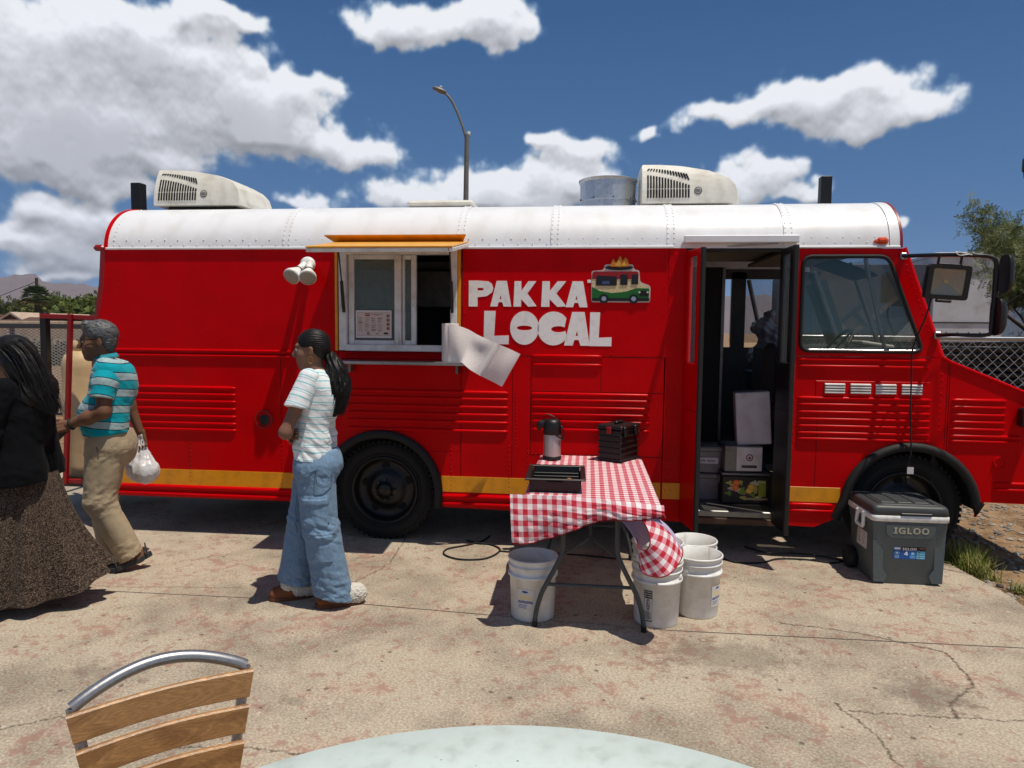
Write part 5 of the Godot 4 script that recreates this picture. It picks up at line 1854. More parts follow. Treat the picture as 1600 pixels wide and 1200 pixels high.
	for k in 3:
		img.fill_rect(Rect2i(14, 92 + k * 11, 36, 5), Color(0.6, 0.74, 0.88))
		img.fill_rect(Rect2i(136, 92 + k * 10, 40, 4), Color(0.62, 0.80, 0.90))
		img.fill_rect(Rect2i(196, 52 + k * 24, 22, 9), Color(0.05, 0.12, 0.25))
		img.fill_rect(Rect2i(224, 56 + k * 22, 22, 6), Color(0.05, 0.12, 0.25))
	img.fill_rect(Rect2i(208, 12, 40, 6), Color(0.8, 0.4, 0.35))
	st = ST()
	print_rect(st, .208, .094, Transform3D(Basis.IDENTITY, Vector3(.004, .245, .2175)), 0.003)
	put("sticker", st, picture("cooler_sticker", img, 0.4), c)
	lettering("sticker_name", "IGLOO", .019, Vector3(.005, .275, .2212), M.letter_white, c, Basis.IDENTITY, 1.1, 0.001)
	lettering("sticker_number", "4", .030, Vector3(-.017, .240, .2212), M.letter_white, c, Basis.IDENTITY, 1.1, 0.001)
	img = Image.create(96, 96, false, Image.FORMAT_RGB8)
	img.fill(Color(0.80, 0.78, 0.77))
	rng.seed = 70
	for k in 8:
		img.fill_rect(Rect2i(8, 8 + k * 10, rng.randi_range(20, 36), 4), Color(0.45, 0.42, 0.42))
		img.fill_rect(Rect2i(52, 8 + k * 10, rng.randi_range(20, 36), 3), Color(0.52, 0.5, 0.5))
	st = ST()
	print_rect(st, .17, .145, Transform3D(Basis(Vector3.UP, -PI / 2) * Basis(Vector3.RIGHT, -0.03), Vector3(-.2285, .30, .02)), 0.004)
	put("sticker", st, picture("cooler_notice", img, 0.5), c)

func paper_roll() -> void:
	var p := thing("paper_roll", "white paper towel roll on the steel shelf with loose end blown sideways", "paper roll", Vector3(-1.045, 1.461, .13))
	var st := ST()
	st.set_smooth_group(1)
	lathe(st, [Vector2(.02, 0), Vector2(.062, 0), Vector2(.0635, .003), Vector2(.0635, .285), Vector2(.062, .288), Vector2(.02, .288)], 32)
	put("roll", st, M.paper, p)
	st = ST()
	lathe(st, [Vector2(.021, .286), Vector2(.021, .0), Vector2(.019, .0), Vector2(.019, .286)], 16)
	put("core", st, worn(mat("cardboard", Color(0.62, 0.50, 0.38), 0.85), M.t_fine, 4.0), p)
	var o := Vector3(-1.045, 1.461, .13)
	var keys := [[Vector3(-1.045, 1.746, .196), Vector3(-1.045, 1.463, .196)], [Vector3(-.985, 1.736, .19), Vector3(-.985, 1.46, .195)], [Vector3(-.90, 1.705, .16), Vector3(-.955, 1.455, .21)], [Vector3(-.83, 1.668, .17), Vector3(-.932, 1.458, .25)], [Vector3(-.745, 1.635, .22), Vector3(-.87, 1.41, .27)], [Vector3(-.665, 1.60, .23), Vector3(-.795, 1.365, .25)], [Vector3(-.585, 1.563, .18), Vector3(-.715, 1.322, .21)], [Vector3(-.505, 1.525, .16), Vector3(-.640, 1.280, .18)]]
	var A := []
	var B := []
	for k in keys:
		A.append(k[0] - o)
		B.append(k[1] - o)
	A = spline(A, 6)
	B = spline(B, 6)
	var grid := []
	for i in A.size():
		var row := []
		for k in 13:
			var s := k / 12.0
			var bow := 0.020 * sin(s * PI) * sin(i * 0.22) + (0.014 if i == 30 else 0.0) + 0.03 * exp(-pow((i - 22) / 5.0, 2) - pow((s - 0.15) / 0.25, 2))
			row.append(A[i].lerp(B[i], s) + Vector3(0, 0, bow))
		grid.append(row)
	st = ST()
	sheet(st, grid, [], 0.0012)
	put("loose_sheet", st, M.paper, p)

func menu_card() -> void:
	var img := Image.create(512, 384, false, Image.FORMAT_RGB8)
	img.fill(Color(0.83, 0.80, 0.79))
	img.fill_rect(Rect2i(22, 28, 468, 326), Color(0.42, 0.30, 0.30))
	img.fill_rect(Rect2i(25, 31, 462, 320), Color(0.80, 0.73, 0.70))
	rng.seed = 90
	img.fill_rect(Rect2i(138, 40, 64, 40), Color(0.50, 0.05, 0.08))
	img.fill_rect(Rect2i(148, 50, 44, 10), Color(0.85, 0.75, 0.72))
	img.fill_rect(Rect2i(220, 48, 170, 8), Color(0.45, 0.30, 0.28))
	img.fill_rect(Rect2i(270, 64, 60, 6), Color(0.45, 0.30, 0.28))
	for c in 4:
		var y := 102
		while y < 300:
			var head := rng.randf() < 0.14
			img.fill_rect(Rect2i(38 + c * 92, y, rng.randi_range(44, 78), 6 if head else 3), Color(0.48, 0.20, 0.2) if head else Color(0.52, 0.45, 0.43))
			y += 9
	for k in 4: disc(img, Vector2(462, 76 + k * 58), 22, Color(0.38, 0.22, 0.18)); 
	for k in 4: disc(img, Vector2(464, 74 + k * 58), 11, Color(0.62, 0.42, 0.28))
	disc(img, Vector2(180, 322), 20, Color(0.40, 0.26, 0.2))
	disc(img, Vector2(184, 320), 9, Color(0.75, 0.66, 0.55))
	img.fill_rect(Rect2i(400, 306, 64, 28), Color(0.12, 0.13, 0.13))
	img.fill_rect(Rect2i(286, 318, 44, 12), Color(0.45, 0.38, 0.33))
	var st := ST()
	print_rect(st, .288, .216, Transform3D(Basis.IDENTITY, Vector3(-1.681, 1.74, .002)), 0.003)
	meta(put("menu_card", st, picture("menu_print", img, 0.35)), "printed pale menu card taped to the serving window glass", "menu")

func work_light() -> void:
	var w := thing("work_light", "square black work light with tan reflector hung from the mirror arm", "work light", Vector3(2.395, 2.055, .36), 0.0)
	w.rotation = Vector3(0.10, 0.02, -0.06)
	var st := ST()
	ring_fill(st, rounded(V2([-.138, -.118, .138, -.118, .138, .112, -.138, .112]), .025), rounded(V2([-.105, -.088, .105, -.088, .105, .085, -.105, .085]), .012), -.035, .012)
	put("housing", st, M.black_plastic, w)
	boxed("back_plate", Vector3(0, 0, -.04), Vector3(.22, .19, .02), M.black_plastic, w)
	var tan := worn(mat("reflector", Color(0.62, 0.52, 0.44), 0.28, 0.75), M.t_fine, 6.0)
	var q := [Vector3(-.105, -.088, 0), Vector3(.105, -.088, 0), Vector3(.105, .085, 0), Vector3(-.105, .085, 0)]
	var p := [Vector3(-.012, -.010, -.03), Vector3(.012, -.010, -.03), Vector3(.012, .012, -.03), Vector3(-.012, .012, -.03)]
	for i in 4:
		st = ST()
		face(st, [q[i], q[(i + 1) % 4], p[(i + 1) % 4], p[i]], Vector3(0, 0, 1))
		put("reflector", st, tan, w)
	boxed("led_chip", Vector3(0, 0.001, -.028), Vector3(.026, .024, .004), worn(mat("led_yellow", Color(0.80, 0.62, 0.12), 0.5), M.t_fine, 9.0), w, 0.001)
	boxed("lens", Vector3(0, 0, .006), Vector3(.212, .176, .003), M.glass, w, 0.0)
	boxed("lower_lip", Vector3(-.01, -.128, .0), Vector3(.10, .022, .03), M.black_plastic, w, 0.006)
	for s in [-.075, .07]:
		boxed("hanger", Vector3(s, .145, -.015), Vector3(.012, .085, .02), M.black_metal, w, 0.003)
	boxed("hanger_bar", Vector3(0, .115, -.015), Vector3(.16, .012, .02), M.black_metal, w, 0.003)
	st = ST()
	tube(st, spline([Vector3(.10, .19, .02), Vector3(.04, .178, .015), Vector3(.02, .20, .0), Vector3(.08, .195, -.02), Vector3(.12, .185, .012)], 4), 0.003, 5)
	put("tie_wire", st, M.cooler_white, w)
	st = ST()
	var pts := [Vector3(2.31, 1.95, .33), Vector3(2.292, 1.82, .30), Vector3(2.305, 1.6, .10), Vector3(2.325, 1.40, .055), Vector3(2.335, 1.1, .05), Vector3(2.345, .86, .065), Vector3(2.33, .72, .05), Vector3(2.335, .66, .05)]
	tube(st, spline(pts, 5), 0.0055, 6)
	var cd := put("power_cord", st, M.black_rubber)
	meta(cd, "black power cord dangling down the red cab side to the wheel", "cord", "black power cords")
	boxed("plug", Vector3(2.335, .635, .05), Vector3(.03, .06, .025), M.black_rubber, cd, 0.006)
	boxed("tag", Vector3(2.35, .71, .058), Vector3(.045, .05, .002), M.paper, cd, 0.0)

func cords() -> void:
	var st := ST()
	var p := []
	for q in [[-.78, -.25], [-.82, -.10], [-.92, .02], [-1.06, .15], [-1.05, .29], [-.91, .38], [-.73, .33], [-.65, .12], [-.74, -.01], [-.86, -.03], [-.95, -.10]]: p.append(Vector3(q[0], .008, q[1]))
	p[9].y = .012
	tube(st, spline(p, 6), 0.0065, 6)
	meta(put("power_cord", st, M.black_rubber), "loop of thin black cord lying on the concrete left of the table", "cord", "black power cords")
	st = ST()
	p = []
	for q in [[-.66, .14], [-.36, .16], [-.07, .15], [.34, .2], [.75, .06], [1.0, .08], [1.12, .17], [1.3, .15], [1.45, .04], [1.66, .03], [1.84, .08], [2.0, -.05], [2.2, -.16], [2.3, -.2]]: p.append(Vector3(q[0], .007, q[1]))
	tube(st, spline(p, 6), 0.0065, 6)
	meta(put("power_cord", st, M.black_rubber), "long black cord running under the table towards the cool box", "cord", "black power cords")
	st = ST()
	p = []
	for q in [[1.25, -.2], [1.4, -.05], [1.62, -.07], [1.8, -.02], [1.9, .06]]: p.append(Vector3(q[0], .02, q[1]))
	tube(st, spline(p, 6), 0.0065, 6)
	meta(put("power_cord", st, M.black_rubber), "short black cord on the ground left of the cool box", "cord", "black power cords")

func doorway_things() -> void:
	var top := .341
	var tubm := worn(mat("tub_grey", Color(0.48, 0.49, 0.50), 0.5), M.t_dirt, 2.0)
	for k in 2:
		var t := thing("storage_tub", ["grey lidded storage tub at the bottom of the stack inside the doorway", "grey lidded tub with a paper label on top of the other tub in the doorway"][k], "storage tub", Vector3(.93, top + k * .222, -.52))
		var st := ST()
		var rings := []
		for q in [[.0, .16, .115], [.17, .175, .13]]:
			var r := []
			for v in rounded(PackedVector2Array([Vector2(-q[1], -q[2]), Vector2(q[1], -q[2]), Vector2(q[1], q[2]), Vector2(-q[1], q[2])]), .03, 4): r.append(Vector3(v.x, q[0], v.y))
			rings.append(r)
		loft(st, rings)
		put("tub_body", st, tubm, t)
		boxed("tub_lid", Vector3(0, .192, 0), Vector3(.375, .04, .285), tubm, t, 0.01)
		if k == 1:
			boxed("paper_label", Vector3(.03, .10, .132), Vector3(.21, .05, .004), M.box_white, t, 0.001)
			lettering("handwriting", "Whole Spice", .02, Vector3(.03, .10, .1345), M.black_plastic, t, Basis.IDENTITY, 1.0, 0.001)
	var b := thing("printed_crate", "dark metal box printed with fruit and a drink, lowest on the door step", "box", Vector3(1.265, top, -.42), 0.03)
	boxed("box_body", Vector3(0, .115, 0), Vector3(.39, .23, .30), M.interior_dark, b, 0.008)
	boxed("box_lid", Vector3(0, .240, 0), Vector3(.40, .022, .31), M.work_steel, b, 0.006)
	var img := Image.create(256, 160, false, Image.FORMAT_RGB8)
	img.fill(Color(0.10, 0.10, 0.08))
	rng.seed = 101
	for k in 26:
		var c := Vector2(rng.randf_range(10, 190), rng.randf_range(30, 150))
		for i in 30: disc(img, c + Vector2(i, -i * rng.randf_range(-0.6, 0.6)) * 1.0, 4, [Color(0.45, 0.55, 0.12), Color(0.70, 0.66, 0.30), Color(0.30, 0.16, 0.22), Color(0.78, 0.76, 0.62)][k % 4])
	for c in [Vector2(70, 36), Vector2(66, 66), Vector2(140, 84), Vector2(150, 60)]:
		disc(img, c, 19, Color(0.86, 0.36, 0.08) if c.x < 100 else Color(0.84, 0.62, 0.14))
		disc(img, c, 13, Color(0.93, 0.50, 0.16) if c.x < 100 else Color(0.92, 0.76, 0.34))
	img.fill_rect(Rect2i(190, 30, 40, 90), Color(0.58, 0.60, 0.18))
	img.fill_rect(Rect2i(192, 20, 36, 16), Color(0.70, 0.74, 0.42))
	img.fill_rect(Rect2i(110, 128, 130, 14), Color(0.66, 0.60, 0.42))
	var st := ST()
	print_rect(st, .37, .205, Transform3D(Basis.IDENTITY, Vector3(0, .115, .150)), 0.003)
	put("printed_front", st, picture("fruit_print", img, 0.45), b)
	boxed("clasp", Vector3(-.202, .18, .05), Vector3(.012, .07, .035), M.steel, b, 0.003)
	var s := thing("steel_box", "pale metal box with a small red ring on its plate, on the fruit box", "box", Vector3(1.235, top + .254, -.42), 0.05)
	boxed("box_body", Vector3(0, .105, 0), Vector3(.30, .21, .26), M.work_steel, s, 0.006)
	boxed("front_plate", Vector3(.045, .105, .132), Vector3(.20, .19, .006), M.window_alu, s, 0.003)
	boxed("slot", Vector3(.045, .045, .136), Vector3(.12, .022, .006), M.lead_grey, s, 0.003)
	st = ST()
	var ring := []
	for k in 24: ring.append(Vector3(.045 + cos(TAU * k / 24.0) * .024, .118 + sin(TAU * k / 24.0) * .024, .137))
	tube(st, ring, 0.004, 5, false, true)
	prism(st, arc(Vector2(.045, .116), .010, 0, 340, 10), .135, .139)
	put("red_ring", st, worn(mat("mark_red", Color(0.55, 0.08, 0.06), 0.5), M.t_fine, 8.0), s)
	var w := thing("white_panel", "tall white flat box leaning on top of the metal box in the doorway", "box", Vector3(1.335, top + .465, -.40), -0.06)
	w.rotation.z = 0.07
	boxed("box_body", Vector3(0, .215, 0), Vector3(.265, .42, .14), M.box_white, w, 0.006)
	boxed("seam", Vector3(0, .43, 0), Vector3(.25, .005, .10), M.interior_grey, w, 0.001)
	var bag := body_mesh([ball(Vector3(0, .12, 0), Vector3(.16, .13, .15), 0.05), ball(Vector3(.05, .30, 0), Vector3(.12, .13, .12), 0.05), ball(Vector3(-.05, .40, .02), Vector3(.09, .08, .09), 0.05), cap(Vector3(0, .44, 0), Vector3(.03, .52, 0), .03, .05, 0.05)], 0.014, func(p): return 0.014 * sin(p.x * 60.0 + p.y * 35.0) * cos(p.z * 50.0 - p.y * 40.0))
	var bg := put("plastic_bag", bag, worn(mat("bag_grey", Color(0.55, 0.57, 0.60), 0.4), M.t_soft, 3.0))
	bg.position = Vector3(1.68, 1.35, -1.55)
	meta(bg, "crumpled grey bag piled by the far cab window, seen through the doorway", "bag")
	var crate := thing("blue_crate", "dark blue plastic crate seen deep inside through the doorway", "crate", Vector3(1.70, 1.06, -1.50))
	boxed("crate_body", Vector3(0, .14, 0), Vector3(.34, .28, .34), worn(mat("crate_blue", Color(0.10, 0.20, 0.32), 0.5), M.t_fine, 3.0), crate, 0.01)
	boxed("crate_rim", Vector3(0, .27, 0), Vector3(.37, .03, .37), M["crate_blue"], crate, 0.008)
	var shelf := thing("shelf_unit", "low dark shelf unit holding the crate and bag behind the driver seat", "shelf", Vector3(1.70, .63, -1.55))
	boxed("shelf_box", Vector3(0, .21, 0), Vector3(.5, .42, .5), M.interior_dark, shelf)

func near_things() -> void:
	folding_table()
	bucket("bucket", "white bucket with a blue and yellow print under the table's left leg", Vector3(-.305, 0, 1.315), -0.25, 1)
	bucket("bucket", "white bucket with black warning print, lower of the pair by the table's right leg", Vector3(.425, 0, 1.30), -0.45, 2)
	bucket("bucket", "white bucket nested on top of another, half hidden under the curled gingham corner", Vector3(.425, .115, 1.30), 0.6, 0)
	bucket("bucket", "stained white bucket with a blue print, standing right of the nested pair", Vector3(.682, 0, 1.135), 0.95, 1)
	bucket("bucket", "plain white bucket behind the stained one, furthest from the camera", Vector3(.70, 0, .845), 1.9, 0)
	cooler()
	paper_roll()
	menu_card()
	work_light()
	cords()
	doorway_things()

# ---------------------------------------------------------------- the place round the truck
func leaf_mat(called: String) -> StandardMaterial3D:
	var m := mat(called, Color(1, 1, 1), 0.62)
	m.vertex_color_use_as_albedo = true
	m.metallic_specular = 0.3
	m.backlight_enabled = true
	m.backlight = Color(0.5, 0.55, 0.3)
	return m

func sprig(n: int, size: float, width: float, sd: int) -> Mesh:
	# a thin stem with n pairs of small leaflets
	var st := ST()
	rng.seed = sd
	for i in n:
		var t := float(i + 1) / n
		for s in [-1, 1]:
			var o := Vector3(0, t * size, 0)
			var d := Vector3(s * 1.0, rng.randf_range(0.2, 0.7), rng.randf_range(-0.6, 0.6)).normalized() * size * rng.randf_range(0.35, 0.55)
			var w := d.cross(Vector3(0, 0.3, 1)).normalized() * width
			face(st, [o, o + d * 0.5 + w, o + d, o + d * 0.5 - w], Vector3(0, 0.4, 1))
	st.generate_normals()
	return st.commit()

func grow(st: SurfaceTool, from: Vector3, dir: Vector3, length: float, r: float, depth: int, tips: Array, bend: float, rise: float) -> void:
	var pts := [from]
	var rad := [r]
	var p := from
	var d := dir
	var n := 5
	for i in n:
		d = (d + Vector3(rng.randf_range(-1, 1), rng.randf_range(-0.7, 0.7) + rise, rng.randf_range(-1, 1)) * bend).normalized()
		p += d * length / n
		pts.append(p)
		rad.append(r * lerpf(1.0, 0.55, (i + 1.0) / n))
		if depth <= 1: tips.append([p, d])
	tube(st, pts, rad, 6 if depth > 1 else 4, true)
	if depth <= 0: return
	var kids := 3 if depth > 1 else 4
	for k in kids:
		var at: int = n if k == 0 else rng.randi_range(2, n)
		var side := Vector3(rng.randf_range(-1, 1), rng.randf_range(-0.25, 0.5), rng.randf_range(-1, 1)).normalized()
		grow(st, pts[at], (d * 0.7 + side * 0.85).normalized(), length * rng.randf_range(0.55, 0.8), rad[at] * 0.7, depth - 1, tips, bend, rise)

func tree(called: String, label: String, category: String, at: Vector3, h: float, trunk: float, sd: int, group: String, leaf: Mesh, m: Material, per: int, spread: float, tint: Color, depth := 3, bend := 0.22, rise := 0.03, droop := 0.0) -> Node3D:
	var t := thing(called, label, category, at, 0.0, group)
	rng.seed = sd
	var st := ST()
	var tips := []
	var lean := Vector3(rng.randf_range(-0.15, 0.15), 1, rng.randf_range(-0.15, 0.15)).normalized()
	var n := 4
	var base := [Vector3(0, -0.1, 0), lean * h * 0.12, lean * h * 0.24]
	tube(st, base, [trunk * 1.3, trunk, trunk * 0.85], 8)
	for k in n:
		var a := TAU * (k + rng.randf_range(-0.2, 0.2)) / n
		grow(st, base[2], Vector3(cos(a) * 0.75, rng.randf_range(0.6, 1.1), sin(a) * 0.75).normalized(), h * 0.36, trunk * 0.6, depth - 1, tips, bend, rise)
	if not M.has("bark"): worn(mat("bark", Color(0.26, 0.21, 0.17), 0.9), M.t_dirt, 2.0, M.t_grain, 0.6)
	put("trunk", st, M.bark, t)
	var xf := []
	var cols := []
	for tip in tips:
		for k in per:
			var p: Vector3 = tip[0] + Vector3(rng.randfn(), rng.randfn() * 0.7 - droop, rng.randfn()) * spread
			var b := Basis(Vector3(rng.randf_range(-1, 1), rng.randf_range(-1, 1), rng.randf_range(-1, 1)).normalized(), rng.randf() * TAU).scaled(Vector3.ONE * rng.randf_range(0.7, 1.3))
			xf.append(Transform3D(b, p))
			var v := rng.randf_range(0.6, 1.45)
			cols.append(Color(tint.r * v * rng.randf_range(0.85, 1.2), tint.g * v, tint.b * v * rng.randf_range(0.8, 1.1)))
	scatter("crown", leaf, m, xf, t, cols)
	return t

func palm(at: Vector3, h: float) -> void:
	var t := thing("palm_tree", "fan palm with spiky crown rising above the left trees", "palm tree", at)
	var st := ST()
	tube(st, [Vector3(0, -.1, 0), Vector3(0.05, h * .35, 0), Vector3(0, h * .72, 0)], [.22, .18, .16], 10)
	put("trunk", st, M.bark, t)
	rng.seed = 31
	var g := worn(mat("palm_green", Color(0.33, 0.40, 0.20), 0.55), M.t_fine, 1.0)
	g.backlight_enabled = true
	g.backlight = Color(0.3, 0.35, 0.15)
	var dry := worn(mat("palm_dry", Color(0.52, 0.46, 0.30), 0.7), M.t_fine, 1.0)
	for k in 40:
		var up := lerpf(-0.75, 1.35, (k + 0.5) / 40.0)
		var a := k * 2.399
		var d := Vector3(cos(a) * cos(up), sin(up), sin(a) * cos(up))
		var o := Vector3(0, h * .74, 0)
		var stem := o + d * 0.55
		st = ST()
		tube(st, [o, stem], [.02, .012], 4)
		var side := d.cross(Vector3.UP).normalized()
		var nrm := side.cross(d).normalized()
		for i in 15:   # the blades of one fan
			var f := lerpf(-1.25, 1.25, i / 14.0)
			var bd := (d * cos(f) + side * sin(f)).normalized()
			var w := bd.cross(nrm).normalized() * 0.035
			var tip := stem + bd * rng.randf_range(0.55, 0.75) + Vector3(0, -0.14, 0)
			face(st, [stem, stem + bd * 0.36 + w, tip, stem + bd * 0.36 - w], nrm)
		put("frond", st, g if up > -0.35 else dry, t)

func mountains() -> void:
	var st := ST(true)
	var n1 := noise(0.006, 4, 71)
	var n2 := noise(0.03, 5, 72)
	var rows := []
	for j in 26:
		var row := []
		var t := j / 25.0
		for i in 260:
			var az := deg_to_rad(lerpf(-75.0, 25.0, i / 259.0))
			var r := lerpf(2400.0, 3300.0, t)
			var deg := rad_to_deg(az)
			var ridge := 158.0 + 10.0 * n1.get_noise_1d(deg * 60.0) + 8.0 * n2.get_noise_1d(deg * 40.0)
			ridge += 22.0 * exp(-pow((deg + 40.3) / 1.15, 2)) + 14.0 * smoothstep(-42.8, -42.0, deg) * (1.0 - smoothstep(-40.0, -39.2, deg)) - 26.0 * (1.0 - smoothstep(-44.5, -42.6, deg))
			# a cliff near the crest over a long talus slope cut by gullies
			var rise := 0.62 * pow(minf(t / 0.72, 1.0), 1.25) + 0.38 * smoothstep(0.70, 0.80, t)
			var gully := n2.get_noise_2d(deg * 26.0, t * 30.0) * 20.0 * sin(minf(t, 0.9) * PI)
			row.append(Vector3(sin(az) * r, maxf(ridge * rise + gully, -4.0) - 2.0, -cos(az) * r))
		rows.append(row)
	sheet(st, rows)
	var m := worn(mat("mountain_rock", Color(0.50, 0.42, 0.37), 0.95), noisetex(noise(0.03, 6, 73), 512, [Color(0.70, 0.70, 0.62), Color(0.9, 0.88, 0.84), Color(1, 1, 1)]), 0.004)
	m.metallic_specular = 0.1
	meta(put("mountains", st, m), "", "", "", "structure")

func mesh_fence() -> void:
	# steel fence of expanded mesh on the far left
	var f := thing("mesh_fence", "grey diamond mesh fence with a flat top rail behind the walking people", "fence", Vector3(-10.5, 0, -6.5))
	var a := -5.5
	var b := 7.5
	boxed("top_rail", Vector3((a + b) * .5, 1.70, 0), Vector3(b - a, .085, .06), M.lead_grey, f, 0.008)
	boxed("bottom_rail", Vector3((a + b) * .5, .10, 0), Vector3(b - a, .05, .05), M.lead_grey, f, 0.006)
	for x in [-5.4, -2.7, 0.0, 2.7, 5.4]:
		boxed("post", Vector3(x, .84, -.04), Vector3(.07, 1.72, .06), M.lead_grey, f, 0.006)
	var wire := worn(mat("mesh_steel", Color(0.74, 0.73, 0.71), 0.5, 0.2), M.t_fine, 3.0)
	var strand := ST()
	var w := 0.105
	var h := 0.0265
	for i in 59:   # one zigzag strand running upwards; its copies make the mesh
		var s := 1 if i % 2 == 0 else -1
		var p0 := Vector3(-s * w * .25, .10 + i * h, 0)
		var p1 := Vector3(s * w * .25, .10 + (i + 1) * h, 0)
		var n := (p1 - p0).cross(Vector3(0, 0, 1)).normalized() * 0.0045
		face(strand, [p0 - n, p0 + n, p1 + n, p1 - n], Vector3(0, 0, 1))
		face(strand, [p0 - n + Vector3(0, 0, -.012), p0 + n + Vector3(0, 0, -.012), p1 + n + Vector3(0, 0, -.012), p1 - n + Vector3(0, 0, -.012)], Vector3(0, 0, -1))
		face(strand, [p0 + n, p1 + n, p1 + n + Vector3(0, 0, -.012), p0 + n + Vector3(0, 0, -.012)], n)
		face(strand, [p0 - n, p1 - n, p1 - n + Vector3(0, 0, -.012), p0 - n + Vector3(0, 0, -.012)], -n)
	strand.generate_normals()
	var sm := strand.commit()
	var xf := []
	var x := a
	var flip := false
	while x < b:
		xf.append(Transform3D(Basis(Vector3(-1, 0, 0) if flip else Vector3(1, 0, 0), Vector3.UP, Vector3(0, 0, 1)), Vector3(x, 0, 0)))
		x += w * .5
		flip = not flip
	scatter("mesh", sm, wire, xf, f)

func link_fence() -> void:
	var f := thing("chain_link_fence", "chain link fence with shiny top pipe behind the truck's hood", "fence", Vector3(4.6, 0, -2.5))
	var st := ST()
	tube(st, [Vector3(-2.6, 1.665, 0), Vector3(5.4, 1.66, 0)], 0.022, 10)
	put("top_pipe", st, M.steel, f)
	for x in [-2.5, .9, 4.3]:
		st = ST()
		tube(st, [Vector3(x, 0, 0), Vector3(x, 1.68, 0)], 0.025, 8)
		put("post", st, M.steel, f)
	var strand := ST()
	var w := 0.105
	for i in 32:
		var s := 1 if i % 2 == 0 else -1
		tube(strand, [Vector3(-s * w * .25, i * .0525, s * .004), Vector3(s * w * .25, (i + 1) * .0525, s * .004)], 0.0026, 4, false)
	strand.generate_normals()
	var sm := strand.commit()
	var xf := []
	for i in 148: xf.append(Transform3D(Basis.IDENTITY if i % 2 == 0 else Basis(Vector3(-1, 0, 0), Vector3.UP, Vector3(0, 0, -1)), Vector3(-2.5 + i * w * .5, 0, 0)))
	scatter("wire", sm, M.galvanised, xf, f)

func street_lamp() -> void:
	var l := thing("street_lamp", "tall grey street lamp with curved arm standing behind the truck", "street lamp", Vector3(-4.5, 0, -20.5))
	var pm := worn(mat("lamp_pole", Color(0.50, 0.49, 0.46), 0.5, 0.3), M.t_dirt, 1.0)
	var st := ST()
	tube(st, [Vector3(-.06, 0, 0), Vector3(-.05, 4.4, 0), Vector3(.0, 8.75, 0)], [.13, .105, .085], 12)
	put("pole", st, pm, l)
	st = ST()
	tube(st, spline([Vector3(-.01, 8.5, 0), Vector3(-.16, 9.05, .02), Vector3(-.42, 9.68, .05), Vector3(-.62, 10.02, .1), Vector3(-.82, 10.22, .15)], 5), 0.045, 8)
	put("arm", st, pm, l)
	st = ST()
	lathe(st, [Vector2(.0, .14), Vector2(.06, .13), Vector2(.07, .06), Vector2(.06, 0), Vector2(0, 0)], 12, Transform3D(Basis.IDENTITY, Vector3(.06, 8.72, 0)))
	put("photocell", st, M.cooler_white, l)
	var head := body_mesh([ball(Vector3(-.98, 10.28, .2), Vector3(.27, .085, .15), 0.05, Basis(Vector3.BACK, -0.35)), cap(Vector3(-.80, 10.20, .15), Vector3(-.95, 10.27, .18), .06, .09, 0.05)], 0.02)
	put("lamp_head", head, pm, l)
	st = ST(true)
	lathe(st, [Vector2(0, -.06), Vector2(.10, -.05), Vector2(.13, .0), Vector2(.12, .02), Vector2(0, .02)], 16, Transform3D(Basis(Vector3.BACK, -0.35), Vector3(-1.02, 10.24, .21)))
	put("lens", st, M.glass, l)
	boxed("sensor", Vector3(-.92, 10.385, .2), Vector3(.09, .07, .08), M.cooler_white, l, 0.02)

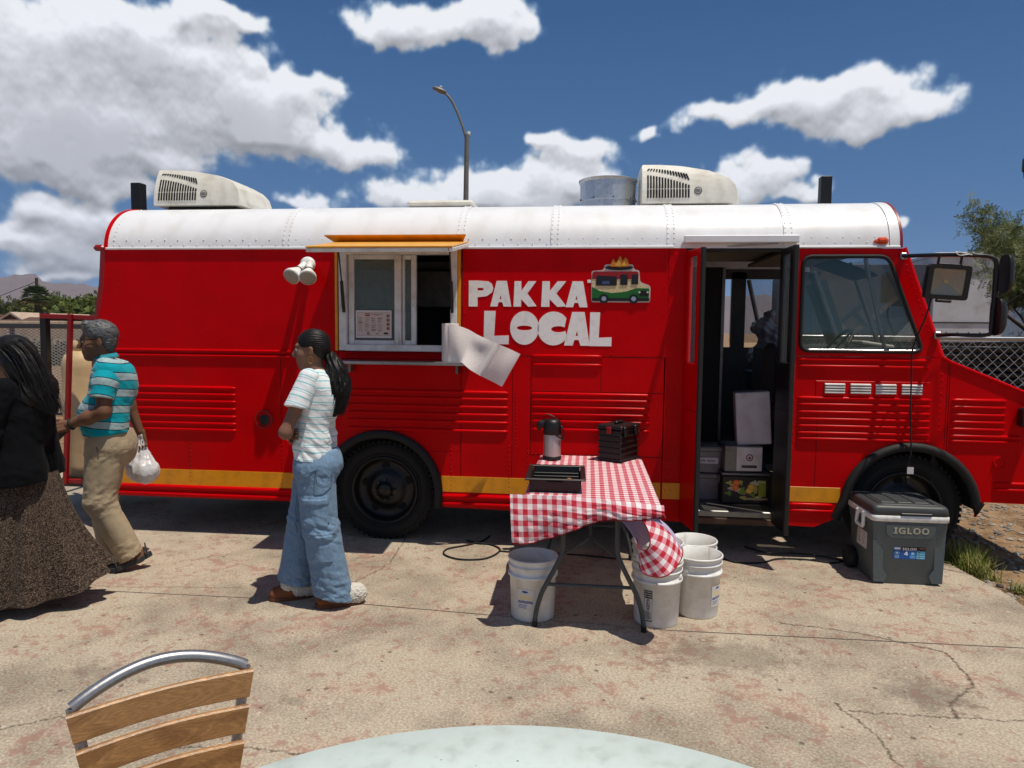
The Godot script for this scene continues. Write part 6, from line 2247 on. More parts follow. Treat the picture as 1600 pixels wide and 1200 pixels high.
func rear_rack() -> void:
	# red and black cage welded to the rear of the truck
	var red: Material = M.dark_red_paint
	for b in [[Vector3(-4.84, 1.79, -.42), Vector3(-4.04, 1.77, -.42), 0.02, red], [Vector3(-4.84, .305, -.42), Vector3(-4.04, .305, -.42), .02, red], [Vector3(-4.56, 1.79, -.40), Vector3(-4.665, .30, -.40), .019, red], [Vector3(-4.84, 1.79, -.44), Vector3(-4.85, .30, -.44), .030, M.black_metal], [Vector3(-4.84, 1.775, -.44), Vector3(-4.84, 1.775, -1.35), .022, M.black_metal], [Vector3(-4.84, 1.775, -1.35), Vector3(-4.04, 1.775, -1.35), .022, M.black_metal], [Vector3(-4.86, 1.775, -1.35), Vector3(-4.86, .30, -1.35), .025, M.black_metal], [Vector3(-4.55, 1.775, -1.35), Vector3(-4.55, .30, -1.35), .022, M.black_metal], [Vector3(-4.30, 1.775, -1.35), Vector3(-4.30, .30, -1.35), .022, M.black_metal], [Vector3(-4.72, 1.775, -.9), Vector3(-4.72, 1.2, -.9), .018, M.black_metal]]:
		var st := ST()
		var d: Vector3 = b[1] - b[0]
		var y := d.normalized()
		var x := y.cross(Vector3(0, 0, 1) if absf(y.z) < 0.9 else Vector3.UP).normalized()
		box(st, (b[0] + b[1]) * .5, Vector3(b[2] * 2, d.length() + b[2] * 2, b[2] * 2), 0.004, Basis(x, y, x.cross(y)))
		put("rack_bar", st, b[3], truck)
	boxed("rack_floor", Vector3(-4.45, .275, -.88), Vector3(.84, .03, .96), M.black_metal, truck, 0.004)
	for k in 2:
		var t := thing("gas_cylinder", ["tall beige gas cylinder at the outer end of the rear rack", "tall beige gas cylinder next to the truck body in the rear rack"][k], "gas cylinder", [Vector3(-4.70, .292, -.74), Vector3(-4.29, .292, -.80)][k])
		var st := ST()
		st.set_smooth_group(1)
		lathe(st, [Vector2(0, .02), Vector2(.15, .02), Vector2(.165, .0), Vector2(.17, .04), Vector2(.185, .08), Vector2(.188, .12), Vector2(.188, .60), Vector2(.190, .605), Vector2(.190, .625), Vector2(.188, .63), Vector2(.188, 1.02), Vector2(.182, 1.09), Vector2(.162, 1.14), Vector2(.12, 1.175), Vector2(.06, 1.19), Vector2(0, 1.192)], 36)
		put("shell", st, M.tank_beige, t)
		st = ST(true)
		lathe(st, [Vector2(.085, 1.165), Vector2(.10, 1.17), Vector2(.10, 1.27), Vector2(.085, 1.275), Vector2(.075, 1.26), Vector2(.075, 1.18)], 24, Transform3D.IDENTITY, 0.4, TAU * 0.85)
		put("collar", st, M.tank_beige, t)
		st = ST()
		tube(st, [Vector3(0, 1.18, 0), Vector3(0, 1.24, 0)], 0.018, 8)
		tube(st, [Vector3(-.03, 1.245, 0), Vector3(.03, 1.245, 0)], 0.012, 8)
		put("valve", st, M.work_steel, t)

func gable_house(at: Vector3, w: float, h: float, rise: float, deep: float, label: String, wallc: Color, roofc: Color, turn := 0.0) -> void:
	var t := thing("house", label, "house", at, turn, "low houses beyond the left fence")
	var key := "house_" + wallc.to_html(false)
	if not M.has(key): worn(mat(key, wallc, 0.9), M.t_soft, 0.3)
	var rk := "roof_" + roofc.to_html(false)
	if not M.has(rk): worn(mat(rk, roofc, 0.9), M.t_dirt, 0.4)
	var st := ST()
	prism(st, V2([-w * .5, 0, w * .5, 0, w * .5, h, 0, h + rise, -w * .5, h]), -deep, 0)
	put("wall", st, M[key], t)
	for s in [-1, 1]:
		st = ST()
		var y := Vector3(w * .5 + .3, -rise - .15, 0).normalized()
		prism(st, V2([0, h + rise + .02, s * (w * .5 + .35), h - .35 * rise / (w * .5) + .02, s * (w * .5 + .35), h - .35 * rise / (w * .5) + .16, 0, h + rise + .18]), -deep - .3, .3)
		put("roof", st, M[rk], t)
	st = ST()
	box(st, Vector3(0, h * .6, .03), Vector3(1.4, 1.1, .06), 0.01)
	put("window", st, M.black_plastic, t)
	boxed("window_frame", Vector3(0, h * .6 + .6, .04), Vector3(1.6, .1, .1), M.cooler_white, t)

func surroundings() -> void:
	rear_rack()
	mesh_fence()
	link_fence()
	street_lamp()
	mountains()
	var clump := sprig(4, 0.42, 0.075, 81)
	var fine := sprig(7, 0.12, 0.0065, 82)
	var lm := leaf_mat("leaves_bush")
	var lf := leaf_mat("leaves_fine")
	# left: trees, palm, houses, wall, pole
	tree("bushy_tree", "bright green bushy tree right of the palm, beside the truck's rear corner", "tree", Vector3(-50.0, 0, -58), 4.9, .16, 3, "trees beyond the left fence", clump, lm, 26, .42, Color(0.12, 0.15, 0.035), 3, .2, .02)
	tree("bushy_tree", "second bright green bushy tree, touching the truck's rear corner", "tree", Vector3(-47.0, 0, -58.5), 4.6, .16, 4, "trees beyond the left fence", clump, lm, 26, .42, Color(0.11, 0.145, 0.035), 3, .2, .02)
	tree("bushy_tree", "dull olive bushy tree directly behind the palm", "tree", Vector3(-54.0, 0, -60), 4.4, .16, 5, "trees beyond the left fence", clump, lm, 24, .42, Color(0.085, 0.095, 0.035), 3, .2, .02)
	tree("bushy_tree", "dark sparse tree left of the palm", "tree", Vector3(-57.2, 0, -61), 4.0, .14, 6, "trees beyond the left fence", clump, lm, 18, .40, Color(0.06, 0.075, 0.03), 3, .2, .02)
	tree("bushy_tree", "tall green tree cut by the left edge of the picture", "tree", Vector3(-55.2, 0, -52), 5.0, .16, 7, "trees beyond the left fence", clump, lm, 24, .40, Color(0.08, 0.11, 0.03), 3, .2, .02)
	tree("bushy_tree", "low green bush tree under the palm", "tree", Vector3(-46.5, 0, -51), 3.1, .12, 8, "trees beyond the left fence", clump, lm, 20, .36, Color(0.10, 0.12, 0.035), 3, .2, .02)
	palm(Vector3(-45.8, 0, -49.5), 5.6)
	gable_house(Vector3(-43.6, 0, -44.5), 2.6, 1.85, .72, 8, "small house with an orange gable and white eaves beyond the fence", Color(0.62, 0.36, 0.27), Color(0.70, 0.62, 0.55))
	gable_house(Vector3(-46.5, 0, -46), 4.0, 1.9, .6, 9, "brown roofed house at the far left edge", Color(0.60, 0.42, 0.34), Color(0.55, 0.38, 0.30), 1.45)
	gable_house(Vector3(-38.8, 0, -45), 5.0, 1.75, .45, 9, "long low brown roofed house behind the pale wall", Color(0.50, 0.44, 0.38), Color(0.34, 0.24, 0.20), 1.5)
	var wl := boxed("yard_wall", Vector3(-38, 1.0, -38.5), Vector3(34, 2.05, .2), worn(mat("yard_wall", Color(0.78, 0.70, 0.60), 0.9), M.t_dirt, 0.3), null, 0.02)
	meta(wl, "long low pale yard wall across the street beyond the mesh fence", "wall")
	var hedge_leaf := []
	var hc := []
	rng.seed = 44
	for k in 1700:
		hedge_leaf.append(Transform3D(Basis(Vector3(rng.randf_range(-1, 1), rng.randf_range(-1, 1), rng.randf_range(-1, 1)).normalized(), rng.randf() * TAU), Vector3(rng.randf_range(-36, -17), rng.randf_range(0.0, .75) * rng.randf_range(.5, 1), -24 + rng.randfn() * .25)))
		var v := rng.randf_range(0.6, 1.4)
		hc.append(Color(0.07 * v, 0.075 * v, 0.035 * v))
	scatter("roadside_shrubs", clump, lm, hedge_leaf, null, hc)
	var pole := thing("utility_pole", "thin wooden utility pole rising behind the palm", "utility pole", Vector3(-48.2, 0, -52.5))
	var st := ST()
	tube(st, [Vector3(0, 0, 0), Vector3(0, 5.9, 0)], [.16, .12], 8)
	put("pole", st, M.wood_dark, pole)
	st = ST()
	var sag := []
	for k in 13: sag.append(Vector3(-k * 1.2, 5.6 - k * .37 - .25 * sin(PI * k / 12.0) , 0))
	tube(st, sag, 0.025, 4)
	put("wire", st, M.black_rubber, pole)
	# right: block building, van, slatted trailer, tree, hanging cable
	var b := thing("warehouse", "pale grey flat roofed building with a dark end behind the mirrors", "building", Vector3(12.65, 0, -22.5), -0.06)
	var bw := worn(mat("building_grey", Color(0.78, 0.78, 0.79), 0.9), M.t_dirt, 0.25)
	var bd := worn(mat("building_dark", Color(0.30, 0.31, 0.35), 0.9), M.t_soft, 0.3)
	boxed("wall", Vector3(7.0, 2.25, -4), Vector3(14, 4.7, 8), bw, b, 0.02)
	boxed("dark_end", Vector3(-2.1, 2.12, -4.2), Vector3(4.2, 4.38, 8), bd, b, 0.02)
	boxed("joint_line", Vector3(7.0, 2.15, .012), Vector3(14, .05, .03), M.lead_grey, b, 0.0)
	boxed("parapet", Vector3(7.0, 4.64, -3.95), Vector3(14.1, .14, 8.15), bw, b, 0.02)
	for k in 6:
		boxed("window_frame", Vector3(2.55 + k * 1.6, 3.15, .02), Vector3(.72, .80, .06), M.black_metal, b, 0.006)
		boxed("pane", Vector3(2.55 + k * 1.6, 3.15, .045), Vector3(.62, .70, .03), worn(mat("blue_pane", Color(0.16, 0.26, 0.36), 0.12), M.t_fine, 1.0) if not M.has("blue_pane") else M.blue_pane, b, 0.0)
	st = ST()
	for k in 26: box(st, Vector3(.5 + k * .38, 1.78, .02), Vector3(.03, .06, .04), 0.004)
	put("wall_bolts", st, M.lead_grey, b).set_meta("kind", "stuff")
	silver_van()
	var tr := thing("slatted_trailer", "black slat sided trailer behind the chain link fence", "trailer", Vector3(6.3, 0, -7.4))
	for k in 11: boxed("slat", Vector3(0, .50 + k * .105, 0), Vector3(2.3, .07, .05), M.black_metal, tr, 0.006, Basis(Vector3.RIGHT, 0.5))
	for x in [-1.15, 0, 1.13]: boxed("stake", Vector3(x, 1.02, -.05), Vector3(.06, 1.15, .06), M.black_metal, tr)
	boxed("bed", Vector3(0, .44, -1.0), Vector3(2.4, .08, 2.0), M.black_metal, tr)
	boxed("load", Vector3(0, .98, -1.0), Vector3(2.2, 1.0, 1.7), M.dark_hole, tr, 0.03)
	for x in [-.6, .6]:
		st = ST()
		lathe(st, [Vector2(0, -.1), Vector2(.3, -.1), Vector2(.33, -.06), Vector2(.33, .06), Vector2(.3, .1), Vector2(0, .1)], 24, Transform3D(Basis(Vector3.RIGHT, PI / 2), Vector3(x, .32, .02)))
		put("wheel", st, M.tyre_rubber, tr)
	var mq := tree("mesquite_tree", "feathery green mesquite tree overhanging at the right edge", "tree", Vector3(8.65, 0, -8.6), 4.5, .085, 15, "", fine, lf, 15, .14, Color(0.155, 0.18, 0.075), 4, .26, .0, 0.1)
	var cab := ST()
	tube(cab, spline([Vector3(4.6, 4.45, 1.4), Vector3(3.9, 3.95, .9), Vector3(3.2, 3.6, .4), Vector3(2.97, 3.25, .3), Vector3(2.875, 2.95, .3), Vector3(2.865, 2.80, .3), Vector3(2.89, 2.72, .3), Vector3(3.0, 2.74, .3), Vector3(3.2, 3.0, .3)], 4), 0.007, 6)
	var cb := put("hanging_cable", cab, M.black_rubber)
	meta(cb, "loop of black cable dangling into view at the upper right edge", "cable")
	var mast := ST()
	tube(mast, [Vector3(4.6, 0, 1.4), Vector3(4.6, 4.5, 1.4)], [.05, .04], 10)
	put("mast", mast, M.work_steel, cb)
	boxed("connector", Vector3(2.868, 2.83, .3), Vector3(.03, .09, .03), M.black_plastic, cb, 0.006)
	# a little grit and dead leaf on the concrete
	var gx := []
	var gc := []
	rng.seed = 61
	var chip := BoxMesh.new()
	chip.size = Vector3(1, .45, .7)
	for k in 420:
		var s := 0.002 + 0.006 * pow(rng.randf(), 3.0)
		gx.append(Transform3D(Basis.from_euler(Vector3(rng.randf(), rng.randf() * TAU, rng.randf() * .6)).scaled(Vector3.ONE * s), Vector3(rng.randf_range(-4.5, 2.7), s * .25, rng.randf_range(-.3, 3.6))))
		gc.append([Color(.10, .08, .06), Color(.30, .25, .20), Color(.20, .12, .05), Color(.05, .05, .05)][k % 4])
	var gm := mat("grit", Color(1, 1, 1), .95)
	gm.vertex_color_use_as_albedo = true
	scatter("grit", chip, gm, gx, null, gc)
	# verge: gravel and grass beside the slab
	var stone := body_mesh([ball(Vector3.ZERO, Vector3(1, .6, .8), 0.3), ball(Vector3(.35, .1, .2), Vector3(.6, .5, .6), 0.3)], 0.28)
	var sm := mat("gravel", Color(1, 1, 1), 0.95)
	sm.vertex_color_use_as_albedo = true
	var xf := []
	var cols := []
	rng.seed = 55
	for k in 7000:
		var x := 2.78 + pow(rng.randf(), 1.3) * 7.0
		var z := rng.randf_range(-6.0, 2.5)
		if k % 3 == 0:
			x = rng.randf_range(2.8, 4.3)
			z = rng.randf_range(-2.6, 0.6)
		if z < -3.0: x = rng.randf_range(-3.0, 9.0)
		var s := 0.005 + 0.026 * pow(rng.randf(), 6.0)
		xf.append(Transform3D(Basis(Vector3.UP, rng.randf() * TAU).scaled(Vector3(s, s * rng.randf_range(.6, 1.1), s)), Vector3(x, -.05 + s * .2, z)))
		var v := rng.randf_range(0.14, 0.36)
		cols.append(Color(v, v * 0.88, v * 0.74))
	scatter("gravel", stone, sm, xf, null, cols)
	var blade := ST()
	face(blade, [Vector3(-.004, 0, 0), Vector3(.004, 0, 0), Vector3(.004, .09, .012), Vector3(-.002, .09, .012)], Vector3(0, 0, 1))
	face(blade, [Vector3(-.002, .09, .012), Vector3(.004, .09, .012), Vector3(.003, .17, .055)], Vector3(0, 0, 1))
	blade.generate_normals()
	var bm := blade.commit()
	xf = []
	cols = []
	rng.seed = 56
	var patch := noise(1.6, 3, 57)
	for k in 42000:
		var x := rng.randf_range(2.58, 3.5)
		var z := rng.randf_range(-1.3, 2.6)
		var edge := 2.72 + 0.05 * sin(z * 2.1) + clampf(z - 0.9, 0, 9) * 0.10
		var thick := patch.get_noise_2d(x, z) + 0.25 - absf(x - edge - 0.20) * 1.7 - clampf(z - 0.7, 0, 3) * .28 - (0.6 if z < -.75 else 0.0)
		if x < edge + .01 or rng.randf() > thick * 1.7: continue
		var tall := clampf(1.0 - absf(z + .05) * .75, .30, 1.0) * rng.randf_range(.5, 1.45)
		xf.append(Transform3D(Basis(Vector3.UP, rng.randf() * TAU) * Basis(Vector3.RIGHT, rng.randf_range(-.2, .75)) * Basis.from_scale(Vector3(1, tall, 1)), Vector3(x, -.055, z)))
		if rng.randf() < .45: cols.append(Color(0.40, 0.34, 0.14) * rng.randf_range(.6, 1.2))
		else: cols.append(Color(0.20, 0.25, 0.06) * rng.randf_range(.7, 1.4))
	scatter("grass", bm, leaf_mat("grass_blade"), xf, null, cols)

func silver_van() -> void:
	var v := thing("silver_van", "silver van cut by the right edge behind the chain link fence", "van", Vector3(8.45, 0, -8.5))
	var sil := worn(mat("silver_paint", Color(0.62, 0.63, 0.64), 0.3, 0.5), M.t_soft, 1.0)
	var st := ST()
	var side := rounded(V2([0, .45, .02, 1.1, .10, 1.62, .20, 2.1, .42, 2.3, 2.2, 2.34, 4.6, 2.3, 4.7, .45]), .1)
	prism(st, side, -1.9, 0)
	put("body", st, sil, v)
	st = ST()
	prism(st, rounded(V2([.24, 1.78, .36, 2.14, 1.3, 2.16, 1.3, 1.78]), .06), 0.0, .012)
	prism(st, rounded(V2([1.5, 1.78, 1.5, 2.16, 3.0, 2.16, 3.0, 1.78]), .06), 0.0, .012)
	put("side_window", st, M.blue_pane, v)
	boxed("black_band", Vector3(1.0, 1.70, .01), Vector3(1.9, .10, .03), M.black_plastic, v, 0.01)
	boxed("lower_panel", Vector3(2.3, .98, .006), Vector3(4.2, .70, .02), M.black_metal, v, 0.05)
	for x in [.9, 3.7]:
		st = ST()
		lathe(st, [Vector2(0, -.1), Vector2(.3, -.1), Vector2(.34, -.06), Vector2(.34, .06), Vector2(.3, .1), Vector2(0, .1)], 24, Transform3D(Basis(Vector3.RIGHT, PI / 2), Vector3(x, .34, .0)))
		put("wheel", st, M.tyre_rubber, v)

# ---------------------------------------------------------------- nearest the camera: chair and round table
func slat_wood(sd: int) -> StandardMaterial3D:
	# sawn board: long wavering growth rings
	var w := 512
	var h := 128
	var img := Image.create(w, h, false, Image.FORMAT_RGB8)
	var n := noise(0.006, 3, sd)
	var g := noise(0.09, 3, sd + 1)
	rng.seed = sd
	var c := Vector2(rng.randf_range(150, 360), rng.randf_range(40, 90))
	for y in h:
		for x in w:
			var d := Vector2((x - c.x) * 0.24, (y - c.y) * 1.0).length() + n.get_noise_2d(x * 0.8, y * 2.0) * 16.0
			var ring := 0.5 + 0.5 * sin(d * 0.55)
			var pore := g.get_noise_2d(x * 0.35, y * 5.0)
			var v := 0.78 + 0.09 * pow(ring, 2.0) + 0.20 * pore
			var dark := clampf(n.get_noise_2d(x * 0.5 + 300, y) * 1.4, 0, 0.35)
			img.set_pixel(x, y, Color(0.79 * v, 0.59 * v, 0.38 * v).lerp(Color(0.40, 0.27, 0.16), dark))
	var m := picture("teak_%d" % sd, img, 0.42)
	m.heightmap_enabled = true
	m.heightmap_texture = M.t_grain
	m.heightmap_scale = 0.03
	return m

func chair() -> void:
	var L := Vector3(-1.192, .80, 3.970)   # top of the left post
	var R := Vector3(-.893, .80, 3.714)
	var c := thing("patio_chair", "aluminium patio chair with curved wooden back slats facing the round table", "chair", Vector3(-1.0, 0, 4.1))
	var o := c.position
	var alu := worn(mat("chair_alu", Color(0.66, 0.66, 0.67), 0.38, 0.85), M.t_fine, 5.0, M.t_grain, 0.01)
	var across := (R - L).normalized()
	var back := Vector3(across.z, 0, -across.x).normalized()   # away from the sitter
	if back.z > 0: back = -back
	var W := L.distance_to(R)
	var P := func(s: float, y: float, b: float) -> Vector3: return L + across * ((.5 + (s - .5) * (1.0 - .9 * maxf(0.0, minf(.86 - y, .4)))) * W) + Vector3(0, y - .86, 0) + back * b - o
	var st := ST()
	# one bent tube: left post, arched top, right post
	for side in [0, 1]:
		st = ST()
		tube(st, [P.call(side, .865, 0), P.call(side, .62, -.035), P.call(side, .42, -.07), P.call(side, .06, .03)], 0.0135, 12)
		put("leg", st, alu, c)
		st = ST()
		tube(st, [P.call(side, .43, -.07), P.call(side, .42, -.44), P.call(side, .38, -.46), P.call(side, .06, -.47)], 0.0135, 10)
		put("front_leg", st, alu, c)
	var top := []
	for k in 25:
		var s := k / 24.0
		top.append(P.call(s, .865 + .056 * pow(maxf(sin(s * PI), 0.0), 0.85), .030 * sin(s * PI)))
	st = ST()
	tube(st, top, 0.0155, 12)
	put("top_rail", st, alu, c)
	for i in 4:
		st = ST()
		var y1 := .862 - i * .087
		var y0 := y1 - .071
		var g := [[], [], [], []]
		var rows := []
		for k in 25:
			var s := lerpf(-.035, 1.035, k / 24.0)
			var bow := .016 * sin(s * PI) - .023
			var lean: float = -.035 * (.86 - y1) / .24
			var tk := .0085
			var arch := .003 * sin(s * PI)
			var ring := [P.call(s, y0 + .003 + arch, bow + lean - tk), P.call(s, y0 + arch, bow + lean - tk + .003), P.call(s, y0 + arch, bow + lean + tk - .003), P.call(s, y0 + .003 + arch, bow + lean + tk), P.call(s, y1 - .004 + arch, bow + lean + tk), P.call(s, y1 + arch, bow + lean + tk - .004), P.call(s, y1 + arch, bow + lean - tk + .004), P.call(s, y1 - .004 + arch, bow + lean - tk)]
			rows.append(ring)
		st.set_smooth_group(-1)
		for k in 24:
			for e in 8:
				var e2 := (e + 1) % 8
				var q := [rows[k][e], rows[k][e2], rows[k + 1][e2], rows[k + 1][e]]
				var mid := Vector3.ZERO
				for w in rows[k]: mid += w / 16.0
				for w in rows[k + 1]: mid += w / 16.0
				var va: float = [.02, .0, .04, .06, .94, .96, 1.0, .98][e]
				var vb: float = [.0, .04, .06, .94, .96, 1.0, .98, .02][e]
				face(st, q, (q[0] + q[2]) * .5 - mid, [Vector2(k / 24.0, va), Vector2(k / 24.0, vb), Vector2((k + 1) / 24.0, vb), Vector2((k + 1) / 24.0, va)])
		face(st, rows[0], -across)
		face(st, rows[24], across)
		put("back_slat", st, slat_wood(200 + i * 7), c)
	for i in 5:
		var f := -.06 - i * .085
		st = ST()
		box(st, P.call(.5, .445, f), Vector3(W * .96, .018, .072), 0.004, Basis(across, Vector3.UP, across.cross(Vector3.UP)))
		put("seat_slat", st, M["teak_%d" % (200 + (i % 4) * 7)], c)
	st = ST()
	tube(st, [P.call(0, .43, -.05), P.call(0, .43, -.45), P.call(1, .43, -.45), P.call(1, .43, -.05)], 0.012, 8)
	put("seat_frame", st, alu, c)

func round_table() -> void:
	var t := thing("round_table", "pale grey round table top in the foreground", "table", Vector3(-.065, 0, 4.761))
	var top := mat("table_top", Color(0.775, 0.825, 0.815), 0.42)
	worn(top, noisetex(noise(0.012, 6, 91), 512, [Color(0.86, 0.87, 0.86), Color(0.97, 0.97, 0.96), Color(1, 1, 1), Color(0.94, 0.95, 0.95)]), 1.6, M.t_grain, 0.02)
	var st := ST()
	st.set_smooth_group(1)
	lathe(st, [Vector2(0, .705), Vector2(.95, .705), Vector2(.968, .710), Vector2(.978, .722), Vector2(.975, .734), Vector2(.966, .740), Vector2(.80, .7405), Vector2(0, .7405)], 96)
	put("tabletop", st, top, t)
	for k in 4:
		var a := TAU * (k + .5) / 4.0
		st = ST()
		tube(st, [Vector3(cos(a) * .45, .70, sin(a) * .45), Vector3(cos(a) * .60, 0, sin(a) * .60)], 0.016, 10)
		put("leg", st, M.table_leg, t)
	rng.seed = 92
	var spots := []
	var dm := BoxMesh.new()
	dm.size = Vector3(.004, .0006, .003)
	for k in 60: spots.append(Transform3D(Basis(Vector3.UP, rng.randf() * TAU).scaled(Vector3.ONE * rng.randf_range(.3, 1.0)), Vector3(rng.randf_range(-.5, .5), .7409, -rng.randf_range(.35, .85))))
	scatter("crumbs", dm, M.wood_dark, spots, t)

# ---------------------------------------------------------------- people
func turned(f: Vector3, up := Vector3.UP) -> Basis:
	# a frame whose z looks along f
	var z := f.normalized()
	var x := up.cross(z).normalized()
	return Basis(x, z.cross(x), z)

func moved(prims: Array, X: Transform3D, s := 1.0) -> Array:
	var out := []
	for p in prims:
		var q: Dictionary = p.duplicate()
		q.a = X * (p.a * s)
		if p.t == 0:
			q.b = X * (p.b * s)
			q.ra = p.ra * s
			q.rb = p.rb * s
		elif p.t == 1:
			q.r = p.r * s
			q.X = p.X * X.basis.inverse()
		else:
			q.n = X.basis * p.n
		if p.has("k"): q.k = p.k * s
		out.append(q)
	return out

func hand_prims(wrist: Vector3, along: Vector3, palm: Vector3, thumb_side: float, curl: float, s := 1.0) -> Array:
	# palm, four unequal fingers bent towards the palm's face, and a thumb leaving the side
	var X := Transform3D(Basis(palm.cross(along).normalized(), along.normalized(), palm.normalized()), wrist)
	var o := [cap(Vector3(-.020, .0, 0), Vector3(-.026, .075, 0), .017, .015, .012), cap(Vector3(.018, .0, 0), Vector3(.026, .075, 0), .017, .014, .012), cap(Vector3(0, 0, 0), Vector3(0, .078, 0), .016, .014, .012)]
	for i in 4:
		var x := -.030 + i * .020
		var l: float = [.066, .080, .075, .058][i] if thumb_side < 0 else [.058, .075, .080, .066][i]
		var a := Vector3(x, .082, 0)
		var d := Vector3(0, 1, 0)
		for k in 3:
			var t := curl * (0.65 + 0.35 * k)
			d = d.rotated(Vector3.RIGHT, t)
			var b: Vector3 = a + d * l * [.46, .31, .23][k]
			o.append(cap(a, b, .0090 - .0008 * k, .0084 - .0009 * k, .004))
			a = b
	var ts := signf(thumb_side)
	var a0 := Vector3(ts * .024, .018, .004)
	var a1 := Vector3(ts * .052, .052, .018)
	var a2 := Vector3(ts * .054, .082, .034)
	o.append(cap(a0, a1, .014, .0105, .010))
	o.append(cap(a1, a2, .0102, .0085, .005))
	return moved(o, X, s)

func head_prims(male: bool) -> Array:
	var j := 1.0 if male else 0.90
	return [ball(Vector3(0, .035, -.018), Vector3(.074, .088, .094), .03), ball(Vector3(0, -.028, .020), Vector3(.060 * j, .085, .068), .03),
		cap(Vector3(0, -.075, .040), Vector3(0, -.082, .050), .040 * j, .034 * j, .03), ball(Vector3(0, -.100, .062), Vector3(.022, .017, .017) * j, .02),
		ball(Vector3(.038, -.026, .050), Vector3(.027, .026, .026), .03), ball(Vector3(-.038, -.026, .050), Vector3(.027, .026, .026), .03),
		cap(Vector3(-.034, .030, .076), Vector3(.034, .030, .076), .012, .012, .02),
		cap(Vector3(0, .018, .084), Vector3(0, -.024, .106), .0085, .0125, .012), ball(Vector3(.012, -.030, .094), Vector3(.009, .008, .011), .006), ball(Vector3(-.012, -.030, .094), Vector3(.009, .008, .011), .006),
		ball(Vector3(.030, .010, .093), Vector3(.017, .011, .014), .012, Basis.IDENTITY, true), ball(Vector3(-.030, .010, .093), Vector3(.017, .011, .014), .012, Basis.IDENTITY, true),
		cap(Vector3(-.018, -.054, .084), Vector3(.018, -.054, .084), .0070, .0070, .008), cap(Vector3(-.016, -.067, .082), Vector3(.016, -.067, .082), .0078, .0078, .007),
		ball(Vector3(.078, -.006, -.012), Vector3(.009, .031, .018), .008, Basis(Vector3.UP, -0.4)), ball(Vector3(-.078, -.006, -.012), Vector3(.009, .031, .018), .008, Basis(Vector3.UP, 0.4)),
		ball(Vector3(.087, -.002, -.004), Vector3(.006, .016, .008), .006, Basis.IDENTITY, true), ball(Vector3(-.087, -.002, -.004), Vector3(.006, .016, .008), .006, Basis.IDENTITY, true),
		cap(Vector3(0, -.06, -.022), Vector3(0, -.175, -.040), .050 * j, .058 * j, .03)]

func skin_mat(called: String, c: Color) -> StandardMaterial3D:
	var m := mat(called, Color(1, 1, 1), 0.55)
	m.vertex_color_use_as_albedo = true
	m.subsurf_scatter_enabled = true
	m.subsurf_scatter_strength = 0.04
	m.metallic_specular = 0.4
	return m

func ribbons(st: SurfaceTool, path: Array, w: float, nrm: Vector3) -> void:
	# one lock of hair as a narrow tapering strip
	st.set_smooth_group(0)
	var n := path.size()
	for i in n - 1:
		var d: Vector3 = (path[i + 1] - path[i]).normalized()
		var s := d.cross(nrm).normalized()
		var w0 := w * (1.0 - pow(float(i) / (n - 1), 3.0) * 0.9)
		var w1 := w * (1.0 - pow(float(i + 1) / (n - 1), 3.0) * 0.9)
		face(st, [path[i] - s * w0, path[i] + s * w0, path[i + 1] + s * w1, path[i + 1] - s * w1], nrm)

func eyes(parent: Node3D, X: Transform3D, s: float) -> void:
	if not M.has("eye_white"):
		mat("eye_white", Color(0.85, 0.83, 0.80), 0.2)
		mat("iris", Color(0.10, 0.06, 0.04), 0.15)
	for e in [-1, 1]:
		var st := ST(true)
		lathe(st, [Vector2(0, -.011), Vector2(.0078, -.0078), Vector2(.011, 0), Vector2(.0078, .0078), Vector2(0, .011)], 14, X * Transform3D(Basis.from_scale(Vector3.ONE * s), Vector3(e * .030, .009, .0765) * s))
		var eye := put("eye", st, M.eye_white, parent)
		st = ST(true)
		lathe(st, [Vector2(.005, 0), Vector2(.0025, .0011), Vector2(0, .0014)], 12, X * Transform3D(Basis(Vector3.RIGHT, PI / 2).scaled(Vector3.ONE * s), Vector3(e * .030, .009, .0872) * s))
		put("iris", st, M.iris, eye)

func cloth_mat(called: String, img: Image, rough := 0.85) -> StandardMaterial3D:
	var m := mat(called, Color(1, 1, 1), rough)
	m.albedo_texture = ImageTexture.create_from_image(img)
	m.rim_enabled = true
	m.rim = 0.15
	m.metallic_specular = 0.25
	return m

func band_image(bands: Array, size := 512) -> Image:
	# horizontal bands: [share of the period, colour]
	var img := Image.create(16, size, false, Image.FORMAT_RGB8)
	rng.seed = 5
	var y := 0.0
	for b in bands:
		img.fill_rect(Rect2i(0, int(y * size), 16, int(ceil(b[0] * size)) + 1), b[1])
		y += b[0]
	for yy in size:
		for x in 16:
			var c := img.get_pixel(x, yy)
			img.set_pixel(x, yy, c.darkened(0.05 * rng.randf()))
	return img

func sole(st: SurfaceTool, toe: Vector3, heel: Vector3, w: float, t: float) -> void:
	# a shoe sole between two points, rounded at both ends
	var d := heel - toe
	var y := d.cross(Vector3(0, 0, 1)).normalized()
	if y.y < 0: y = -y
	var x := d.normalized()
	var z := x.cross(y)
	var out := PackedVector2Array()
	var l := d.length()
	for k in 28:
		var a := TAU * k / 28.0
		var cx := cos(a)
		var ww := w * (1.0 - 0.12 * cx) * (0.92 if absf(cx) < 0.35 else 1.0)
		out.append(Vector2(l * .5 + signf(cx) * pow(absf(cx), .7) * l * .5, sin(a) * ww))
	prism(st, out, 0, t, Transform3D(Basis(x, z, y), toe))

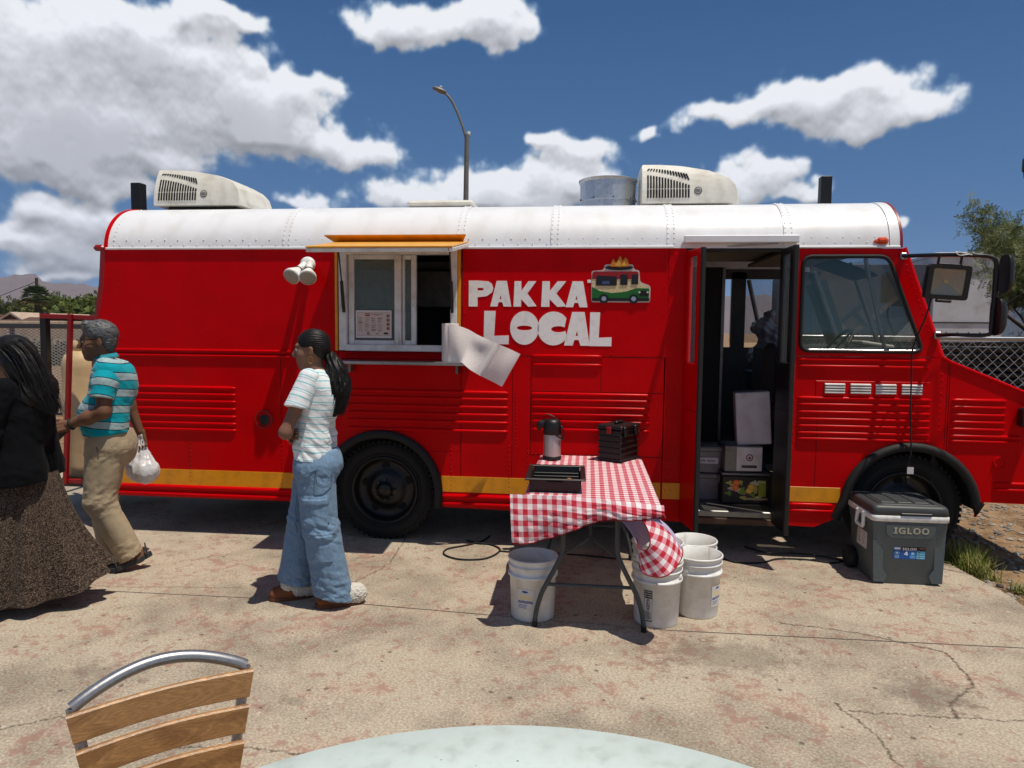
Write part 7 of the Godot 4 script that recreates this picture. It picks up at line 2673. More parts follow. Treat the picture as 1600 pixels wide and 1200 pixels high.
func man() -> void:
	var at := Vector3(-3.25, 0, .85)
	var p := thing("person", "man in turquoise striped polo and khaki trousers walking left with a phone", "person", at + Vector3(-.055, 0, .0))
	var fold := noise(7.0, 3, 301)
	var fine := noise(24.0, 2, 302)
	var dark := Color(0.150, 0.072, 0.042)
	var skin := skin_mat("skin_man", dark)
	p.rotation.y = 0.58
	var W := func(x: float, y: float, z: float) -> Vector3: return Vector3((x - at.x) * .87, y, z - at.z)
	var HX := Transform3D(turned(Vector3(-1.0, -.10, .05)), W.call(-3.335, 1.598, .86))
	var hs := 1.06
	var paint := func(q: Vector3, n: Vector3) -> Color:
		var l := HX.affine_inverse() * q / hs
		var c := dark * (1.0 + 0.12 * fine.get_noise_3dv(q * 0.5))
		if absf(l.x) < .024 and l.y < -.048 and l.y > -.074 and l.z > .074: c = Color(0.12, 0.045, 0.034)
		elif l.y < -.030 and l.z > -.02 and l.y > -.125 and absf(l.x) < .075: c = c.lerp(Color(0.055, 0.038, 0.032), 0.45)
		if l.y > .025 and l.y < .038 and l.z > .06 and absf(l.x) > .012 and absf(l.x) < .05: c = Color(0.03, 0.025, 0.022)
		return c
	var b := moved(head_prims(true), HX, hs)
	b += [cap(W.call(-3.29, 1.45, .85), W.call(-3.26, 1.36, .85), .06, .10), cap(W.call(-3.25, 1.34, .85), W.call(-3.28, .95, .85), .10, .10)]
	# near arm bent forward with the phone, far arm hanging with the bag
	b += [cap(W.call(-3.265, 1.39, 1.03), W.call(-3.295, 1.135, 1.09), .058, .046), cap(W.call(-3.295, 1.135, 1.09), W.call(-3.40, 1.095, 1.055), .046, .043), cap(W.call(-3.40, 1.095, 1.055), W.call(-3.53, 1.045, 1.0), .043, .029)]
	b += [cap(W.call(-3.24, 1.39, .67), W.call(-3.13, 1.13, .61), .056, .044), cap(W.call(-3.13, 1.13, .61), W.call(-3.055, .93, .63), .043, .028)]
	b += [cap(W.call(-3.13, .16, .95), W.call(-3.10, .085, .955), .04, .042), cap(W.call(-3.08, .085, .955), W.call(-3.22, .052, .975), .040, .034), cap(W.call(-3.29, .16, .75), W.call(-3.28, .07, .75), .04, .042), cap(W.call(-3.25, .06, .75), W.call(-3.40, .045, .76), .036, .030)]
	put("body", body_mesh(b, .0085, null, paint), skin, p)
	var h := body_mesh(hand_prims(W.call(-3.53, 1.045, 1.0), Vector3(-.86, -.18, -.1), Vector3(.1, -.35, -.9), 1.0, 0.62), .0038, null, func(q, n): return dark * 1.1)
	put("hand", h, skin, p)
	h = body_mesh(hand_prims(W.call(-3.055, .93, .63), Vector3(.08, -1, .02), Vector3(-.1, 0, 1), -1.0, 0.85), .0038, null, func(q, n): return dark * 1.1)
	put("hand", h, skin, p)
	eyes(p, HX, hs)
	# hair: a cap of short grey locks, combed back from the brow
	var hb := [ball(Vector3(0, .052, -.024), Vector3(.083, .084, .100), .02), ball(Vector3(0, -.005, -.062), Vector3(.074, .075, .058), .03), cap(Vector3(-.045, .115, .045), Vector3(.045, .115, .045), .026, .026, .03), ball(Vector3(0, .005, .105), Vector3(.080, .070, .070), .012, Basis.IDENTITY, true), ball(Vector3(.082, -.020, .010), Vector3(.022, .040, .030), .01, Basis.IDENTITY, true), ball(Vector3(-.082, -.020, .010), Vector3(.022, .040, .030), .01, Basis.IDENTITY, true)]
	var hm := mat("hair_grey", Color(1, 1, 1), 0.5)
	hm.vertex_color_use_as_albedo = true
	var hn := noise(30.0, 3, 303)
	var hair_bump := func(q: Vector3) -> float: return 0.005 * hn.get_noise_3d(q.x * 0.7, q.y * 1.6, q.z * 1.6)
	var hair_col := func(q: Vector3, n: Vector3) -> Color:
		var l := HX.affine_inverse() * q
		var v := clampf(0.5 + 0.9 * hn.get_noise_3d(q.x * 0.8, q.y * 2.2, q.z * 2.2), 0.0, 1.0)
		return Color(0.022, 0.022, 0.024).lerp(Color(0.17, 0.18, 0.19), v * (0.55 + clampf(l.y * 3.0, -0.15, 0.35)))
	put("hair", body_mesh(moved(hb, HX, hs), .0045, hair_bump, hair_col), hm, p)
	var st := ST()
	rng.seed = 310
	for k in 520:
		var u := Vector3(rng.randfn(), absf(rng.randfn()) * .9 - .10, rng.randfn() - .25).normalized()
		if u.z > .62 and u.y < .6: continue
		if u.z > .15 and u.y < .15: continue
		var o := Vector3(0, .050, -.024) + u * Vector3(.084, .086, .101)
		var flow := (Vector3(rng.randf_range(-.3, .3), -.15 - .4 * (1.0 - u.y), -1.0))
		flow = (flow - u * flow.dot(u)).normalized()
		var path := []
		for i in 4: path.append(HX * ((o + flow * i * .011 + u * (.004 + .0045 * sin(i * 1.1)) - Vector3(0, .0006, 0) * i * i) * hs))
		ribbons(st, path, .0022, HX.basis * u)
	put("hair_locks", st, worn(mat("hair_silver", Color(0.44, 0.45, 0.46), 0.45), M.t_fine, 20.0), p).set_meta("kind", "stuff")
	# polo shirt
	var teal := Color(0.03, 0.60, 0.67)
	var navy := Color(0.03, 0.045, 0.11)
	var pale := Color(0.66, 0.76, 0.78)
	var bands := [[.50, teal], [.055, navy]]
	for k in 5: bands += [[.045, pale], [.026, pale.darkened(.22)]]
	bands += [[.045, pale], [.055, navy]]
	var polo := cloth_mat("polo_stripes", band_image(bands))
	var shirt := [cap(W.call(-3.245, 1.34, .955), W.call(-3.285, 1.0, .94), .122, .140, .06), cap(W.call(-3.245, 1.34, .745), W.call(-3.285, 1.0, .76), .122, .140, .06), ball(W.call(-3.325, 1.09, .85), Vector3(.145, .15, .17), .06), cap(W.call(-3.255, 1.405, 1.015), W.call(-3.255, 1.405, .685), .080, .080, .06), cap(W.call(-3.24, 1.38, .85), W.call(-3.275, 1.475, .85), .12, .068, .05), ball(W.call(-3.19, 1.29, .85), Vector3(.118, .17, .17), .06), slab(W.call(-3.46, .955, .85), Vector3(.08, -1, 0)), slab(W.call(-3.28, 1.492, .85), Vector3(.22, 1, 0))]
	var crease := func(q: Vector3) -> float:
		var y := q.y
		var low := clampf((1.18 - y) / .2, 0.0, 1.0)
		return .006 * fold.get_noise_3d(q.x, y * 1.4 + q.x * 1.2, q.z) + low * .007 * fold.get_noise_3d(q.x * .8, y * 3.2 + q.x * 1.5, q.z * .8)
	var suv := func(q: Vector3, n: Vector3) -> Vector2: return Vector2(q.x * 4.0, -(q.y + q.x * .10 + .008 * fold.get_noise_3d(q.x * .6, q.y, q.z * .6)) / .112)
	put("shirt", body_mesh(shirt, .010, crease, null, suv), polo, p)
	var nearsl := [cap(W.call(-3.258, 1.40, 1.01), W.call(-3.275, 1.33, 1.052), .078, .074, .04), cap(W.call(-3.275, 1.33, 1.052), W.call(-3.305, 1.20, 1.085), .074, .076, .04), slab(W.call(-3.298, 1.222, 1.07), Vector3(-.20, -1, .2)), slab(W.call(-3.22, 1.38, .965), Vector3(.15, -.1, -1))]
	var ax: Vector3 = (W.call(-3.305, 1.20, 1.085) - W.call(-3.258, 1.40, 1.01)).normalized()
	var nuv := func(q: Vector3, n: Vector3) -> Vector2: return Vector2(q.x * 4.0, (q - W.call(-3.258, 1.40, 1.01)).dot(ax) / .112 + .86)
	put("sleeve", body_mesh(nearsl, .008, func(q): return .004 * fold.get_noise_3dv(q * 1.6), null, nuv), polo, p)
	var farsl := [cap(W.call(-3.25, 1.40, .69), W.call(-3.18, 1.24, .625), .078, .074, .04), slab(W.call(-3.175, 1.235, .625), Vector3(.35, -1, -.2))]
	put("sleeve", body_mesh(farsl, .010, null, null, suv), polo, p)
	var col := worn(mat("collar_teal", Color(0.04, 0.55, 0.62), 0.85), M.t_fine, 10.0)
	st = ST(true)
	var rows := []
	for i in 4:
		var row := []
		var t := i / 3.0
		for k in 21:
			var a := lerpf(-2.55, 2.55, k / 20.0)
			var c: Vector3 = W.call(-3.275, 1.482, .85).lerp(W.call(-3.292, 1.522, .85), t if t < .7 else 1.4 - t)
			var r := lerpf(.080, .068, t) + (.010 if i == 3 else 0.0)
			row.append(c + Vector3(cos(a) * r, -.024 * cos(a + PI) * 0.6 - (.012 if i == 3 else 0.0), sin(a) * r * 1.02))
		rows.append(row)
	sheet(st, rows, [], .003)
	put("collar", st, col, p)
	# khaki trousers
	var kh := worn(mat("khaki", Color(0.66, 0.60, 0.50), 0.9), M.t_soft, 2.0, M.t_grain, .02)
	kh.rim_enabled = true
	kh.rim = 0.12
	kh.metallic_specular = .2
	var tr := [cap(W.call(-3.275, .97, .93), W.call(-3.275, .90, .935), .128, .126, .05), cap(W.call(-3.275, .97, .77), W.call(-3.275, .90, .765), .128, .126, .05), ball(W.call(-3.20, .87, .85), Vector3(.118, .15, .155), .06),
		cap(W.call(-3.285, .88, .935), W.call(-3.35, .51, .955), .135, .098, .04), cap(W.call(-3.35, .51, .955), W.call(-3.14, .09, .955), .096, .088, .03),
		cap(W.call(-3.275, .88, .765), W.call(-3.335, .50, .76), .132, .096, .02), cap(W.call(-3.335, .50, .76), W.call(-3.29, .08, .75), .092, .082, .02),
		slab(W.call(-3.13, .10, .955), Vector3(.50, -1, 0)), slab(W.call(-3.28, 1.0, .85), Vector3.UP)]
	var tb := func(q: Vector3) -> float:
		var kneeness := exp(-pow((q.y - .52) / .10, 2)) + exp(-pow((q.y - .14) / .10, 2)) + .7 * exp(-pow((q.y - .84) / .09, 2))
		return .004 * fold.get_noise_3d(q.x * 1.5, q.y * .6, q.z * 1.5) + kneeness * .010 * fold.get_noise_3d(q.x * 1.2 + q.y, q.y * 2.4 - q.x * 1.4, q.z)
	put("trousers", body_mesh(tr, .010, tb), kh, p)
	st = ST()
	tube(st, spline([W.call(-3.375, .95, 1.005), W.call(-3.35, .90, 1.055), W.call(-3.335, .84, 1.068)], 4), .0035, 4)
	tube(st, spline([W.call(-3.20, .885, 1.045), W.call(-3.14, .895, 1.00), W.call(-3.10, .897, .95)], 4), .003, 4)
	put("pocket_seam", st, worn(mat("khaki_seam", Color(0.42, 0.36, 0.27), 0.9), M.t_fine, 9.0), p)
	# sandals
	var sm := worn(mat("sandal_rubber", Color(0.17, 0.185, 0.20), 0.7), M.t_fine, 8.0)
	for f in [[W.call(-3.285, .0, .985), W.call(-2.985, .085, .95)], [W.call(-3.43, .0, .765), W.call(-3.175, .005, .75)]]:
		st = ST()
		sole(st, f[0], f[1], .047, .030)
		put("sandal_sole", st, sm, p)
		var d: Vector3 = f[1] - f[0]
		for q in [.16, .36, .60, .86]:
			st = ST()
			var c: Vector3 = f[0] + d * q + Vector3(0, .024, 0)
			var hgt: float = [.050, .066, .085, .075][[.16, .36, .60, .86].find(q)]
			var pts := []
			for k in 11:
				var a := PI * k / 10.0
				pts.append(c + Vector3(-.012 * sin(a), sin(a) * hgt, cos(a) * .045))
			tube(st, pts, .011, 6, true, false, .4)
			put("strap", st, sm, p)
	# watch, phone, dark glasses, bag
	st = ST()
	var ring := []
	var fx := turned(Vector3(-.9, -.3, -.35))
	for k in 18: ring.append(W.call(-3.512, 1.052, 1.006) + fx * Vector3(cos(TAU * k / 18.0) * .034, sin(TAU * k / 18.0) * .034, 0))
	tube(st, ring, .008, 6, false, true)
	put("wrist_strap", st, M.black_rubber, p)
	var gl := worn(mat("dark_lens", Color(0.03, 0.02, 0.02), 0.1), M.t_fine, 9.0)
	st = ST()
	for s in [-1, 1]:
		tube(st, [HX * (Vector3(s * .079, .018, -.005) * hs), HX * (Vector3(s * .074, .018, .06) * hs), HX * (Vector3(s * .062, .014, .088) * hs)], .0028, 5)
		var q := []
		for k in 14: q.append(HX * (Vector3(s * .034 + cos(TAU * k / 14.0) * .026, .004 + sin(TAU * k / 14.0) * .019, .106 - absf(s * .034 + cos(TAU * k / 14.0) * .026) * .28) * hs))
		face(st, q, HX.basis.z)
	tube(st, [HX * (Vector3(-.012, .012, .106) * hs), HX * (Vector3(.012, .012, .106) * hs)], .003, 5)
	put("sunglasses", st, gl, p)
	var ph := boxed("mobile_phone", Vector3.ZERO, Vector3(.072, .145, .010), M.black_plastic, null, .003)
	ph.transform = p.transform * Transform3D(Basis.from_euler(Vector3(.3, .5, -.75)), W.call(-3.575, 1.008, .985))
	meta(ph, "dark mobile phone gripped in the striped polo man's hand", "phone")
	var bm := worn(mat("bag_plastic", Color(0.84, 0.84, 0.85), 0.3), M.t_soft, 3.0)
	bm.backlight_enabled = true
	bm.backlight = Color(.5, .5, .5)
	var bn := noise(9.0, 3, 320)
	var bag := body_mesh([ball(Vector3(.03, -.225, .01), Vector3(.105, .098, .085), .06), ball(Vector3(-.03, -.20, 0), Vector3(.085, .085, .075), .06), cap(Vector3(0, -.10, 0), Vector3(.0, -.02, 0), .055, .022, .06), cap(Vector3(0, -.02, 0), Vector3(0, .035, 0), .016, .022, .02)], .0075, func(q): return .007 * sin(atan2(q.z, q.x) * 9.0 + q.y * 8.0) * clampf(1.0 + q.y * 3.0, .2, 1.0) + .006 * bn.get_noise_3dv(q * 1.6))
	var bg := put("carrier_bag", bag, bm)
	bg.position = p.transform * W.call(-3.05, .865, .63)
	meta(bg, "knotted white plastic carrier bag hanging from the man's far hand", "bag")

func girl() -> void:
	var at := Vector3(-1.66, 0, 1.27)
	var p := thing("person", "young woman with black ponytail, striped tee and wide jeans, arms crossed", "person", at)
	p.rotation.y = 0.46
	var W := func(x: float, y: float, z: float) -> Vector3: return Vector3((x - at.x) * .88, y, z - at.z)
	var fold := noise(7.0, 3, 401)
	var tone := Color(0.185, 0.098, 0.062)
	var skin := skin_mat("skin_woman", tone)
	var HX := Transform3D(turned(Vector3(-1.0, -.06, -.26)), W.call(-1.688, 1.568, 1.27))
	var hs := .985
	var paint := func(q: Vector3, n: Vector3) -> Color:
		var l := HX.affine_inverse() * q / hs
		var c := tone
		if absf(l.x) < .022 and l.y < -.048 and l.y > -.074 and l.z > .074: c = Color(0.20, 0.06, 0.05)
		if l.y > .026 and l.y < .036 and l.z > .06 and absf(l.x) > .012 and absf(l.x) < .05: c = Color(0.025, 0.02, 0.018)
		return c
	var b := moved(head_prims(false), HX, hs)
	b += [cap(W.call(-1.665, 1.45, 1.27), W.call(-1.66, 1.36, 1.27), .05, .09), cap(W.call(-1.66, 1.34, 1.27), W.call(-1.66, .95, 1.27), .07, .07), cap(W.call(-1.725, 1.385, 1.41), W.call(-1.62, 1.385, 1.13), .048, .048), cap(W.call(-1.66, .95, 1.3), W.call(-1.60, .2, 1.38), .06, .036), cap(W.call(-1.60, .2, 1.38), W.call(-1.55, .14, 1.38), .036, .034), cap(W.call(-1.66, .95, 1.24), W.call(-1.79, .2, 1.17), .06, .036), cap(W.call(-1.79, .2, 1.17), W.call(-1.80, .14, 1.17), .036, .034)]
	b += [cap(W.call(-1.725, 1.39, 1.42), W.call(-1.870, 1.095, 1.45), .046, .035), cap(W.call(-1.870, 1.095, 1.45), W.call(-1.83, 1.075, 1.33), .036, .034), cap(W.call(-1.83, 1.075, 1.33), W.call(-1.78, 1.09, 1.17), .036, .026)]
	b += [cap(W.call(-1.62, 1.39, 1.12), W.call(-1.80, 1.12, 1.05), .046, .038), cap(W.call(-1.80, 1.12, 1.05), W.call(-1.835, 1.06, 1.30), .036, .026)]
	b += [cap(W.call(-1.55, .16, 1.38), W.call(-1.50, .085, 1.38), .034, .042), cap(W.call(-1.50, .07, 1.38), W.call(-1.60, .045, 1.385), .040, .034), cap(W.call(-1.80, .16, 1.17), W.call(-1.80, .08, 1.17), .034, .04), cap(W.call(-1.80, .09, 1.17), W.call(-1.80, .06, 1.17), .04, .04), cap(W.call(-1.80, .06, 1.17), W.call(-1.88, .04, 1.17), .04, .034)]
	put("body", body_mesh(b, .0085, null, paint), skin, p)
	put("hand", body_mesh(hand_prims(W.call(-1.835, 1.06, 1.30), Vector3(.42, .16, 1), Vector3(-.95, .1, .4), -1.0, 0.30, .95), .0038, null, func(q, n): return tone * 1.05), skin, p)
	put("hand", body_mesh(hand_prims(W.call(-1.78, 1.09, 1.17), Vector3(.35, .2, -1), Vector3(.8, 0, .4), -1.0, 0.4, .92), .0038, null, func(q, n): return tone * 1.05), skin, p)
	eyes(p, HX, hs)
	# hair drawn back into a long ponytail
	var hmat := worn(mat("hair_black", Color(0.075, 0.066, 0.062), 0.5), M.t_fine, 14.0)
	hmat.metallic_specular = 0.35
	var hn := noise(26.0, 2, 402)
	var hb := [ball(Vector3(0, .046, -.022), Vector3(.081, .087, .100), .02), ball(Vector3(0, .0, -.068), Vector3(.066, .060, .048), .03), ball(Vector3(0, -.012, .108), Vector3(.088, .082, .072), .012, Basis.IDENTITY, true), ball(Vector3(.088, -.022, .020), Vector3(.030, .048, .040), .014, Basis.IDENTITY, true), ball(Vector3(-.088, -.022, .020), Vector3(.030, .048, .040), .014, Basis.IDENTITY, true)]
	var streak := func(q: Vector3) -> float:
		var l := HX.affine_inverse() * q
		return .0013 * sin(atan2(l.x, l.y - .01) * 46.0 + 3.0 * hn.get_noise_3dv(q * .3))
	put("hair", body_mesh(moved(hb, HX, hs), .0045, streak), hmat, p)
	var tail := [cap(W.call(-1.590, 1.545, 1.29), W.call(-1.555, 1.52, 1.30), .026, .036, .03), cap(W.call(-1.555, 1.52, 1.30), W.call(-1.515, 1.44, 1.325), .034, .054, .03), cap(W.call(-1.515, 1.44, 1.325), W.call(-1.515, 1.33, 1.35), .054, .058, .04), cap(W.call(-1.515, 1.33, 1.35), W.call(-1.555, 1.18, 1.37), .056, .020, .04), cap(W.call(-1.505, 1.36, 1.33), W.call(-1.500, 1.24, 1.36), .044, .022, .04)]
	var tb := func(q: Vector3) -> float: return .0035 * sin(q.x * 170.0 + 7.0 * sin(q.y * 17.0) + q.z * 80.0) + .006 * hn.get_noise_3dv(q * .35)
	put("ponytail", body_mesh(tail, .006, tb), hmat, p)
	var st := ST()
	rng.seed = 410
	for k in 900:
		var ra := rng.randf() * TAU
		var r0 := Vector3(cos(ra), 0, sin(ra)) * sqrt(rng.randf()) * .30
		var path := []
		var spread := rng.randf_range(.75, 1.15)
		var wv := rng.randf() * TAU
		for i in 12:
			var t := i / 11.0
			var c: Vector3
			if t < .3: c = W.call(-1.575, 1.535, 1.295).lerp(W.call(-1.515, 1.44, 1.325), t / .3)
			elif t < .65: c = W.call(-1.515, 1.44, 1.325).lerp(W.call(-1.512, 1.32, 1.35), (t - .3) / .35)
			else: c = W.call(-1.512, 1.32, 1.35).lerp(W.call(-1.56 + r0.x * .12, 1.165 + absf(r0.z) * .18, 1.37), (t - .65) / .35)
			var rad := lerpf(.07, .215, minf(t * 2.2, 1.0)) * (1.0 - .45 * maxf(t - .65, 0.0) / .35) * spread
			path.append(c + r0 * rad * 1.12 + Vector3(sin(wv + t * 13.0), 0, cos(wv + t * 13.0)) * .008 * t)
		ribbons(st, path, .0024, Vector3(rng.randf_range(-.4, .6), .2, 1).normalized())
	put("loose_hair", st, hmat, p).set_meta("kind", "stuff")
	st = ST()
	var tie := []
	for k in 16: tie.append(W.call(-1.592, 1.545, 1.288) + turned(Vector3(.8, -.5, .25)) * Vector3(cos(TAU * k / 16.0) * .030, sin(TAU * k / 16.0) * .030, 0))
	tube(st, tie, .007, 6, false, true)
	put("hair_tie", st, M.black_rubber, p)
	var gold := worn(mat("gold", Color(0.85, 0.62, 0.30), 0.25, 1.0), M.t_fine, 9.0)
	st = ST()
	var hoop := []
	for k in 16: hoop.append(HX * (Vector3(.084, -.056, -.010) * hs) + HX.basis * Vector3(0, sin(TAU * k / 16.0) * .020, cos(TAU * k / 16.0) * .014))
	tube(st, hoop, .0022, 5, false, true)
	put("earring", st, gold, p)
	st = ST()
	hoop = []
	for k in 16: hoop.append(W.call(-1.833, 1.062, 1.315) + turned(Vector3(.1, .1, 1)) * Vector3(cos(TAU * k / 16.0) * .036, sin(TAU * k / 16.0) * .036, 0))
	tube(st, hoop, .0028, 5, false, true)
	put("bracelet", st, M.steel, p)
	# striped tee
	var white := Color(0.87, 0.89, 0.90)
	var aqua := Color(0.52, 0.77, 0.80)
	var tee := cloth_mat("tee_stripes", band_image([[.26, white], [.07, aqua], [.10, white], [.05, Color(0.62, 0.72, 0.77)], [.27, white], [.09, aqua], [.16, white]], 256))
	var l := Vector3(-.36, 0, .93)
	var A := func(x: float, y: float, z: float, s: float) -> Vector3: return W.call(x, y, z) + l * s
	var shirt := [cap(A.call(-1.655, 1.33, 1.27, .085), A.call(-1.665, 1.02, 1.27, .070), .100, .098, .05), cap(A.call(-1.655, 1.33, 1.27, -.085), A.call(-1.665, 1.02, 1.27, -.070), .100, .098, .05), cap(A.call(-1.66, 1.02, 1.27, .075), A.call(-1.66, .90, 1.27, .085), .098, .112, .05), cap(A.call(-1.66, 1.02, 1.27, -.075), A.call(-1.66, .90, 1.27, -.085), .098, .112, .05), cap(A.call(-1.66, 1.385, 1.27, .135), A.call(-1.66, 1.385, 1.27, -.135), .062, .062, .05), cap(W.call(-1.66, 1.37, 1.27), W.call(-1.662, 1.45, 1.27), .10, .060, .04), ball(W.call(-1.605, 1.27, 1.29), Vector3(.105, .15, .13), .06), slab(W.call(-1.80, .915, 1.27), Vector3(-.06, -1, 0)), slab(W.call(-1.665, 1.448, 1.27), Vector3(-.28, 1, -.1))]
	var crease := func(q: Vector3) -> float:
		var low := clampf((1.25 - q.y) / .25, 0.0, 1.0)
		return .004 * fold.get_noise_3dv(q * 1.3) + low * .011 * fold.get_noise_3d(q.x * 1.6 + q.y * .8, q.y * 2.6 + q.x * 1.8, q.z * 1.2)
	var suv := func(q: Vector3, n: Vector3) -> Vector2: return Vector2(q.x * 4.0, -(q.y + q.x * .10 + .012 * fold.get_noise_3d(q.x, q.y * 1.4, q.z)) / .086)
	put("shirt", body_mesh(shirt, .009, crease, null, suv), tee, p)
	var s0: Vector3 = W.call(-1.715, 1.405, 1.405)
	var s1: Vector3 = W.call(-1.805, 1.225, 1.450)
	var ax := (s1 - s0).normalized()
	var nuv := func(q: Vector3, n: Vector3) -> Vector2: return Vector2(q.x * 4.0, (q - s0).dot(ax) / .086 + .3)
	put("sleeve", body_mesh([cap(s0, s1, .062, .072, .03), slab(s1 - ax * .012, ax + Vector3(.1, -.25, 0))], .007, func(q): return .004 * fold.get_noise_3dv(q * 2.0), null, nuv), tee, p)
	put("sleeve", body_mesh([cap(W.call(-1.62, 1.40, 1.13), W.call(-1.72, 1.23, 1.07), .062, .066, .03), slab(W.call(-1.725, 1.235, 1.07), Vector3(-.5, -1, -.3))], .009, null, null, suv), tee, p)
	# wide jeans
	var dn := noise(0.15, 4, 420)
	var di := Image.create(256, 256, false, Image.FORMAT_RGB8)
	for y in 256:
		for x in 256:
			var v := 0.86 + 0.16 * dn.get_noise_2d(x * 2.2, y * .5) + 0.10 * dn.get_noise_2d(x * .15, y * .15) + (0.05 if (x + y) % 4 < 2 else 0.0)
			di.set_pixel(x, y, Color(0.47 * v, 0.585 * v, 0.70 * v))
	var denim := cloth_mat("denim", di, .85)
	var seam := worn(mat("denim_dark", Color(0.30, 0.39, 0.50), 0.9), M.t_fine, 9.0)
	var jeans := [cap(A.call(-1.66, .93, 1.27, .075), A.call(-1.655, .87, 1.27, .085), .108, .116, .05), cap(A.call(-1.66, .93, 1.27, -.075), A.call(-1.655, .87, 1.27, -.085), .108, .116, .05), ball(W.call(-1.605, .875, 1.29), Vector3(.112, .115, .15), .06),
		cap(W.call(-1.675, .85, 1.355), W.call(-1.645, .50, 1.375), .116, .105, .03), cap(W.call(-1.645, .50, 1.375), W.call(-1.555, .03, 1.38), .105, .118, .03),
		cap(W.call(-1.665, .85, 1.19), W.call(-1.745, .50, 1.185), .112, .098, .02), cap(W.call(-1.745, .50, 1.185), W.call(-1.80, .09, 1.17), .098, .116, .02),
		slab(W.call(-1.555, .055, 1.38), Vector3(-.22, -1, .0)), slab(W.call(-1.66, .965, 1.27), Vector3.UP)]
	var jb := func(q: Vector3) -> float:
		var kn := exp(-pow((q.y - .50) / .11, 2)) + exp(-pow((q.y - .12) / .12, 2)) + .6 * exp(-pow((q.y - .82) / .08, 2))
		var f := .006 * fold.get_noise_3d(q.x * 1.9, q.y * .55, q.z * 1.9) + kn * .014 * fold.get_noise_3d(q.x * 1.1 - q.y * .8, q.y * 2.4 + q.x * 1.5, q.z)
		# the cargo pockets stand proud on the outer thigh
		if q.z > .05:
			var side := smoothstep(.06, .085, q.z)
			for k in [[-.103, .045, .525, .69, .009], [-.110, .052, .655, .705, .006], [-.07, .072, .305, .47, .009], [-.077, .079, .435, .487, .006]]:
				f += k[4] * side * smoothstep(k[0] - .006, k[0] + .006, q.x) * (1.0 - smoothstep(k[1] - .006, k[1] + .006, q.x)) * smoothstep(k[2] - .006, k[2] + .006, q.y) * (1.0 - smoothstep(k[3] - .006, k[3] + .006, q.y))
		return f
	var juv := func(q: Vector3, n: Vector3) -> Vector2: return Vector2(atan2(n.x, n.z) * .35 + q.x, q.y) * 3.2
	put("jeans", body_mesh(jeans, .0085, jb, null, juv), denim, p)
	for s in [[[-.085, .845, .205], [-.02, .865, .205], [.05, .86, .175]], [[-.02, .87, .21], [-.015, .79, .222], [.03, .765, .215], [.075, .79, .185], [.075, .855, .165]]]:
		st = ST()
		var pts := []
		for q in s: pts.append(Vector3(q[0], q[1], q[2]))
		tube(st, spline(pts, 5), .0028, 4)
		put("pocket_seam", st, seam, p)
	st = ST()
	tube(st, spline([W.call(-1.79, .70, 1.30), W.call(-1.81, .58, 1.31), W.call(-1.80, .46, 1.31)], 5), .004, 5)
	tube(st, spline([W.call(-1.785, .70, 1.31), W.call(-1.795, .62, 1.33), W.call(-1.815, .50, 1.33)], 5), .004, 5)
	put("drawstring", st, denim, p)
	# suede slippers with fleece collars
	var suede := worn(mat("suede", Color(0.47, 0.27, 0.15), 0.95), M.t_soft, 6.0, M.t_grain, .03)
	var fleece := worn(mat("fleece", Color(0.84, 0.82, 0.78), 1.0), M.t_fine, 8.0)
	var fn := noise(60.0, 2, 430)
	for f in [[-1.512, 1.385], [-1.815, 1.175]]:
		var c: Vector3 = W.call(f[0], 0, f[1])
		var up := body_mesh([cap(c + Vector3(-.105, .038, 0), c + Vector3(-.02, .055, 0), .044, .052, .03), cap(c + Vector3(-.02, .045, 0), c + Vector3(.085, .04, 0), .048, .042, .03), slab(c + Vector3(0, .018, 0), Vector3.DOWN)], .007)
		put("slipper", up, suede, p)
		st = ST()
		sole(st, c + Vector3(-.155, 0, 0), c + Vector3(.132, 0, 0), .052, .022)
		put("slipper_sole", st, worn(mat("sole_tan", Color(0.42, 0.25, 0.15), 0.8), M.t_fine, 8.0) if not M.has("sole_tan") else M.sole_tan, p)
		var fl := body_mesh([cap(c + Vector3(-.03, .080, 0), c + Vector3(.10, .072, 0), .050, .048, .03), cap(c + Vector3(.02, .05, 0), c + Vector3(.105, .05, 0), .052, .044, .03), slab(c + Vector3(0, .028, 0), Vector3(-.2, -1, 0))], .006, func(q): return .007 * fn.get_noise_3dv(q) + .004)
		put("fleece_collar", fl, fleece, p)

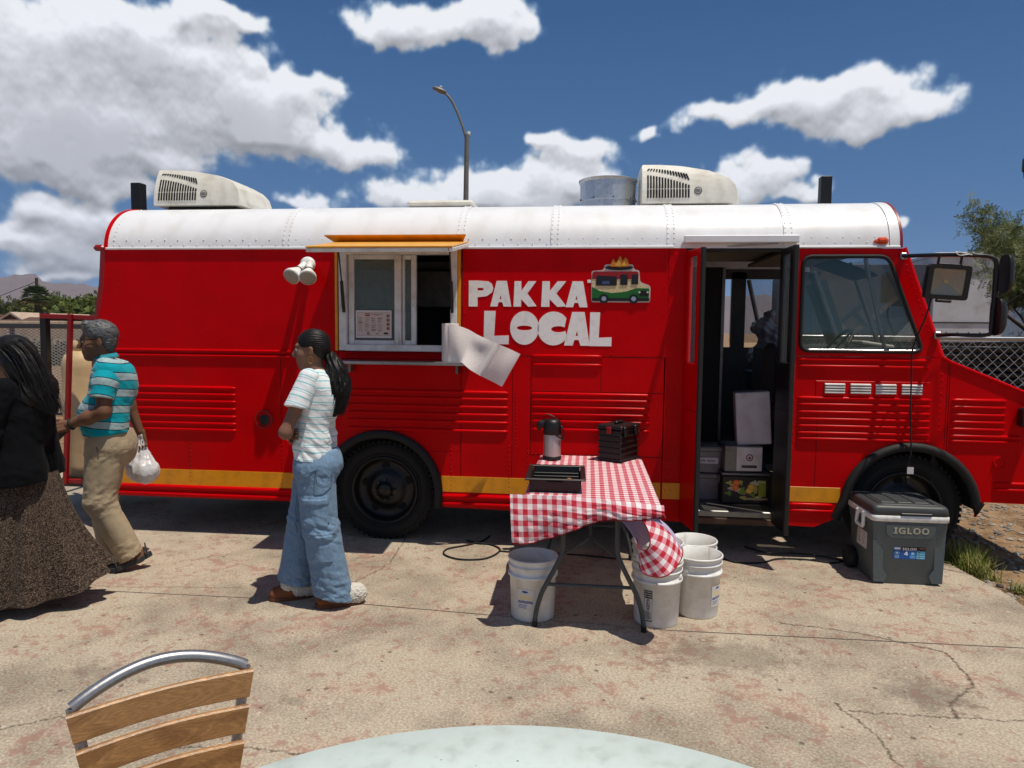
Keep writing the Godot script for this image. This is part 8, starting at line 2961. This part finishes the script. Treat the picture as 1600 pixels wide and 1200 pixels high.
func woman() -> void:
	var at := Vector3(-3.33, 0, 1.6)
	var p := thing("person", "woman in black top and long patterned skirt at the left edge, long loose hair", "person", at + Vector3(-.055, 0, -.04))
	p.rotation.y = 0.54
	var W := func(x: float, y: float, z: float) -> Vector3: return Vector3((x - at.x) * .9, y, z - at.z)
	var fold := noise(6.0, 3, 501)
	var tone := Color(0.20, 0.11, 0.07)
	var HX := Transform3D(turned(Vector3(-1.0, -.10, -.22)), W.call(-3.375, 1.515, 1.6))
	var skin := skin_mat("skin_pale_brown", tone)
	var paint := func(q: Vector3, n: Vector3) -> Color:
		var l := HX.affine_inverse() * q
		return Color(0.20, 0.06, 0.05) if absf(l.x) < .022 and l.y < -.048 and l.y > -.074 and l.z > .074 else tone
	var b := moved(head_prims(false), HX, 1.0)
	b += [cap(W.call(-3.35, 1.40, 1.6), W.call(-3.32, 1.30, 1.6), .052, .09), cap(W.call(-3.31, 1.28, 1.6), W.call(-3.31, .80, 1.6), .10, .10), cap(W.call(-3.40, 1.32, 1.77), W.call(-3.30, 1.32, 1.44), .052, .052), cap(W.call(-3.40, 1.33, 1.77), W.call(-3.47, 1.08, 1.80), .05, .04), cap(W.call(-3.47, 1.08, 1.80), W.call(-3.525, .87, 1.76), .038, .027), cap(W.call(-3.30, 1.33, 1.44), W.call(-3.42, 1.08, 1.38), .05, .04), cap(W.call(-3.42, 1.08, 1.38), W.call(-3.55, .92, 1.36), .038, .027), cap(W.call(-3.31, .82, 1.62), W.call(-3.33, .2, 1.68), .07, .042), cap(W.call(-3.31, .82, 1.58), W.call(-3.45, .2, 1.5), .07, .042), cap(W.call(-3.33, .2, 1.68), W.call(-3.33, .05, 1.68), .04, .04), cap(W.call(-3.33, .05, 1.68), W.call(-3.44, .035, 1.68), .038, .03), cap(W.call(-3.45, .2, 1.5), W.call(-3.45, .05, 1.5), .04, .04), cap(W.call(-3.45, .05, 1.5), W.call(-3.56, .035, 1.5), .038, .03)]
	put("body", body_mesh(b, .009, null, paint), skin, p)
	put("hand", body_mesh(hand_prims(W.call(-3.525, .87, 1.76), Vector3(-.25, -1, -.1), Vector3(.3, 0, -1), 1.0, .45, .92), .004, null, func(q, n): return tone), skin, p)
	put("hand", body_mesh(hand_prims(W.call(-3.55, .92, 1.36), Vector3(-.6, -1, 0), Vector3(.3, 0, 1), -1.0, .45, .92), .004, null, func(q, n): return tone), skin, p)
	eyes(p, HX, 1.0)
	var hn := noise(22.0, 2, 502)
	var hb := moved([ball(Vector3(0, .044, -.022), Vector3(.085, .089, .104), .02), ball(Vector3(0, -.03, -.06), Vector3(.080, .085, .060), .04), ball(Vector3(0, -.02, .115), Vector3(.070, .090, .072), .012, Basis.IDENTITY, true)], HX, 1.0)
	hb += [cap(W.call(-3.31, 1.50, 1.62), W.call(-3.20, 1.33, 1.65), .095, .085, .06), cap(W.call(-3.20, 1.33, 1.65), W.call(-3.135, 1.20, 1.66), .080, .032, .05), cap(W.call(-3.33, 1.46, 1.68), W.call(-3.25, 1.28, 1.72), .055, .050, .05), cap(W.call(-3.25, 1.28, 1.72), W.call(-3.20, 1.17, 1.71), .050, .022, .05)]
	var hbump := func(q: Vector3) -> float:
		var t := clampf((.0 + 1.52 - q.y) * 4.0, 0.0, 1.0)
		return t * .005 * sin(q.x * 110.0 + q.y * 50.0 + q.z * 100.0 + 4.0 * sin(q.y * 14.0)) + .004 * hn.get_noise_3dv(q * .5)
	put("hair", body_mesh(hb, .0065, hbump), M.hair_black, p)
	var st := ST()
	rng.seed = 510
	for k in 620:
		var path := []
		var s := clampf(rng.randfn() * .45, -.8, .8)
		var d := rng.randfn() * .5
		var wv := rng.randf() * TAU
		for i in 11:
			var t := i / 10.0
			var c: Vector3 = W.call(-3.37, 1.60, 1.63).bezier_interpolate(W.call(-3.26, 1.57, 1.67), W.call(-3.23, 1.40, 1.70), W.call(-3.165 + s * .03, 1.17 + absf(d) * .06, 1.69), t)
			path.append(c + Vector3(s * .075 * (.75 + t * .1), 0, .035 * (1.0 - s * s) + d * .05) + Vector3(s * .02, .03 * s * (1.0 - t), 0) + Vector3(sin(wv + t * 11.0), 0, cos(wv + t * 11.0)) * .009 * t)
		ribbons(st, path, .0026, Vector3(rng.randf_range(-.2, .5), .2, 1).normalized())
	put("loose_hair", st, M.hair_black, p).set_meta("kind", "stuff")
	# black tunic with gold cuff bands
	var blk := worn(mat("black_cloth", Color(0.055, 0.058, 0.072), 0.9), M.t_soft, 2.0, M.t_grain, .02)
	blk.rim_enabled = true
	blk.rim = .12
	blk.metallic_specular = .2
	var l := Vector3(-.30, 0, .95)
	var A := func(x: float, y: float, z: float, s: float) -> Vector3: return W.call(x, y, z) + l * s
	var crease := func(q: Vector3) -> float: return .008 * fold.get_noise_3d(q.x * 1.2 + q.y * .6, q.y * 1.1, q.z * 1.2) + .004 * fold.get_noise_3dv(q * 2.6)
	var top := [cap(A.call(-3.305, 1.24, 1.6, .09), A.call(-3.29, .86, 1.6, .10), .100, .130, .05), cap(A.call(-3.305, 1.24, 1.6, -.09), A.call(-3.29, .86, 1.6, -.10), .100, .130, .05), cap(A.call(-3.315, 1.315, 1.6, .145), A.call(-3.315, 1.315, 1.6, -.145), .072, .072, .05), cap(W.call(-3.31, 1.30, 1.6), W.call(-3.33, 1.38, 1.6), .11, .07, .05), ball(W.call(-3.245, 1.17, 1.62), Vector3(.095, .19, .14), .06), cap(A.call(-3.29, .86, 1.6, .10), A.call(-3.28, .74, 1.6, .11), .130, .142, .04), cap(A.call(-3.29, .86, 1.6, -.10), A.call(-3.28, .74, 1.6, -.11), .130, .142, .04), slab(W.call(-3.28, .775, 1.6), Vector3(.10, -1, 0))]
	put("tunic", body_mesh(top, .011, crease), blk, p)
	put("sleeve", body_mesh([cap(W.call(-3.385, 1.325, 1.755), W.call(-3.465, 1.08, 1.80), .075, .064, .03), cap(W.call(-3.465, 1.08, 1.80), W.call(-3.52, .885, 1.765), .062, .060, .03), slab(W.call(-3.518, .90, 1.765), Vector3(-.25, -1, -.1))], .009, crease), blk, p)
	put("sleeve", body_mesh([cap(W.call(-3.30, 1.325, 1.45), W.call(-3.42, 1.08, 1.38), .072, .062, .03), cap(W.call(-3.42, 1.08, 1.38), W.call(-3.53, .94, 1.365), .06, .056, .03), slab(W.call(-3.525, .945, 1.365), Vector3(-.6, -1, 0))], .011, crease), blk, p)
	for k in 3:
		st = ST()
		var ring := []
		var c: Vector3 = W.call(-3.516 + k * .0042, .908 + k * .015, 1.7665)
		var X := turned(Vector3(-.27, -1, -.18), Vector3(0, 0, 1))
		for i in 22: ring.append(c + X * Vector3(cos(TAU * i / 22.0) * .0615, sin(TAU * i / 22.0) * .0615, 0))
		tube(st, ring, .003, 4, false, true)
		put("cuff_band", st, worn(mat("cuff_gold", Color(0.62, 0.47, 0.22), 0.5, .3), M.t_fine, 9.0) if not M.has("cuff_gold") else M.cuff_gold, p)
	# long gathered skirt of small print
	rng.seed = 520
	var im := Image.create(512, 512, false, Image.FORMAT_RGB8)
	im.fill(Color(0.145, 0.115, 0.10))
	for k in 3600:
		var c := Vector2(rng.randf_range(0, 511), rng.randf_range(0, 511))
		var tc: Color = [Color(0.50, 0.43, 0.37), Color(0.43, 0.36, 0.30), Color(0.34, 0.27, 0.22), Color(0.56, 0.49, 0.43)][k % 4]
		for q in 3: disc(im, Vector2(fposmod(c.x + rng.randf_range(-5, 5), 512), fposmod(c.y + rng.randf_range(-5, 5), 512)), rng.randf_range(.9, 2.3), tc)
	var print_mat := cloth_mat("skirt_print", im, .9)
	var rings := []
	var n := 132
	var grid := []
	var uv := []
	for i in 34:
		var t := i / 33.0
		var row := []
		var ur := []
		for k in n + 1:
			var a := TAU * k / n
			var gather := sin(a * 15.0 + 1.6 * sin(a * 3.0) + t * .5) * .6 + sin(a * 9.0 + 2.0) * .4
			var r := lerpf(.150, .345, pow(t, .85)) + gather * (.008 + .040 * t)
			r += .05 * t * t * sin(a * 3.0 + .6)
			var sweep := .17 * t * t * maxf(cos(a), 0.0)       # the wind carries the back of the hem out
			var y := lerpf(.82, .055, t) + .135 * t * t * maxf(cos(a), 0.0) * (0.6 + 0.4 * cos(a)) + .025 * t * t * sin(a * 4.0 + 1.0)
			row.append(W.call(-3.285 - .075 * t + cos(a) * r + sweep, y, 1.6 + .02 * t + sin(a) * r * .82))
			ur.append(Vector2(k * 7.0 / n, t * 2.8))
		grid.append(row)
		uv.append(ur)
	st = ST()
	sheet(st, grid, uv, .003)
	put("skirt", st, print_mat, p)

func people() -> void:
	man()
	girl()
	woman()

func _ready() -> void:
	var cam := Camera3D.new()
	cam.name = "camera"
	cam.fov = 56.79
	cam.near = 0.05
	cam.far = 9000.0
	cam.position = Vector3(0, 1.70, 5.458)
	cam.rotation_order = EULER_ORDER_YXZ
	cam.rotation_degrees = Vector3(-4.3, 6.1, 0.55)
	add_child(cam)
	cam.current = true
	var env := Environment.new()
	env.background_mode = Environment.BG_SKY
	env.sky = make_sky()
	env.tonemap_mode = Environment.TONE_MAPPER_LINEAR
	env.tonemap_exposure = 1.0
	env.sdfgi_enabled = true
	env.ssao_enabled = true
	env.ssil_enabled = true
	env.fog_enabled = true
	env.fog_density = 0.00016
	env.fog_light_color = Color(0.72, 0.80, 0.93)
	var we := WorldEnvironment.new()
	we.name = "environment"
	we.environment = env
	add_child(we)
	var sun := DirectionalLight3D.new()
	sun.name = "sun"
	sun.light_energy = 1.4
	sun.light_color = Color(1.0, 0.965, 0.90)
	sun.light_angular_distance = 0.5
	sun.shadow_enabled = true
	add_child(sun)
	sun.look_at_from_position(Vector3(0.27, 1.0, 0.16) * 20.0, Vector3.ZERO, Vector3.FORWARD)
	materials()
	ground()
	build_truck()
	surroundings()
	near_things()
	people()
	chair()
	round_table()
